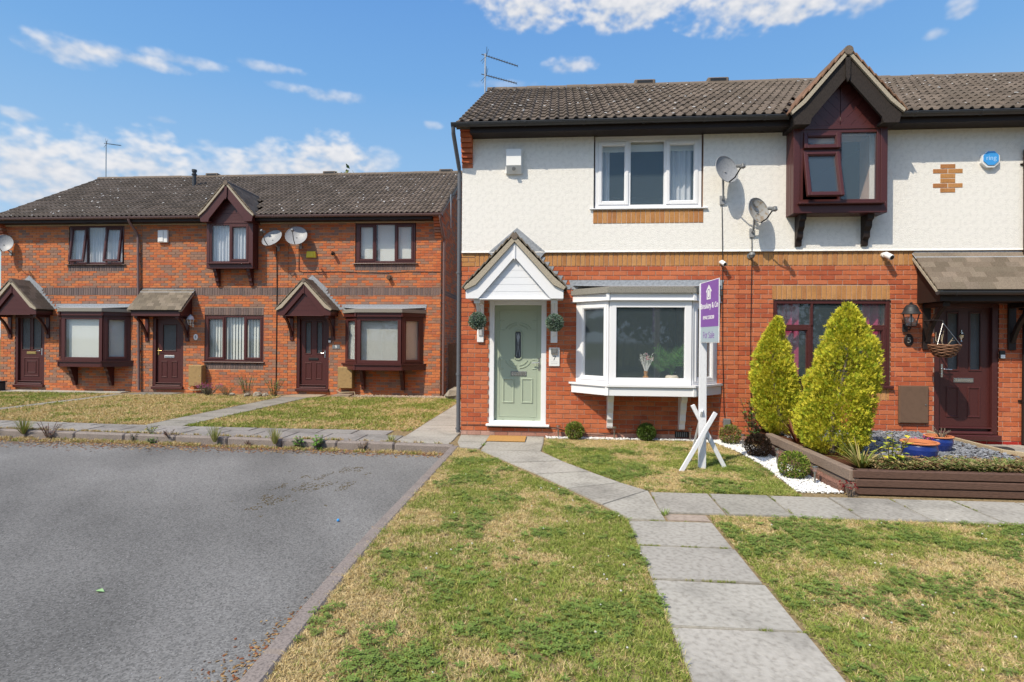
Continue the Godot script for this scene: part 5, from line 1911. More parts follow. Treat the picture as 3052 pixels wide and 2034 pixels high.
func ground() -> void:
	var g := struct("ground", "dull grassy ground reaching to the horizon")
	var mb := MB.new()
	mb.slab(pv([[-400, -400], [400, -400], [400, 400], [-400, 400]]), -0.4, -0.17)
	part(g, "earth", mb, M.ground)
	var l := struct("lawn", "bare brown earth under the parched lawns and paths")
	mb = MB.new()
	var poly := [[0.08, 0.9], [0.08, 3.0], [0.1, 4.9], [0.2, 6.9], [0.32, 9.0], [0.5, 16], [30, 16], [30, -14], [-30, -14], [-30, -0.98], [-8, 0.38]]
	mb.slab(pv(poly), -0.25, -0.014)
	part(l, "earth", mb, M.soil)
	# tarmac with a second set of coordinates for its broad stains
	var a := struct("road", "worn grey tarmac of the parking court")
	var st := SurfaceTool.new()
	st.begin(Mesh.PRIMITIVE_TRIANGLES)
	for q in [[-40, -2.5], [0.3, -2.5], [0.6, 40], [-40, -2.5], [0.6, 40], [-40, 40]]:
		st.set_normal(Vector3.UP)
		st.set_uv2(Vector2((q[0] + 16.0) / 18.0, q[1] / 12.0))
		st.add_vertex(V(q[0], -0.12, q[1]))
	var rd := MeshInstance3D.new()
	rd.name = "tarmac"
	rd.mesh = st.commit()
	rd.material_override = M.asphalt
	a.add_child(rd)
	R.seed = 31
	# kerbs
	var k := struct("kerb", "rough grey-brown concrete kerb stones round the parking court")
	var z := 0.95
	while z < 11.0:
		var m := MB.new()
		var x := kerb_near(z)
		var x2 := kerb_near(z + 0.905)
		m.bar(V(x + 0.07, -0.08, z + 0.004), V(x2 + 0.07, -0.08, z + 0.905), 0.125, 0.17, 0.018, Vector3(0, 1, 0))
		part(k, "kerb_stone", m, M.kerb)
		z += 0.91
	var xk := 0.06
	while xk > -12.0:
		var m := MB.new()
		m.bar(V(xk - 0.004, -0.08 + R.randf_range(-0.004, 0.004), kerb_far(xk) - 0.06), V(xk - 0.905, -0.08, kerb_far(xk - 0.905) - 0.06), 0.125, 0.17, 0.022, Vector3(0, 1, 0))
		part(k, "kerb_stone", m, M.kerb)
		xk -= 0.91
	# slabs from the door to the cross path
	var p := struct("path", "pale grey concrete slab path curving from the green door")
	var S := []
	S.append([[0.0, -0.02], [0.5, -0.02], [0.5, 0.62], [0.06, 0.62]])
	S.append([[0.5, -0.02], [1.39, -0.02], [1.39, 0.62], [0.5, 0.62]])
	S.append([[0.06, 0.62], [0.5, 0.62], [0.48, 1.12], [0.17, 1.05]])
	S.append([[0.5, 0.62], [1.39, 0.62], [1.37, 1.22], [0.5, 1.22]])
	var Lp := [[0.5, 1.22], [0.98, 1.98], [1.35, 2.55], [1.7, 3.15], [2.02, 3.7], [2.22, 4.12]]
	var Rp := [[1.37, 1.22], [1.66, 1.8], [1.98, 2.34], [2.3, 2.84], [2.54, 3.14], [2.54, 3.42]]
	for i in 4:
		S.append([Lp[i], Rp[i], Rp[i + 1], Lp[i + 1]])
	S.append([Lp[4], Rp[4], [2.54, 4.12], [2.22, 4.12]])
	for q in S:
		flag(p, q, R.randf_range(-0.003, 0.003), slab_tone())
	var cp := struct("path", "grey slab path running across in front of the raised bed")
	var x := 2.55
	while x < 12.0:
		flag(cp, [[x, 3.2], [x + 0.59, 3.2], [x + 0.59 - 0.02, 3.9], [x - 0.02, 3.9]], R.randf_range(-0.003, 0.003), slab_tone() * 0.94)
		x += 0.59
	flag(cp, [[2.55, 3.92], [2.94, 3.92], [2.94, 4.1], [2.55, 4.1]], -0.006, Color(0.4, 0.33, 0.28))
	var np := struct("path", "wide grey slab path leading straight towards the street")
	z = 4.15
	while z < 10.0:
		flag(np, [[2.2, z], [2.93, z + R.randf_range(-0.02, 0.02)], [2.92, z + 0.6], [2.2, z + 0.6]], R.randf_range(-0.003, 0.003), slab_tone())
		z += 0.605
	# far pavement
	var fp := struct("pavement", "grey slab pavement behind the far kerb")
	x = -0.9
	while x > -11.0:
		var x2 := x - 0.61
		var c := slab_tone() * 0.74
		c.b *= 1.06
		flag(fp, [[x, kerb_far(x) - 0.13], [x2, kerb_far(x2) - 0.13], [x2, kerb_far(x2) - 0.73], [x, kerb_far(x) - 0.73]], R.randf_range(-0.004, 0.002), c)
		flag(fp, [[x - 0.3, kerb_far(x) - 0.735], [x2 - 0.3, kerb_far(x2) - 0.735], [x2 - 0.3, minf(-0.3, kerb_far(x2) - 0.95)], [x - 0.3, minf(-0.3, kerb_far(x) - 0.95)]], R.randf_range(-0.004, 0.002), c * R.randf_range(0.93, 1.04))
		x = x2
	var ap := struct("path", "pale slab path down the side passage between the houses")
	z = 0.82
	flag(ap, [[-0.02, 0.82], [-0.9, 0.76], [-0.9, 0.25], [-0.02, 0.25]], 0.0, slab_tone())
	z = 0.25
	while z > -9.0:
		flag(ap, [[-0.03, z], [-0.88, z], [-0.88, z - 0.6], [-0.03, z - 0.6]], R.randf_range(-0.003, 0.003), slab_tone())
		z -= 0.605
	var bp := struct("path", "narrow grey slab path to the brown door beside the tan box")
	z = -0.32
	while z > -5.5:
		flag(bp, [[-5.06, z], [-5.82, z], [-5.82, z - 0.6], [-5.06, z - 0.6]], R.randf_range(-0.004, 0.002), slab_tone() * 0.76)
		z -= 0.605
	var dp := struct("path", "overgrown strip of grey slabs between two far lawns")
	z = -1.2
	while z > -5.3:
		flag(dp, [[-10.32, z], [-10.66, z], [-10.66, z - 0.6], [-10.32, z - 0.6]], -0.004, slab_tone() * 0.74)
		z -= 0.605
	flag(dp, [[-9.1, -5.4], [-10.4, -5.3], [-10.4, -6.1], [-9.1, -6.1]], 0.0, slab_tone() * 0.6)
	flag(dp, [[-10.75, -5.75], [-14.6, -5.6], [-14.6, -6.1], [-10.75, -6.1]], 0.012, Color(0.5, 0.47, 0.42))
	flag(dp, [[-4.85, -5.35], [-5.9, -5.35], [-5.9, -6.1], [-4.85, -6.1]], 0.01, Color(0.42, 0.34, 0.26))
	flag(dp, [[-4.02, -5.6], [-4.55, -5.6], [-4.5, -6.1], [-4.05, -6.1]], 0.05, Color(0.4, 0.32, 0.25))
	var fpa := struct("path", "grey slabs in front of the dark brown door numbered five")
	for i in 3:
		for j in 3:
			flag(fpa, [[7.2 + i * 0.62, j * 0.73 - 0.02], [7.82 + i * 0.62, j * 0.73 - 0.02], [7.82 + i * 0.62, j * 0.73 + 0.71], [7.2 + i * 0.62, j * 0.73 + 0.71]], 0.03 + R.randf_range(-0.003, 0.003), slab_tone())

func litter() -> void:
	# loose stuff on the ground
	var P := pebble_mesh(5, 0.7)
	R.seed = 71
	var rows := PackedFloat32Array()
	var areas := [[pv([[1.41, 0.02], [4.2, 0.02], [4.5, 0.05], [4.5, 0.3], [4.05, 0.22], [3.6, 0.1], [1.42, 0.16]]), 5200], [pv([[4.02, 0.1], [4.52, 0.05], [4.57, 3.04], [4.1, 3.04], [4.14, 2.5], [4.19, 1.9], [4.17, 0.9]]), 5600]]
	for ar in areas:
		var poly: PackedVector2Array = ar[0]
		var lo := poly[0]; var hi := poly[0]
		for p in poly:
			lo = lo.min(p); hi = hi.max(p)
		for i in int((hi.x - lo.x) * (hi.y - lo.y) * ar[1]):
			var p := Vector2(R.randf_range(lo.x, hi.x), R.randf_range(lo.y, hi.y))
			if Geometry2D.is_point_in_polygon(p, poly):
				var s := R.randf_range(0.013, 0.027)
				var g := R.randf_range(0.66, 0.84)
				rows.append_array(put(V(p.x, R.randf_range(-0.006, 0.014), p.y), Basis.from_euler(V(R.randf_range(-0.5, 0.5), R.randf() * TAU, R.randf_range(-0.5, 0.5))).scaled_local(V(s, s, s)), Color(g, g, g * 0.985)))
	scatter("pebbles", "bright white pebbles along the bay wall and beside the sleepers", P, M.stone, rows)
	var C := pebble_mesh(9, 0.22)
	rows = PackedFloat32Array()
	for i in 9000:
		var p := Vector2(R.randf_range(4.9, 7.12), R.randf_range(0.05, 2.75))
		if p.x < 5.3 and p.y > 1.0:
			continue
		var s := R.randf_range(0.025, 0.06)
		var g := R.randf_range(0.13, 0.3)
		rows.append_array(put(V(p.x, 0.2 + R.randf_range(0.0, 0.015), p.y), Basis.from_euler(V(R.randf_range(-0.4, 0.4), R.randf() * TAU, R.randf_range(-0.4, 0.4))).scaled_local(V(s, s, s)), Color(g * 0.95, g, g * 1.1)))
	scatter("slate_chippings", "blue-grey slate chippings round the blue pots", C, M.stone, rows)
	rows = PackedFloat32Array()
	for i in 1500:
		var s := R.randf_range(0.02, 0.05)
		var g := R.randf_range(0.75, 1.15)
		rows.append_array(put(V(R.randf_range(-4.0, -1.0), R.randf_range(-0.005, 0.02), R.randf_range(-6.1, -5.62)), Basis.from_euler(V(R.randf(), R.randf() * TAU, R.randf())).scaled_local(V(s, s, s)), Color(0.42 * g, 0.34 * g, 0.26 * g)))
	scatter("gravel", "buff gravel strip below the far bay window", P, M.stone, rows)
	# moss and leaf litter on the tarmac
	rows = PackedFloat32Array()
	var f := noise(77, 1.4, FastNoiseLite.TYPE_SIMPLEX_SMOOTH, 3)
	for i in 26000:
		var p := Vector2(R.randf_range(-3.4, 0.0), R.randf_range(1.1, 6.9))
		# a drift running down the court from the far kerb
		var u := p.x + 1.15 + 0.1 * (p.y - 2.0)
		var near := exp(-u * u / 0.35) * clampf((4.6 - p.y) * 0.8, 0.0, 1.0) * clampf((p.y - 1.6) * 1.5, 0, 1)
		var d := f.get_noise_2d(p.x * 2.2, p.y * 1.2) + near * 0.95 - 0.93
		if d < 0.0:
			continue
		var s := R.randf_range(0.008, 0.024)
		var g := R.randf_range(0.6, 1.2)
		rows.append_array(put(V(p.x, -0.119, p.y), Basis(Vector3.UP, R.randf() * TAU).scaled_local(V(s, s * 0.4, s)), Color(0.105 * g, 0.075 * g, 0.028 * g)))
	for i in 9000:
		# crumbs against the kerbs
		var far := R.randf() < 0.75
		var off := absf(R.randfn(0.0, 0.13))
		var p := Vector2.ZERO
		if far:
			p.x = R.randf_range(-9.0, 0.0)
			p.y = kerb_far(p.x) + 0.005 + off * (1.0 + 0.6 * clampf(-p.x * 0.3, 0, 2))
		else:
			p.y = 1.0 + 6.0 * sqrt(R.randf())
			p.x = kerb_near(p.y) - 0.0 - off * 0.6 * (0.4 + clampf((p.y - 5.6) * 1.6, 0.0, 1.6))
		var s := R.randf_range(0.005, 0.019) * (1.6 if far else 1.0)
		var c: Color = [Color(0.3, 0.19, 0.085), Color(0.19, 0.1, 0.05), Color(0.36, 0.24, 0.11), Color(0.2, 0.075, 0.035), Color(0.14, 0.09, 0.05)][R.randi() % 5]
		rows.append_array(put(V(p.x, -0.117, p.y), Basis.from_euler(V(R.randf_range(-0.5, 0.5), R.randf() * TAU, 0)).scaled_local(V(s * 1.6, s * 0.25, s)), c))
	scatter("moss_and_litter", "brown moss and leaf crumbs lying on the tarmac", pebble_mesh(11, 0.6), M.stone, rows)
	# loose chips give the tarmac its grain close to
	rows = PackedFloat32Array()
	for i in 14000:
		var z := 2.0 + 4.9 * sqrt(R.randf())
		var p := Vector2(R.randf_range(-4.6, kerb_near(z) + 0.02), z)
		var s := R.randf_range(0.004, 0.008)
		var g: float = [0.08, 0.12, 0.16, 0.2, 0.26, 0.36][R.randi() % 6]
		rows.append_array(put(V(p.x, -0.1195, p.y), Basis(Vector3.UP, R.randf() * TAU).scaled_local(V(s, s * 0.6, s)), Color(g, g, g)))
	scatter("stone_chips", "small stone chips set in the tarmac surface", pebble_mesh(13, 0.8), M.stone, rows)

func lawns() -> void:
	dryf = noise(901, 0.75, FastNoiseLite.TYPE_SIMPLEX_SMOOTH, 3)
	dryf2 = noise(907, 3.2, FastNoiseLite.TYPE_SIMPLEX_SMOOTH, 2)
	var near := [tuft_mesh(1, 9, 0.042, 0.0032, 1.0), tuft_mesh(2, 8, 0.034, 0.003, 1.5)]
	var far := [tuft_mesh(3, 8, 0.06, 0.006, 1.1), tuft_mesh(4, 8, 0.05, 0.006, 1.6)]
	var A := pv([[0.15, 1.08], [0.46, 1.22], [2.21, 4.14], [2.215, 7.6], [0.36, 7.6], [0.2, 6.0], [0.135, 4.8]])
	var B := pv([[2.95, 3.93], [8.0, 3.93], [8.0, 7.6], [2.94, 7.6]])
	var C := pv([[1.4, 0.17], [3.6, 0.12], [4.03, 0.24], [4.15, 0.9], [4.17, 1.9], [4.11, 2.5], [4.08, 3.17], [2.57, 3.17], [2.31, 2.85], [1.67, 1.8], [1.4, 1.2]])
	lawn_grass("patchy green and straw grass on the verge beside the kerb", A, 3900, near, 1.0, 11)
	lawn_grass("green and brown grass on the lawn before the raised bed", B, 3300, near, 1.0, 12)
	lawn_grass("dry grass on the small lawn round the sale sign", C, 3000, near, 1.0, 13)
	lawn_grass("pale mown grass on the lawn below the far bay window", pv([[-0.9, -0.3], [-0.9, -5.7], [-4.3, -5.55], [-4.95, -5.3], [-5.04, -0.33]]), 900, far, 1.0, 14)
	lawn_grass("straw coloured grass between two far slab paths", pv([[-5.86, -0.4], [-10.3, -0.75], [-10.3, -5.3], [-8.7, -5.5], [-5.9, -5.5]]), 850, far, 1.05, 15)
	lawn_grass("greener grass before the furthest porch", pv([[-10.66, -0.8], [-15.5, -1.1], [-15.5, -5.6], [-10.7, -5.5]]), 620, far, 1.1, 16)
	# dead and green grass rooted along the far kerb and in the joints
	R.seed = 58
	var fr := PackedFloat32Array()
	var kf := noise(913, 0.9, FastNoiseLite.TYPE_SIMPLEX_SMOOTH, 2)
	for i in 5200:
		var x := R.randf_range(-9.5, 0.0)
		if kf.get_noise_1d(x * 3.0) + 0.3 - 0.05 * x * 0.6 < R.randf_range(-0.1, 0.9):
			continue
		var upper := R.randf() < 0.3
		var z := kerb_far(x) + (R.randf_range(0.0, 0.16) * (1.0 + maxf(0.0, -5.5 - x) * 0.6) if not upper else -0.128 + R.randf_range(-0.02, 0.02))
		var c: Color = [Color(0.6, 0.45, 0.22), Color(0.5, 0.36, 0.17), Color(0.3, 0.34, 0.08), Color(0.68, 0.54, 0.3)][R.randi() % 4]
		var s := R.randf_range(0.5, 1.1)
		fr.append_array(put(V(x, -0.005 if upper else -0.12, z), Basis(Vector3.UP, R.randf() * TAU).scaled_local(V(s, s * 0.9, s)), c))
	for i in 1500:
		# joints of the paths
		var x := R.randf_range(2.2, 2.93)
		var z := 4.15 + 0.605 * (R.randi() % 5) - 0.003 + R.randf_range(-0.006, 0.006)
		if R.randf() < 0.45:
			x = 2.55 + 0.59 * (R.randi() % 8) + R.randf_range(-0.006, 0.006)
			z = R.randf_range(3.22, 3.9)
		if kf.get_noise_2d(x * 4.0, z * 4.0) < 0.08:
			continue
		var c: Color = [Color(0.4, 0.36, 0.15), Color(0.25, 0.3, 0.07), Color(0.2, 0.26, 0.05)][R.randi() % 3]
		var s := R.randf_range(0.15, 0.36)
		fr.append_array(put(V(x, -0.004, z), Basis(Vector3.UP, R.randf() * TAU).scaled_local(V(s, s, s)), c))
	scatter("wild_grass", "dead straw and green grass along the far kerb and slab joints", far[0], M.grass, fr)
	# clover
	R.seed = 55
	var cm := clover_mesh(8)
	var rows := PackedFloat32Array()
	var cf := noise(911, 1.3, FastNoiseLite.TYPE_SIMPLEX_SMOOTH, 3)
	for i in 34000:
		var x := R.randf_range(0.2, 7.5)
		var z := R.randf_range(0.3, 7.2)
		var p := Vector2(x, z)
		var inB := Geometry2D.is_point_in_polygon(p, B)
		if not (inB or Geometry2D.is_point_in_polygon(p, A) or Geometry2D.is_point_in_polygon(p, C)):
			continue
		var w := cf.get_noise_2d(x, z) - 0.35 * dry(x, z)
		if inB:
			w += 0.3 * clampf(1.0 - absf(z - 4.5) * 0.7, -0.4, 1.0) * clampf(1.4 - absf(x - 3.6) * 0.6, -0.3, 1.0)
		if w < 0.06 + R.randf_range(-0.12, 0.12):
			continue
		var g := R.randf_range(0.75, 1.2)
		var s := R.randf_range(0.6, 1.1)
		rows.append_array(put(V(x, -0.004, z), Basis(Vector3.UP, R.randf() * TAU).scaled_local(V(s, s, s)), Color(0.17 * g, 0.245 * g, 0.055 * g)))
	scatter("clover", "low green clover leaves spread through the lawns", cm, M.grass, rows)
	# small white clover heads
	rows = PackedFloat32Array()
	for i in 170:
		var x := R.randf_range(0.5, 6.0)
		var z := R.randf_range(1.5, 6.8)
		if Geometry2D.is_point_in_polygon(Vector2(x, z), A) or Geometry2D.is_point_in_polygon(Vector2(x, z), B):
			var s := R.randf_range(0.008, 0.015)
			rows.append_array(put(V(x, 0.03, z), Basis.from_scale(V(s, s, s)), Color(0.62, 0.6, 0.55)))
	scatter("clover_flowers", "tiny white clover heads in the near lawns", pebble_mesh(15, 0.9), M.stone, rows)
	# broad leaved weeds in the verge
	R.seed = 66
	rows = PackedFloat32Array()
	var wm := MB.new()
	for i in 9:
		var a := i * 2.4
		var d := V(cos(a), 0.35, sin(a)).normalized()
		wm.col = Color(1, 1, 1) * R.randf_range(0.8, 1.2)
		leaf_quad(wm, V0, d, d.cross(V(0, 1, 0)).normalized(), 0.06 * R.randf_range(0.6, 1.2), 0.017, wm.col, wm.col * 1.1)
	var wmesh := wm.mesh()
	for q in [[0.95, 5.5, 26], [1.25, 5.9, 16], [0.75, 6.2, 10], [1.05, 5.0, 18], [1.3, 4.6, 14], [1.75, 6.3, 16], [1.2, 6.55, 20], [0.9, 3.9, 14], [1.5, 5.3, 12], [3.3, 6.0, 16], [3.9, 5.6, 12], [4.3, 4.4, 16], [3.5, 4.4, 22], [4.8, 6.0, 12], [3.0, 2.6, 14], [3.7, 2.4, 12], [1.9, 5.8, 10], [4.9, 5.0, 10]]:
		for i in int(q[2] * 0.7):
			var x: float = q[0] + R.randfn(0, 0.17)
			var z: float = q[1] + R.randfn(0, 0.15)
			if x < 0.25 or (x > 2.15 and x < 3.0 and z > 3.2):
				continue
			var s := R.randf_range(0.4, 0.9)
			var g := R.randf_range(0.8, 1.3)
			rows.append_array(put(V(x, 0.0, z), Basis(Vector3.UP, R.randf() * TAU).scaled_local(V(s, s, s)), Color(0.155 * g, 0.235 * g, 0.05 * g)))
	scatter("lawn_weeds", "broad leaved green weeds in clumps on the near lawns", wmesh, M.leaf, rows)

# ------------------------------------------------------------------ free standing things
func sale_sign() -> void:
	var t := thing("sale_sign", "white post with a purple and grey For Sale board on crossed braces", "sign", V(3.385, 0, 2.0))
	var p := MB.new()
	p.box(V(-0.045, -0.1, -0.022), V(0.045, 2.285, 0.022), 0.004)
	part(t, "post", p, M.whitepaint)
	for q in [[V(-0.3, -0.02, 0.19), V(0.15, 0.69, 0.035)], [V(-0.05, -0.02, -0.42), V(-0.015, 0.72, 0.05)], [V(0.3, -0.02, -0.07), V(-0.11, 0.77, -0.05)]]:
		var b := MB.new()
		b.bar(q[0], q[1], 0.052, 0.026, 0.003, Vector3(0.1, 0, 1) if q[0].z > -0.2 else Vector3(1, 0, 0.4))
		part(t, "brace", b, M.whitepaint)
	var u := V(0.09, 0, 0.996).normalized()
	var B := Basis(u, Vector3.UP, u.cross(Vector3.UP))
	var bd := MB.new()
	bd.xf = Transform3D(B, V(-0.005, 1.553, 0.0) + B.z * 0.03)
	bd.box(V(0.0, 0, -0.006), V(0.61, 0.737, 0.0), 0.0015)
	var board := part(t, "board", bd, M.whiteplastic)
	var pu := MB.new()
	pu.xf = bd.xf
	pu.box(V(0.008, 0.19, 0.0005), V(0.595, 0.729, 0.0015))
	part(board, "purple_panel", pu, M.purple)
	var pa := MB.new()
	pa.xf = bd.xf
	pa.box(V(0.008, 0.008, 0.0005), V(0.595, 0.188, 0.0015))
	part(board, "grey_panel", pa, M.palesign)
	var ic := MB.new()
	ic.xf = bd.xf
	ic.extrude(pv([[0.29, 0.69], [0.385, 0.61], [0.355, 0.6], [0.352, 0.515], [0.225, 0.515], [0.225, 0.6], [0.195, 0.61]]), 0.0015, 0.003)
	part(board, "house_emblem", ic, M.whiteplastic)
	var ri := MB.new()
	ri.xf = bd.xf
	for i in 20:
		var a := TAU * i / 20.0
		var b := TAU * (i + 1) / 20.0
		ri.bar(V(0.29 + cos(a) * 0.045, 0.585 + sin(a) * 0.05, 0.0035), V(0.29 + cos(b) * 0.045, 0.585 + sin(b) * 0.05, 0.0035), 0.008, 0.001)
	part(board, "emblem_ring", ri, M.purple)
	var o: Vector3 = bd.xf.origin
	text(board, "Breakey & Co", 0.088, o + B * V(0.3, 0.44, 0.002), M.whiteplastic, B)
	text(board, "01942 238200", 0.058, o + B * V(0.28, 0.3, 0.002), M.whiteplastic, B)
	text(board, "For Sale", 0.105, o + B * V(0.29, 0.09, 0.002), M.purple, B, false)

func raised_bed() -> void:
	var t := thing("raised_bed", "raised bed of stained timber sleepers with a grey weathered side", "raised bed", V(4.6, 0, 3.1))
	var soil := MB.new()
	soil.xf = Transform3D(Basis(), V(-4.6, 0, -3.1))
	soil.slab(pv([[4.7, 0.005], [7.13, 0.005], [7.13, 1.7], [7.5, 2.28], [12, 2.28], [12, 3.0], [4.7, 3.0]]), 0.0, 0.195)
	part(t, "soil", soil, M.bark)
	for q in [[0.0, 0.075, 0.012], [0.083, 0.16, 0.0], [0.17, 0.252, 0.006]]:
		for i in 3:
			var m := MB.new()
			var x: float = 0.025 + i * 2.42 if q[0] > 0.1 else 0.05 + i * 2.42
			m.box(V(x, q[0], -0.1 - q[2]), V(x + 2.41, q[1], -q[2]), 0.008)
			part(t, "sleeper", m, M.sleeper)
	for q in [[0.135, 0.252, 0.0]]:
		for i in 2:
			var m := MB.new()
			m.box(V(-0.005, q[0], -0.02 - i * 1.16), V(0.09, q[1], -0.02 - i * 1.16 - 1.15), 0.008)
			part(t, "sleeper", m, M.sleepergrey)
	for i in 2:
		var m := MB.new()
		m.box(V(0.012, -0.02, -0.02 - i * 1.16), V(0.09, 0.128, -0.02 - i * 1.16 - 1.15), 0.008)
		part(t, "sleeper", m, M.sleepergrey)
	var z := -0.1
	while z > -2.3:
		var m := MB.new()
		m.bar(V(-0.035, 0.035, z), V(-0.035 + R.randf_range(-0.01, 0.01), 0.035, z - 0.44), 0.075, R.randf_range(0.12, 0.14), 0.025, Vector3.UP)
		part(t, "edging_stone", m, M.kerbred)
		z -= 0.45
	var e := MB.new()
	e.bar(V(2.6, 0.2, -2.95), V(2.55, 0.2, -1.45), 0.03, 0.09, 0.004, Vector3.UP)
	e.bar(V(2.55, 0.2, -1.45), V(2.95, 0.2, -0.8), 0.03, 0.09, 0.004, Vector3.UP)
	part(t, "timber_edge", e, M.palewood)

func pot(label: String, at: Vector3, r: float, hh: float) -> void:
	var t := thing("plant_pot", label, "plant pot", at, 0.0, "blue glazed pots on the slate")
	var b := MB.new()
	b.lathe([Vector2(0.0, 0.0), Vector2(r * 0.68, 0.0), Vector2(r * 0.8, hh * 0.2), Vector2(r * 0.93, hh * 0.45), Vector2(r * 0.97, hh * 0.65), Vector2(r * 0.93, hh * 0.82), Vector2(r * 0.88, hh * 0.9)], V0, 28)
	part(t, "body", b, M.glaze)
	var k := MB.new()
	k.lathe([Vector2(r * 0.88, hh * 0.9), Vector2(r * 1.02, hh * 0.92), Vector2(r * 1.04, hh * 0.97), Vector2(r * 1.0, hh), Vector2(r * 0.88, hh * 0.99), Vector2(r * 0.85, hh * 0.7)], V0, 28)
	part(t, "rim", k, M.terracotta)
	var s := MB.new()
	s.lathe([Vector2(r * 0.87, hh * 0.84), Vector2(0.0, hh * 0.86)], V0, 20)
	part(t, "soil", s, M.bark)

func garden_light(at: Vector3, label: String) -> void:
	var t := thing("garden_light", label, "garden light", at, R.randf(), "slim steel stake lights in the pebbles")
	t.rotation.z = R.randf_range(-0.04, 0.04)
	var s := MB.new()
	s.tube([V(0, -0.05, 0), V(0, 0.12, 0)], 0.011, 8)
	s.tube([V(0, 0.12, 0), V(0, 0.135, 0)], 0.014, 8, 0.022)
	part(t, "stake", s, M.steel)
	var g := MB.new()
	g.lathe([Vector2(0.02, 0.135), Vector2(0.028, 0.185)], V0, 12)
	part(t, "shade", g, M.glass)
	var c := MB.new()
	c.lathe([Vector2(0.0, 0.184), Vector2(0.034, 0.184), Vector2(0.035, 0.2), Vector2(0.03, 0.204), Vector2(0.0, 0.205)], V0, 14)
	part(t, "cap", c, M.steel)

func topiary(label: String, at: Vector3) -> void:
	var t := thing("topiary_ball", label, "topiary ball", at, 0.0, "artificial topiary balls beside the green door")
	var mb := MB.new()
	leaf_ball(mb, V0, 0.132, 2600, 0.022, [Color(0.05, 0.1, 0.06), Color(0.07, 0.13, 0.08), Color(0.1, 0.17, 0.12), Color(0.32, 0.38, 0.33), Color(0.22, 0.28, 0.22)], 1.0, 0.03)
	part(t, "leaves", mb, M.leaf)
	var core := MB.new()
	core.lathe([Vector2(0, -0.1), Vector2(0.06, -0.085), Vector2(0.1, -0.02), Vector2(0.1, 0.03), Vector2(0.06, 0.085), Vector2(0, 0.1)], V0, 12)
	part(t, "core", core, M.black)
	var c := MB.new()
	c.tube([V(0, 0.1, 0), V(0, 2.2 - at.y, -0.02)], 0.003, 5)
	part(t, "chain", c, M.steel)

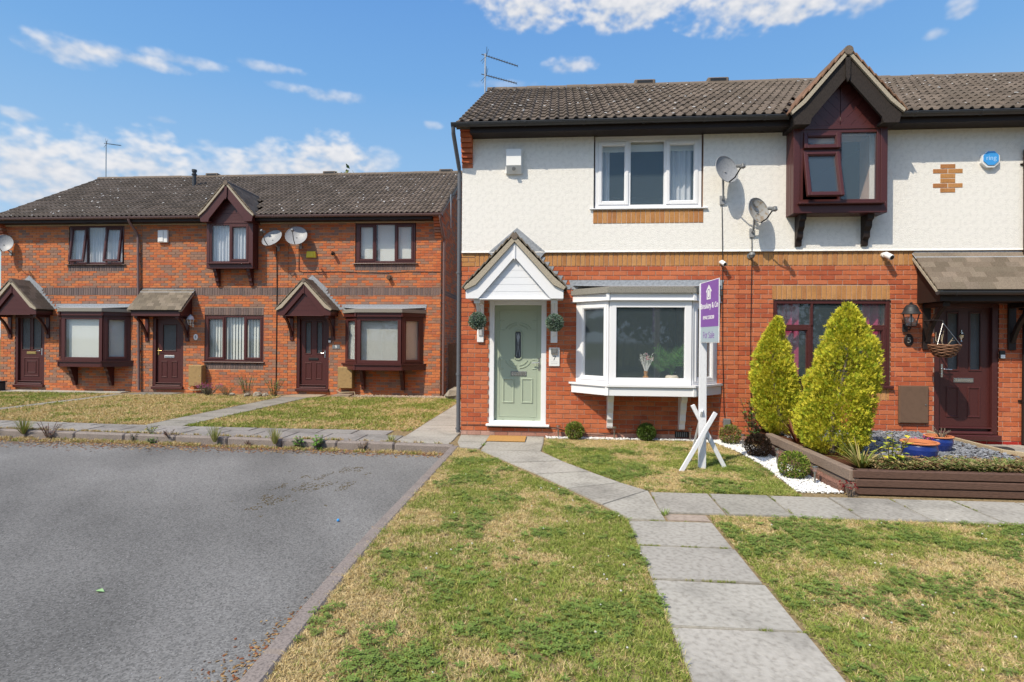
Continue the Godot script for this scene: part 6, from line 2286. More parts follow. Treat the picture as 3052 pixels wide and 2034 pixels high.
func wall_things() -> void:
	# number seven
	var al := thing("alarm_box", "tapered white burglar alarm box on the white rendered wall", "alarm box", V(0.86, 4.27, 0.02))
	var m := MB.new()
	m.box(V(-0.14, 0.01, 0), V(0.14, 0.4, 0.03), 0.008)
	part(al, "back_plate", m, M.whiteplastic)
	m = MB.new()
	m.extrude(pv([[0.03, 0.39], [0.11, 0.39], [0.125, 0.12], [0.04, 0.005], [0.03, 0.005]]), -0.12, 0.12)
	m.turn()
	part(al, "cover", m, M.whiteplastic)
	m = MB.new()
	m.tube([V(0.0, 0.075, 0.085), V(0.0, 0.065, 0.12)], 0.03, 10)
	part(al, "lens", m, M.greyplastic)
	dish("grey satellite dish on the white wall beside the white window", V(4.17, 4.23, 0.27), V(0.4, 0.25, 0.88), 0.41, M.dish, V(0.0, -0.42, -0.24))
	dish("rust stained satellite dish low on the white wall", V(4.65, 3.59, 0.27), V(0.4, 0.25, 0.88), 0.38, M.dishrust, V(-0.02, -0.3, -0.24))
	cable("thin black cable dropping beside the bay window", [V(4.17, 3.75, 0.026), V(4.18, 3.02, 0.038), V(4.19, 2.9, 0.012), V(4.2, 1.5, 0.01), V(4.23, 0.45, 0.01), V(4.25, 0.33, 0.012), V(4.2, 0.28, 0.02)])
	cable("thin black cable below the rust stained dish", [V(4.63, 3.27, 0.03), V(4.63, 3.02, 0.04), V(4.64, 2.9, 0.012), V(4.63, 1.6, 0.01), V(4.65, 0.3, 0.01)])
	cable("black cable sagging along the foot of the brick wall", [V(0.02, 0.17, 0.008), V(0.2, 0.172, 0.008), V(0.4, 0.178, 0.01), V(0.46, 0.15, 0.012), V(1.42, 0.15, 0.012), V(1.6, 0.14, 0.01), V(1.75, 0.1, 0.012), V(2.1, 0.05, 0.02), V(2.6, 0.09, 0.012), V(3.1, 0.13, 0.01), V(3.5, 0.15, 0.01)], 0.005)
	var sb := thing("floodlight", "round dark sensor lamp under the render edge", "lamp", V(4.61, 2.93, 0.0))
	m = MB.new()
	m.lathe([Vector2(0.0, -0.05), Vector2(0.03, -0.042), Vector2(0.052, 0.0), Vector2(0.035, 0.04), Vector2(0.0, 0.05)], V(0, 0, 0.11), 14)
	part(sb, "head", m, M.greyplastic)
	m = MB.new()
	m.tube([V(0, 0.0, 0.0), V(0, 0.0, 0.08)], 0.018, 8)
	m.tube([V(0, 0, 0), V(0, 0, 0.012)], 0.045, 12)
	part(sb, "arm", m, M.greyplastic)
	for q in [["small white security sensor on the buff brick band", V(4.165, 2.83, 0.0), 1.0], ["white security camera below the rendered wall of number five", V(6.62, 2.935, 0.0), 1.3], ["dark security camera on the far brick wall", V(-4.72, 4.0, -6.13), 1.2]]:
		var sc := thing("security_camera", q[0], "security camera", q[1], 0.0, "small cameras and sensors on the walls")
		var s: float = q[2]
		m = MB.new()
		m.tube([V(0, 0, 0), V(0, 0, 0.03) * s], 0.03 * s, 10)
		m.tube([V(0, 0, 0.03) * s, V(0.01, -0.02, 0.07) * s], 0.012 * s, 8)
		part(sc, "bracket", m, M.whiteplastic if q[1].z > -1 else M.black)
		m = MB.new()
		m.tube([V(0.0, -0.0, 0.05) * s, V(0.03, -0.05, 0.13) * s], 0.034 * s, 12)
		part(sc, "head", m, M.whiteplastic if q[1].z > -1 else M.black)
		m = MB.new()
		m.tube([V(0.03, -0.05, 0.13) * s, V(0.031, -0.052, 0.134) * s], 0.024 * s, 10)
		part(sc, "lens", m, M.black)
	var pl := thing("number_plaque", "white house number seven plaque with a little key lamp", "number plaque", V(1.537, 1.15, 0.0))
	m = MB.new()
	m.box(V(-0.087, 0, 0.001), V(0.087, 0.303, 0.02), 0.004)
	part(pl, "board", m, M.whiteplastic)
	m = MB.new()
	m.box(V(-0.055, 0.195, 0.02), V(0.055, 0.295, 0.055), 0.008)
	part(pl, "key_safe", m, M.steel)
	m = MB.new()
	m.box(V(-0.03, 0.22, 0.055), V(0.03, 0.275, 0.059), 0.003)
	part(pl, "cover", m, M.greyplastic)
	text(pl, "7", 0.1, V(0.0, 0.13, 0.021), M.black, Basis(), false)
	for i in 2:
		m = MB.new()
		m.box(V(-0.055, 0.04 + i * 0.028, 0.02), V(0.055, 0.044 + i * 0.028, 0.0206))
		part(pl, "printed_line", m, M.dish)
	topiary("dark green topiary ball hanging left of the sage green door", V(0.335, 1.865, 0.45))
	topiary("dark green topiary ball hanging between the sage green door and bay", V(1.54, 1.845, 0.45))
	var ub := thing("utility_box", "small grey cable box low on the brick wall", "utility box", V(4.27, 0.2, 0.0))
	m = MB.new()
	m.box(V(-0.055, 0, 0), V(0.055, 0.15, 0.06), 0.008)
	part(ub, "body", m, M.greyplastic)
	m = MB.new()
	m.box(V(-0.045, 0.01, 0.06), V(0.045, 0.14, 0.066), 0.004)
	part(ub, "lid", m, M.greyplastic)
	var av := thing("air_vent", "black slotted air brick below the bay window", "air vent", V(3.58, 0.03, 0.0))
	m = MB.new()
	m.box(V(-0.11, 0, -0.01), V(0.11, 0.1, 0.004), 0.002)
	part(av, "frame", m, M.black)
	for i in 6:
		m = MB.new()
		m.box(V(-0.09 + i * 0.031, 0.012, 0.004), V(-0.075 + i * 0.031, 0.088, 0.01), 0.002)
		part(av, "bar", m, M.greyplastic)
	# number five
	for i in 6:
		pass
	var ra := thing("alarm_box", "blue and white hexagonal alarm box on the white wall", "alarm box", V(8.13, 4.375, 0.02))
	var hexp := []
	for i in 8:
		var a := TAU * (i + 0.5) / 8.0
		hexp.append([cos(a) * 0.138, sin(a) * 0.135])
	m = MB.new()
	m.extrude(pv(hexp), 0.0, 0.055)
	part(ra, "body", m, M.whiteplastic)
	m = MB.new()
	m.extrude(pv(hexp.map(func(q): return [q[0] * 0.84, q[1] * 0.84 + 0.012])), 0.055, 0.066)
	part(ra, "cover", m, M.blueplastic)
	text(ra, "ring", 0.085, V(0, 0.012, 0.067), mat(lin(0.45, 0.7, 0.95), 0.5), Basis(), false)
	lantern("black hexagonal wall lantern beside the dark canopy", V(6.94, 1.91, 0.17), M.iron, 1.0)
	var np := thing("number_plaque", "dark oval plaque with a pale number five", "number plaque", V(7.006, 1.615, 0.0))
	m = MB.new()
	m.xf = Transform3D(Basis(Vector3(1, 0, 0), PI * 0.5), V0)
	m.lathe([Vector2(0.0, 0.016), Vector2(0.062, 0.016), Vector2(0.07, 0.01), Vector2(0.07, 0.0)], V0, 24, Vector2(1.0, 1.4))
	part(np, "plate", m, M.darkwood)
	text(np, "5", 0.11, V(0, 0, 0.018), M.cream, Basis(), false)
	wall_box("meter_box", "flush brown meter box on the brick wall of number five", "meter box", V(6.855, 0.329, 0.0), V(7.289, 0.911, 0.045), M.brownbox, "meter boxes on the walls")
	var be := thing("door_bell", "small black and white bell box beside the dark door", "door bell", V(8.36, 1.34, 0.0))
	m = MB.new()
	m.box(V(-0.04, 0, 0), V(0.04, 0.125, 0.025), 0.005)
	part(be, "body", m, M.black)
	m = MB.new()
	m.box(V(-0.032, 0.008, 0.025), V(0.032, 0.062, 0.03), 0.003)
	part(be, "button_plate", m, M.whiteplastic)
	var hb := thing("hanging_basket", "brown wicker hanging basket with bare twigs on chains", "hanging basket", V(7.235, 1.37, 0.45))
	for i in 9:
		m = MB.new()
		var rr := 0.08 + 0.115 * sqrt(i / 8.0)
		var pts := []
		for j in 25:
			var a := TAU * j / 24.0
			pts.append(V(cos(a) * rr, 0.005 + i * 0.0205 + 0.008 * sin(a * 6.0 + PI * (i % 2)), sin(a) * rr))
		m.tube(pts, 0.0115, 6, -1.0, false)
		part(hb, "wicker_strand", m, M.wicker)
	m = MB.new()
	m.lathe([Vector2(0.0, 0.0), Vector2(0.075, 0.005), Vector2(0.15, 0.08), Vector2(0.18, 0.165), Vector2(0.0, 0.16)], V0, 18)
	part(hb, "liner", m, M.bark)
	for i in 3:
		var a := TAU * i / 3.0 + 0.5
		m = MB.new()
		m.tube([V(cos(a) * 0.19, 0.17, sin(a) * 0.19), V(-0.02, 0.5, 0)], 0.005, 5)
		part(hb, "chain", m, M.steel)
	for i in 5:
		var a := TAU * i / 5.0
		m = MB.new()
		m.tube([V(cos(a) * 0.04, 0.16, sin(a) * 0.04), V(cos(a) * 0.1, 0.24, sin(a) * 0.1), V(cos(a) * 0.12 + 0.02, 0.24 + 0.04 * i, sin(a) * 0.1)], 0.006, 5, 0.003)
		part(hb, "twig", m, M.palewood)
	m = MB.new()
	m.tube([V(-0.02, 0.5, 0), V(-0.02, 0.53, 0.0), V(-0.02, 0.545, -0.2), V(-0.02, 0.54, -0.45)], 0.01, 6)
	part(hb, "hook", m, M.iron)
	var kn := thing("door_knocker", "pale urn shaped knocker on the dark door", "door knocker", V(7.82, 1.68, -0.07))
	m = MB.new()
	m.lathe([Vector2(0.0, -0.09), Vector2(0.012, -0.08), Vector2(0.01, -0.06), Vector2(0.045, -0.02), Vector2(0.05, 0.02), Vector2(0.03, 0.05), Vector2(0.012, 0.06), Vector2(0.012, 0.1), Vector2(0.0, 0.11)], V(0, 0, 0.012), 14, Vector2(1.0, 0.4))
	part(kn, "ring", m, M.chrome)
	m = MB.new()
	m.tube([V(0, 0.05, 0), V(0, 0.05, 0.03)], 0.012, 8)
	part(kn, "pivot", m, M.chrome)
	# far terrace
	dish("pale satellite dish beside the far gabled window", V(-6.385, 4.39, -5.86), V(-0.1, 0.6, 0.8), 0.56, M.dish, V(0.06, -0.26, -0.26))
	dish("grey satellite dish above the far porch", V(-5.68, 4.45, -5.86), V(0.2, 0.5, 0.85), 0.58, M.dish, V(0.0, -0.26, -0.26))
	dish("satellite dish at the far end of the brick terrace", V(-14.55, 4.3, -5.88), V(0.45, 0.3, 0.8), 0.48, M.dish, V(0.0, -0.25, -0.24))
	var yb := thing("alarm_box", "yellow alarm box on the far brick wall", "alarm box", V(-5.35, 3.87, -6.13))
	m = MB.new()
	m.extrude(pv([[-0.14, 0.0], [0.14, 0.0], [0.12, 0.17], [-0.12, 0.17]]), 0.0, 0.06)
	part(yb, "body", m, M.yellow)
	m = MB.new()
	m.extrude(pv([[-0.08, 0.02], [0.08, 0.02], [0.06, 0.15], [-0.06, 0.15]]), 0.06, 0.075)
	part(yb, "front", m, M.yellow)
	var wa := thing("alarm_box", "plain white alarm box under the far gutter", "alarm box", V(-9.77, 4.32, -6.13))
	m = MB.new()
	m.box(V(-0.15, 0, 0), V(0.15, 0.36, 0.07), 0.012)
	part(wa, "body", m, M.whiteplastic)
	m = MB.new()
	m.box(V(-0.12, 0.02, 0.07), V(0.03, 0.34, 0.085), 0.008)
	part(wa, "front", m, M.whiteplastic)
	cable("black cable running down between two far houses", [V(-6.37, 4.2, -6.1), V(-6.36, 3.0, -6.118), V(-6.37, 0.12, -6.118)], 0.012)
	cable("black cable sagging across the far upper brickwork", [V(-5.72, 4.2, -6.11), V(-5.72, 3.5, -6.118), V(-5.6, 3.46, -6.118), V(-4.5, 3.475, -6.118), V(-3.9, 3.45, -6.118), V(-3.2, 3.435, -6.118), V(-2.6, 3.47, -6.118), V(-1.66, 3.46, -6.118)], 0.008)
	lantern("white wall lantern beside the far canopy", V(-8.87, 2.02, -6.02), M.whiteplastic, 0.8)
	for q in [["white oval number plaque under the white lantern", V(-8.78, 1.6, -6.13), "8"], ["silver number nine plaque beside the far bay window", V(-4.62, 1.355, -6.13), "9"]]:
		var pq := thing("number_plaque", q[0], "number plaque", q[1])
		m = MB.new()
		if q[2] == "8":
			m.xf = Transform3D(Basis(Vector3(1, 0, 0), PI * 0.5), V0)
			m.lathe([Vector2(0.0, 0.014), Vector2(0.062, 0.014), Vector2(0.066, 0.0)], V0, 20, Vector2(1.0, 1.35))
		else:
			m.box(V(-0.11, -0.055, 0), V(0.11, 0.055, 0.012), 0.003)
		part(pq, "plate", m, M.whiteplastic if q[2] == "8" else M.steel)
		text(pq, q[2], 0.11, V(0, 0, 0.0155), M.greyplastic if q[2] == "8" else M.whiteplastic, Basis(), true)
	var cb := thing("door_bell", "black bell with white button beside the far brown door", "door bell", V(-4.8, 1.465, -6.13))
	m = MB.new()
	m.box(V(-0.045, 0, 0), V(0.045, 0.13, 0.025), 0.005)
	part(cb, "body", m, M.black)
	m = MB.new()
	m.box(V(-0.035, 0.01, 0.025), V(0.035, 0.07, 0.03), 0.003)
	part(cb, "button_plate", m, M.whiteplastic)
	wall_box("meter_box", "tan meter box between far brown door and vertical blinds", "meter box", V(-8.87, 0.2, -6.13), V(-8.46, 0.8, -5.93), M.tanbox, "meter boxes on the walls", true)
	wall_box("meter_box", "tan meter box left of the far bay window", "meter box", V(-4.5, 0.2, -6.13), V(-4.07, 0.8, -5.93), M.tanbox, "meter boxes on the walls", true)
	var ev := thing("wall_vent", "brown round vent stub on the far upper wall", "wall vent", V(-3.1, 3.31, -6.13))
	m = MB.new()
	m.tube([V(0, 0, 0), V(0, -0.02, 0.12)], 0.055, 12)
	part(ev, "pipe", m, M.brownbox)
	m = MB.new()
	m.tube([V(0, 0, 0), V(0, 0, 0.01)], 0.08, 12)
	part(ev, "flange", m, M.brownbox)

func garden() -> void:
	R.seed = 1234
	raised_bed()
	sale_sign()
	conifer("tall golden conifer against the wall under the brown window", V(4.9, 0.19, 0.5), 1.74, [Vector3(0.0, 0.12, 0.02), Vector3(0.04, 0.22, 0.02), Vector3(0.125, 0.31, 0.02), Vector3(0.23, 0.33, -0.03), Vector3(0.39, 0.31, -0.07), Vector3(0.55, 0.295, -0.114), Vector3(0.69, 0.24, -0.117), Vector3(0.84, 0.14, -0.09), Vector3(0.94, 0.07, -0.05), Vector3(1.0, 0.015, -0.03)], 15000, 330)
	conifer("broad leaning golden conifer at the front of the raised bed", V(5.0, 0.17, 1.88), 1.86, [Vector3(0.0, 0.12, 0.0), Vector3(0.05, 0.29, 0.0), Vector3(0.11, 0.37, -0.02), Vector3(0.29, 0.395, 0.0), Vector3(0.46, 0.385, 0.08), Vector3(0.7, 0.325, 0.17), Vector3(0.86, 0.2, 0.15), Vector3(0.94, 0.11, 0.16), Vector3(1.0, 0.03, 0.16)], 21000, 420)
	var gr := [Color(0.11, 0.17, 0.025), Color(0.15, 0.22, 0.03), Color(0.2, 0.26, 0.04), Color(0.08, 0.13, 0.02)]
	var br := [Color(0.28, 0.19, 0.1), Color(0.22, 0.13, 0.07)]
	box_ball("box ball with browning underside beside the green door step", V(1.87, 0.0, 0.14), 0.142, gr + gr + br, 2300)
	box_ball("neat dark green box ball under the bay window", V(3.0, 0.0, 0.13), 0.138, [Color(0.06, 0.1, 0.02), Color(0.08, 0.13, 0.025), Color(0.1, 0.15, 0.03)], 2600)
	box_ball("box ball half bare below beside the grey cable box", V(4.24, 0.0, 0.3), 0.152, gr + br + br, 2000)
	box_ball("dead brown box ball in the white pebbles", V(4.33, 0.0, 1.22), 0.162, [Color(0.07, 0.04, 0.022), Color(0.1, 0.055, 0.03), Color(0.05, 0.032, 0.02), Color(0.13, 0.08, 0.05)], 2400)
	box_ball("yellow green box ball nearest the timber corner", V(4.31, 0.0, 2.42), 0.16, gr + [Color(0.24, 0.3, 0.05), Color(0.3, 0.2, 0.1)], 2700)
	for q in [[V(1.61, 0, 0.1), "steel stake light between door sill and browning box ball"], [V(2.5, 0, 0.11), "steel stake light below the white bay bracket"], [V(3.69, 0, 0.08), "steel stake light beside the black air brick"], [V(4.33, 0, 0.6), "steel stake light behind the dead box ball"], [V(4.4, 0, 1.7), "steel stake light between dead and yellow green box balls"], [V(4.42, 0, 2.7), "steel stake light by the timber corner"]]:
		garden_light(q[0], q[1])
	strap_plant("yucca", "spiky green and tan strap leaved plant at the bed corner", "strap plant", V(4.88, 0.2, 2.76), 64, 0.5, 0.02, [Color(0.22, 0.26, 0.06), Color(0.36, 0.32, 0.1), Color(0.16, 0.22, 0.06), Color(0.42, 0.33, 0.14)], 1.3, 0.35)
	strap_plant("phormium", "red brown sword leaved plant between the golden conifers", "phormium", V(4.84, 0.19, 1.25), 48, 0.52, 0.026, [Color(0.14, 0.04, 0.022), Color(0.2, 0.07, 0.035), Color(0.1, 0.03, 0.02), Color(0.3, 0.17, 0.08)], 1.0, 0.2)
	strap_plant("ornamental_grass", "pale green grass clump in the bed front", "ornamental grass", V(6.25, 0.2, 2.84), 46, 0.27, 0.008, [Color(0.25, 0.36, 0.1), Color(0.34, 0.4, 0.14), Color(0.18, 0.3, 0.08)], 1.0, 0.2)
	leafy_plant("tall_weed", "tall green pointed leaf plant leaning by the brick wall", "leafy plant", V(4.62, 0.05, 0.22), 7, 0.95, 0.26, 0.15, 0.034, 20, [Color(0.05, 0.13, 0.03), Color(0.075, 0.18, 0.045), Color(0.1, 0.22, 0.06)])
	leafy_plant("yellow_shrub", "yellow leaved young shrub before the blue pot", "shrub", V(5.14, 0.19, 2.84), 9, 0.42, 0.24, 0.13, 0.06, 8, [Color(0.52, 0.5, 0.05), Color(0.6, 0.52, 0.06), Color(0.4, 0.44, 0.06), Color(0.3, 0.36, 0.05)])
	leafy_plant("purple_flower", "purple flowering plant behind the golden conifers", "flowering plant", V(5.28, 0.19, 0.75), 9, 0.72, 0.16, 0.06, 0.014, 9, [Color(0.1, 0.17, 0.06), Color(0.14, 0.2, 0.09)], "", Color(0.25, 0.07, 0.4), 4)
	leafy_plant("green_shrub", "small green shrub at the wall beside the meter box", "shrub", V(5.75, 0.19, 0.4), 8, 0.26, 0.12, 0.05, 0.02, 7, [Color(0.09, 0.16, 0.04), Color(0.12, 0.2, 0.05)])
	leafy_plant("red_flower", "little red flowering plant at the sleeper corner", "flowering plant", V(4.56, 0.0, 3.14), 12, 0.13, 0.07, 0.02, 0.012, 3, [Color(0.12, 0.1, 0.05), Color(0.16, 0.06, 0.04)], "", Color(0.2, 0.015, 0.02), 2)
	pot("larger blue glazed pot with a terracotta rim", V(5.72, 0.2, 2.36), 0.182, 0.245)
	pot("smaller blue glazed pot before the dark door", V(6.42, 0.2, 1.6), 0.158, 0.195)
	leafy_plant("dry_plant", "dry straw stalks in the smaller blue pot", "potted plant", V(6.45, 0.37, 1.6), 16, 0.12, 0.12, 0.03, 0.006, 4, [Color(0.45, 0.36, 0.2), Color(0.38, 0.28, 0.15)])
	leafy_plant("pink_flower", "pink flowers beside the smaller blue pot", "flowering plant", V(6.18, 0.19, 1.65), 14, 0.2, 0.12, 0.04, 0.016, 6, [Color(0.08, 0.16, 0.05), Color(0.12, 0.2, 0.07)], "", Color(0.5, 0.12, 0.3), 3)
	var stk := MB.new()
	stk.bar(V(0, -0.05, 0), V(0.012, 0.34, 0.0), 0.032, 0.03, 0.004)
	var so := part(self, numbered("garden_stake"), stk, M.palewood)
	so.position = V(5.42, 0.2, 1.7)
	tag(so, "weathered wooden stake beside the broad golden conifer", "stake")
	# low stonecrop along the bed front
	var rows := PackedFloat32Array()
	for i in 5200:
		var p := Vector2(R.randf_range(4.95, 9.5), 2.98 - absf(R.randfn(0, 0.2)))
		if p.y < 2.3:
			continue
		var g := R.randf_range(0.7, 1.25)
		var c: Color = [Color(0.34, 0.27, 0.13), Color(0.2, 0.22, 0.07), Color(0.28, 0.17, 0.09), Color(0.13, 0.17, 0.05)][R.randi() % 4]
		var s := R.randf_range(1.0, 2.2)
		rows.append_array(put(V(p.x, 0.195, p.y), Basis(Vector3.UP, R.randf() * TAU).scaled_local(V(s, s * 2.0, s)), c * g))
	scatter("stonecrop", "tan and green stonecrop along the front of the raised bed", clover_mesh(21), M.grass, rows)
	R.seed = 777
	# mats
	var dm := thing("doormat", "woven straw coloured mat at the sage green door", "doormat", V(0.8, 0.004, 0.32))
	for i in 11:
		var mb := MB.new()
		var z := -0.215 + i * 0.043
		mb.box(V(-0.3, 0.0, z - 0.021), V(0.3, 0.016 + R.randf_range(0, 0.003), z + 0.021), 0.007)
		part(dm, "woven_strip", mb, M.mat)
	var rm := MB.new()
	var hp := []
	for i in 13:
		var a := PI * i / 12.0
		hp.append([cos(a) * 0.38, sin(a) * 0.42])
	rm.slab(pv(hp), 0.0, 0.012)
	var ro := part(self, numbered("doormat"), rm, M.rubber)
	ro.position = V(7.85, 0.033, 0.28)
	tag(ro, "black half round rubber mat at the dark door", "doormat")
	# in the bay window
	var vs := thing("flower_vase", "amber glass vase of white and pink flowers inside the bay", "vase", V(2.97, 0.902, 0.22))
	var vb := MB.new()
	vb.lathe([Vector2(0.0, 0.0), Vector2(0.055, 0.005), Vector2(0.06, 0.03), Vector2(0.035, 0.06), Vector2(0.05, 0.085), Vector2(0.045, 0.11), Vector2(0.025, 0.125), Vector2(0.033, 0.2)], V0, 18)
	part(vs, "vase", vb, M.amber)
	var fs := MB.new()
	var ff := MB.new()
	for i in 46:
		var d := V(R.randf_range(-1, 1) * 0.5, 1.0, R.randf_range(-1, 1) * 0.35).normalized()
		var e := V(0, 0.19, 0) + d * R.randf_range(0.14, 0.3)
		fs.tube([V(0, 0.15, 0), e], 0.0015, 3)
		var k := R.randf() < 0.22 and d.x > 0.0
		for j in 5:
			var q := rdir()
			var c := Color(0.6, 0.2, 0.28) if k else Color(0.62, 0.6, 0.58)
			leaf_quad(ff, e + rdir() * 0.014, q, q.cross(rdir()).normalized(), 0.03 if k else 0.016, 0.022 if k else 0.012, c, c)
	part(vs, "stem", fs, M.leaf)
	part(vs, "flower", ff, M.leaf)
	var pp := thing("house_palm", "green palm in a ribbed cream pot inside the bay", "palm", V(3.38, 0.902, 0.18))
	var pb := MB.new()
	pb.lathe([Vector2(0.0, 0.0), Vector2(0.075, 0.0), Vector2(0.08, 0.02), Vector2(0.1, 0.05), Vector2(0.108, 0.085), Vector2(0.095, 0.12), Vector2(0.07, 0.135), Vector2(0.0, 0.13)], V0, 22)
	part(pp, "pot", pb, M.cream)
	for i in 15:
		var fr := MB.new()
		var a := i * 2.4
		var el := R.randf_range(0.25, 1.0)
		var d := V(cos(a) * 0.75 * el, 1.0, sin(a) * 0.3 * el).normalized()
		var L := R.randf_range(0.35, 0.62)
		var pr := V(0, 0.13, 0)
		for k in range(1, 13):
			var s := k / 12.0
			var q := V(0, 0.13, 0) + d * L * s - V(0, 0.25 * L * s * s * el, 0) + V(cos(a), 0, sin(a) * 0.4) * 0.12 * s * s
			fr.col = Color(0.05, 0.13, 0.03)
			fr.tube([pr, q], 0.003, 3, -1.0, false)
			if k > 3:
				var side := (q - pr).cross(Vector3(0, 0.2, 1)).normalized()
				for e in [-1, 1]:
					var dd: Vector3 = (side * e + (q - pr).normalized() * 0.7 + V(0, -0.25, 0)).normalized()
					var c: Color = [Color(0.06, 0.16, 0.035), Color(0.085, 0.2, 0.05), Color(0.045, 0.12, 0.03)][R.randi() % 3]
					leaf_quad(fr, q, dd, dd.cross(V(0, 0, 1)).normalized(), 0.15 * (1.15 - s * 0.6), 0.012, c, c)
			pr = q
		part(pp, "frond", fr, M.leaf)
	var cup := thing("white_candle", "small white candle on the sill beside the amber vase", "candle", V(3.06, 0.902, 0.26))
	var cu := MB.new()
	cu.lathe([Vector2(0.0, 0.0), Vector2(0.03, 0.0), Vector2(0.03, 0.07), Vector2(0.0, 0.072)], V0, 14)
	part(cup, "body", cu, M.whiteplastic)
	# blinds of the far bays
	var weeds := [Color(0.16, 0.2, 0.05), Color(0.22, 0.24, 0.07), Color(0.3, 0.26, 0.12)]
	var lush := [Color(0.1, 0.22, 0.04), Color(0.14, 0.28, 0.05), Color(0.18, 0.32, 0.07)]
	var red := [Color(0.22, 0.06, 0.05), Color(0.16, 0.08, 0.05), Color(0.26, 0.1, 0.06)]
	var kz := func(x): return kerb_far(x) + 0.03
	leafy_plant("kerb_weed", "lush green weed at the foot of the far kerb", "weed", V(-2.35, -0.12, kz.call(-2.35)), 12, 0.2, 0.14, 0.1, 0.04, 5, lush)
	leafy_plant("kerb_weed", "bright green broad weed beside the lush one at the kerb", "weed", V(-2.05, -0.12, kz.call(-2.05)), 12, 0.22, 0.15, 0.11, 0.045, 5, lush)
	leafy_plant("kerb_weed", "small dark red weed on the far kerb edge", "weed", V(-4.6, -0.03, kz.call(-4.6) - 0.05), 14, 0.13, 0.14, 0.035, 0.012, 7, red)
	leafy_plant("kerb_weed", "tall russet weed growing out of the litter", "weed", V(-6.75, -0.1, kz.call(-6.75)), 16, 0.3, 0.2, 0.06, 0.014, 9, red)
	leafy_plant("kerb_weed", "low reddish weed under the kerb face", "weed", V(-3.2, -0.12, kz.call(-3.2)), 10, 0.12, 0.1, 0.035, 0.012, 6, red)
	leafy_plant("kerb_weed", "red tinged weed in the kerb corner", "weed", V(-1.35, -0.12, kz.call(-1.35)), 12, 0.16, 0.12, 0.04, 0.012, 6, [Color(0.3, 0.2, 0.1), Color(0.24, 0.12, 0.07)])
	leafy_plant("kerb_weed", "yellow flowered weed in the pavement joint", "weed", V(-5.0, 0.0, 0.52), 10, 0.14, 0.12, 0.05, 0.018, 5, lush, "", Color(0.6, 0.5, 0.05), 1)
	leafy_plant("kerb_weed", "dark weed in the cracked kerb joint", "weed", V(-5.2, -0.12, kz.call(-5.2)), 8, 0.16, 0.08, 0.05, 0.02, 5, [Color(0.05, 0.07, 0.03), Color(0.08, 0.1, 0.04)])
	leafy_plant("kerb_weed", "pale green weed low against the kerb", "weed", V(-4.85, -0.12, kz.call(-4.85) + 0.02), 10, 0.09, 0.12, 0.07, 0.025, 4, lush)
	strap_plant("grass_clump", "tall green grass clump beside the russet weed", "grass clump", V(-7.25, -0.05, 0.52), 90, 0.42, 0.012, [Color(0.18, 0.25, 0.06), Color(0.3, 0.3, 0.1), Color(0.4, 0.33, 0.15)], 0.8, 0.25, "wild grass clumps along the far kerb")
	strap_plant("grass_clump", "dry grass clump at the far end of the kerb", "grass clump", V(-7.9, -0.05, 0.5), 80, 0.34, 0.012, [Color(0.42, 0.33, 0.15), Color(0.3, 0.28, 0.1), Color(0.48, 0.38, 0.2)], 0.9, 0.3, "wild grass clumps along the far kerb")
	strap_plant("grass_clump", "wispy green grass on the kerb before the striped lawn", "grass clump", V(-3.75, -0.06, 0.78), 70, 0.4, 0.008, [Color(0.3, 0.32, 0.1), Color(0.22, 0.27, 0.07), Color(0.4, 0.36, 0.15)], 0.45, 0.2, "wild grass clumps along the far kerb")
	strap_plant("grass_clump", "wispy grass behind the lush green kerb weed", "grass clump", V(-2.75, -0.06, 0.82), 70, 0.36, 0.008, [Color(0.3, 0.32, 0.1), Color(0.4, 0.36, 0.15)], 0.5, 0.2, "wild grass clumps along the far kerb")
	strap_plant("grass_clump", "short green grass in the pavement corner", "grass clump", V(-0.95, -0.01, 0.72), 60, 0.2, 0.007, [Color(0.25, 0.3, 0.08), Color(0.35, 0.36, 0.14)], 1.0, 0.2, "wild grass clumps along the far kerb")
	strap_plant("grass_clump", "tuft of grass in the slab joint of the curved path", "grass clump", V(2.56, -0.01, 3.95), 26, 0.09, 0.007, [Color(0.2, 0.3, 0.06), Color(0.3, 0.36, 0.1)], 0.9, 0.2, "grass tufts in slab joints")
	strap_plant("grass_clump", "tuft of grass in the slab joint by the straw mat", "grass clump", V(0.5, -0.01, 0.85), 26, 0.07, 0.006, [Color(0.2, 0.3, 0.06), Color(0.3, 0.36, 0.1)], 0.9, 0.2, "grass tufts in slab joints")
	leafy_plant("flower_clump", "pink flowering clump beside the far tan box", "flowering plant", V(-8.0, -0.01, -5.55), 60, 0.34, 0.42, 0.07, 0.012, 10, [Color(0.12, 0.17, 0.09), Color(0.16, 0.2, 0.11)], "", Color(0.5, 0.08, 0.3), 2)
	leafy_plant("garden_bush", "straggly green bush at the far wall", "bush", V(-6.95, -0.01, -5.65), 30, 0.6, 0.35, 0.07, 0.028, 10, lush + weeds)
	leafy_plant("garden_bush", "low tangled bush of green and dry stems", "bush", V(-7.45, -0.01, -5.5), 34, 0.3, 0.36, 0.06, 0.02, 8, weeds)
	leafy_plant("garden_bush", "leafy green bush left of the far brown door", "bush", V(-6.15, -0.01, -5.6), 26, 0.5, 0.32, 0.08, 0.035, 9, lush)
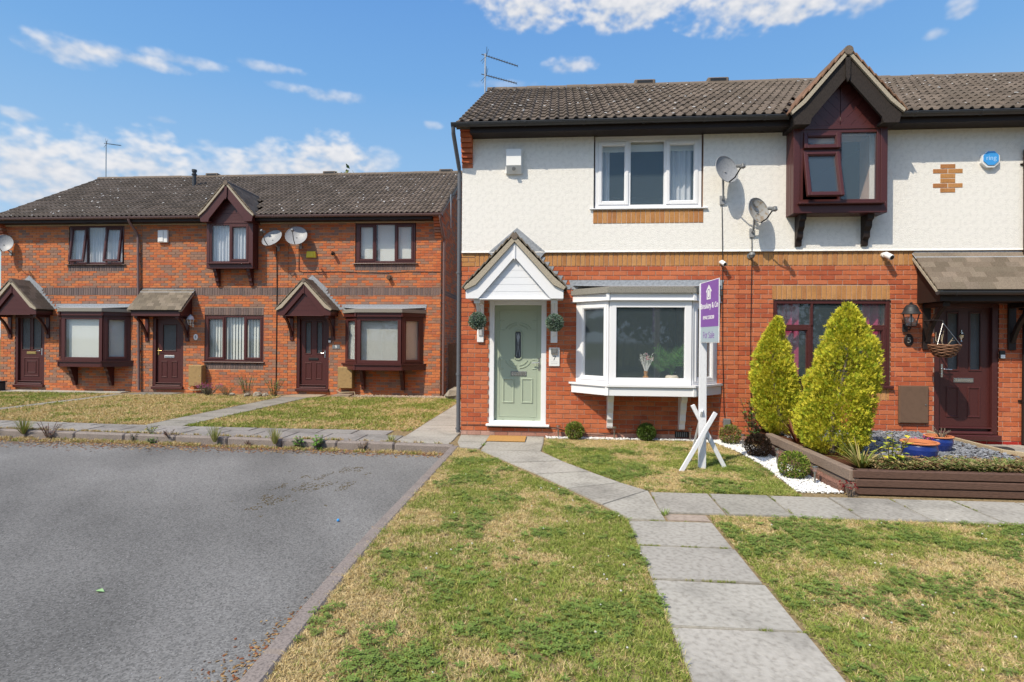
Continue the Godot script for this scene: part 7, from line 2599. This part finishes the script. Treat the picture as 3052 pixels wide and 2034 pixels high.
	for q in [[-6.5, -5.35, 0.2, "largest pale stone edging the far flower border"], [-6.75, -5.3, 0.14, "middling pale stone touching the largest border stone"], [-7.2, -5.35, 0.12, "lone small stone below the low tangled bush"], [-6.3, -5.4, 0.13, "small pale stone at the foot of the leafy green bush"]]:
		var rk := inst(self, numbered("rock"), pebble_mesh(int(-q[0] * 100), 0.6), M.rock, Transform3D(Basis.from_euler(V(0.2, q[0] * 3.0, 0.1)).scaled_local(Vector3.ONE * q[2] * 1.6), V(q[0], 0.04, q[1])))
		tag(rk, q[3], "rock", "border stones")
	R.seed = 4321
	var rk := inst(self, numbered("rock"), pebble_mesh(91, 0.75), M.rock, Transform3D(Basis.from_euler(V(0.1, 0.6, 0.15)).scaled_local(V(0.62, 0.55, 0.5)), V(-1.08, 0.14, -5.5)))
	tag(rk, "large pale boulder before the side passage fence", "rock")
	# fence closing the passage
	var fe := thing("fence", "weathered upright board fence closing the side passage", "fence", V(-1.58, 0, -6.95))
	for i in 11:
		var mb := MB.new()
		mb.box(V(i * 0.145, 0.02, 0), V(i * 0.145 + 0.138, 1.47 + R.randf_range(-0.015, 0.015), 0.02), 0.003)
		part(fe, "fence_board", mb, M.fence)
	var rail := MB.new()
	rail.box(V(0, 0.3, -0.05), V(1.58, 0.38, -0.002))
	rail.box(V(0, 1.15, -0.05), V(1.58, 1.23, -0.002))
	part(fe, "rail", rail, M.fence)
	var tub := thing("planter", "dark green plastic tub by the furthest brown door", "planter", V(-14.75, 0.0, -5.72))
	var tb := MB.new()
	tb.box(V(-0.35, 0, -0.15), V(0.35, 0.26, 0.15), 0.02)
	part(tub, "body", tb, M.blackplastic)
	tb = MB.new()
	tb.box(V(-0.37, 0.26, -0.17), V(0.37, 0.29, 0.17), 0.01)
	part(tub, "rim", tb, M.blackplastic)
	# leaf and ball lying on the tarmac
	var lf := MB.new()
	leaf_quad(lf, V0, V(1, 0.05, 0.1).normalized(), V(0, 0.02, 1), 0.07, 0.045, Color(0.3, 0.5, 0.22), Color(0.34, 0.54, 0.26))
	var lo := part(self, numbered("fallen_leaf"), lf, M.leaf)
	lo.position = V(-1.45, -0.113, 5.63)
	tag(lo, "single pale green leaf lying on the tarmac", "leaf")
	var bl := MB.new()
	bl.lathe([Vector2(0, -0.014), Vector2(0.01, -0.01), Vector2(0.014, 0.0), Vector2(0.01, 0.01), Vector2(0, 0.014)], V0, 12)
	var bo := part(self, numbered("ball"), bl, M.blueplastic)
	bo.position = V(-0.42, -0.106, 4.1)
	tag(bo, "tiny blue ball lying on the tarmac", "ball")
	# trees that the windows mirror, and one showing over the far ridge
	var tt := [Color(0.06, 0.11, 0.025), Color(0.08, 0.14, 0.03), Color(0.045, 0.085, 0.02), Color(0.11, 0.16, 0.04)]
	var where := [[-16.0, 27.0], [-9.0, 30.0], [-2.5, 28.0], [3.5, 31.0], [9.0, 27.0], [14.5, 30.0], [21.0, 27.0]]
	for i in where.size():
		tree(["broad dark tree behind the viewpoint at the street's end", "round leafy tree beyond the street", "tall leafy tree standing opposite the sale sign", "dense tree opposite the bay window", "spreading tree opposite the golden conifers", "dark tree opposite the dark canopy", "leafy tree at the far right of the street"][i], V(where[i][0], -0.17, where[i][1]), 1.5, V(4.4, 4.2, 3.4), 4200, 0.42, tt)
	hedge("long clipped hedge across the street behind the viewpoint", V(-20, -0.17, 23.5), V(26, -0.17, 23.5), 2.3, 0.9, 9000)
	tree("sparse tree top showing above the far roof ridge", V(-9.1, -0.17, -17.6), 6.6, V(2.2, 1.75, 1.6), 700, 0.3, [Color(0.12, 0.17, 0.05), Color(0.2, 0.22, 0.08), Color(0.08, 0.12, 0.04)])

func _ready() -> void:
	# camera, sky, sun
	var cam := Camera3D.new()
	cam.name = "camera"
	cam_basis = Basis(Vector3.UP, deg_to_rad(4.6)) * Basis(Vector3(0, 0, 1), 0.0075)
	cam.transform = Transform3D(cam_basis, V(1.573, 1.555, 9.064))
	cam.fov = 63.14
	cam.near = 0.05
	cam.far = 900.0
	add_child(cam)
	var env := Environment.new()
	env.background_mode = Environment.BG_SKY
	env.sky = make_sky()
	env.background_energy_multiplier = 1.0
	env.tonemap_mode = Environment.TONE_MAPPER_LINEAR
	env.tonemap_exposure = 1.0
	env.sdfgi_enabled = true
	env.ssao_enabled = true
	env.ssil_enabled = true
	var we := WorldEnvironment.new()
	we.name = "environment"
	we.environment = env
	add_child(we)
	var sun := DirectionalLight3D.new()
	sun.name = "sun"
	sun.light_energy = 1.5
	sun.light_color = Color(1.0, 0.955, 0.87)
	sun.light_angular_distance = 0.53
	sun.shadow_enabled = true
	sun.transform = Transform3D(Basis.looking_at(V(0.87, -1.57, -1.0).normalized()), V(-20, 36, 23))
	add_child(sun)
	make_materials()
	M.kerbred = mat(lin(0.26, 0.13, 0.095), 0.95, {"tex": ntex(noise(85, 0.05), [[0.0, 0.4], [0.5, 0.85], [1.0, 1.0]]), "scale": 2.0, "bump": ntex(noise(86, 0.04), [[0.0, 0.0], [1.0, 1.0]]), "depth": 2.0})
	ground()
	R.seed = 2024
	var h7 := house("end house with white render, white bay window and sage green door", 0.0, 0.0, "bay", "m", 0.0, 4.45, false, true, false, func(p): return p.y * 0.1 + (0.5 if p.x < 0.45 or p.x > 1.45 else 0.0))
	downpipe(h7, [V(-0.09, 4.96, 0.36), V(-0.088, 4.84, 0.34), V(-0.05, 4.4, 0.03), V(-0.045, 4.3, 0.0), V(-0.036, 0.04, 0.0)], 0.033, M.greypipe, [3.9, 2.68, 1.0, 0.1])
	var h5 := house("rendered house with a gabled brown oriel and dark canopied door", 4.45, 0.0, "oriel", "m", 0.0, 4.25, false, false, false, func(p): return p.y)
	downpipe(h5, [V(4.14, 4.96, 0.36), V(4.15, 4.8, 0.3), V(4.19, 4.5, 0.06), V(4.2, 3.06, 0.06), V(4.2, 0.05, 0.05)], 0.033, M.darkwood, [4.3, 2.1, 0.7])
	var h3 := house("plain rendered neighbour continuing the terrace past number five", 8.7, 0.0, "plain", "m", 0.0, 4.4, false, false, true, func(p): return 0.0)
	var hc := house("far brick end house with a brown bay window and closed white blinds", -6.24, -6.13, "bay", "l", 0.2, 4.6, false, false, true, func(p): return p.y)
	downpipe(hc, [V(4.63, 4.95, 0.36), V(4.65, 4.8, 0.34), V(4.67, 4.4, -0.03), V(4.67, 4.3, -0.06), V(4.67, 0.04, -0.06)], 0.034, M.gutter_b, [3.8, 2.6, 1.2])
	var hb := house("far middle brick house with a brown gabled oriel and canopy", -6.22, -6.13, "oriel", "l", -0.18, 4.23, true, false, false, func(p): return p.y)
	var ha := house("furthest brick end house with net curtains and white roller blind", -14.88, -6.13, "bay", "l", 0.0, 4.43, false, true, false, func(p): return p.y)
	downpipe(ha, [V(4.3, 4.95, 0.36), V(4.31, 4.86, 0.33), V(4.34, 4.6, 0.08), V(4.36, 4.45, 0.06), V(4.42, 0.05, 0.06)], 0.036, M.gutter_b, [4.0, 2.6, 1.2])
	# ridge ventilators and flue
	for q in [[h7, 3.49], [h5, 0.63], [hb, -4.4], [hc, -0.1], [hc, 4.0]]:
		var mb := MB.new()
		var x: float = q[1]
		mb.box(V(x - 0.23, RIDGE.y - 0.05, RIDGE.x - 0.12), V(x + 0.23, RIDGE.y + 0.11, RIDGE.x + 0.12), 0.02)
		var v := part(q[0], "ridge_vent", mb, M.ridge)
		mb = MB.new()
		mb.box(V(x - 0.17, RIDGE.y + 0.025, RIDGE.x + 0.1), V(x + 0.17, RIDGE.y + 0.085, RIDGE.x + 0.123))
		part(v, "louvre", mb, M.black)
	var fl := MB.new()
	fl.tube([V(0, 0, 0), V(0, 0.6, 0)], 0.06, 12)
	fl.tube([V(0, 0.44, 0), V(0, 0.47, 0)], 0.085, 12)
	fl.tube([V(0, 0.55, 0), V(0, 0.62, 0)], 0.08, 12)
	for i in fl.v.size():
		fl.v[i] += V(4.3, 6.6, -2.5)
	part(ha, "flue", fl, M.blackplastic)
	# blinds in the far bays, and a sheet coloured as a reflection
	var cbay: Node3D = hc.get_node("bay_window")
	var vb := MB.new()
	for i in 46:
		vb.obox(V(3.0, 0.96 + i * 0.0262, 0.3), V(1.1, 0.002, 0.024), Basis(Vector3(1, 0, 0), 0.75))
	for i in 46:
		vb.obox(V(2.13, 0.96 + i * 0.0262, 0.11), V(0.42, 0.002, 0.024), Basis(Vector3(0, 1, 0), -0.73) * Basis(Vector3(1, 0, 0), 0.75))
	part(cbay, "venetian_blind", vb, M.blind)
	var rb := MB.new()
	rb.obox(V(3.84, 1.55, 0.12), V(0.46, 1.16, 0.004), Basis(Vector3(0, 1, 0), 0.73))  # added sheet whose warm tone stands in for the reflection in this side pane
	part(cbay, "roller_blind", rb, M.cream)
	var abay: Node3D = ha.get_node("bay_window")
	rb = MB.new()
	rb.box(V(2.5, 0.93, 0.33), V(3.55, 2.1, 0.334))
	rb.obox(V(3.84, 1.55, 0.12), V(0.46, 1.16, 0.004), Basis(Vector3(0, 1, 0), 0.73))
	part(abay, "roller_blind", rb, M.blind)
	# buff brick cross let into the render
	var w5: Node3D = h5.get_node("wall")
	for q in [[0, 0], [0, 1], [0, 2], [0, 3], [0, 4], [0, 5]]:
		var j: int = q[1]
		var wide := j == 1 or j == 4
		for s in [-1, 1]:
			var mb := MB.new()
			mb.col = brick_tones["buff"][R.randi() % 6]
			var y := 3.885 + j * 0.074
			if wide:
				mb.box(V(3.1 + s * 0.004, y + 0.004, 0.0), V(3.1 + s * 0.215, y + 0.07, 0.025), 0.003)
			elif s > 0:
				mb.box(V(2.992, y + 0.004, 0.0), V(3.208, y + 0.07, 0.025), 0.003)
			else:
				continue
			part(w5, "brick", mb, M.brick)
	# buff soldier sill under the white window
	for i in 23:
		var mb := MB.new()
		mb.col = brick_tones["buff"][R.randi() % 6]
		mb.box(V(2.147 + i * 0.0757, 3.463, 0.0), V(2.147 + i * 0.0757 + 0.07, 3.675, 0.027), 0.003)
		part(h7.get_node("wall"), "brick", mb, M.brick)
	wall_things()
	aerial("tall aerial with two yagi booms on the near roof", V(-0.07, 6.9, -3.3), 1.1, [[0.62, V(0.72, -0.3, 0.2)], [1.06, V(0.74, -0.36, 0.2)]])
	aerial("slim aerial beside the far end gable", V(-1.45, 4.75, -6.5), 0.95, [[0.9, V(0.35, 0.1, 0.1)]])
	aerial("faint tall aerial beyond the furthest gable", V(-15.1, 7.0, -10.2), 1.85, [[1.75, V(0.65, -0.12, 0.1)]])
	garden()
	litter()
	lawns()
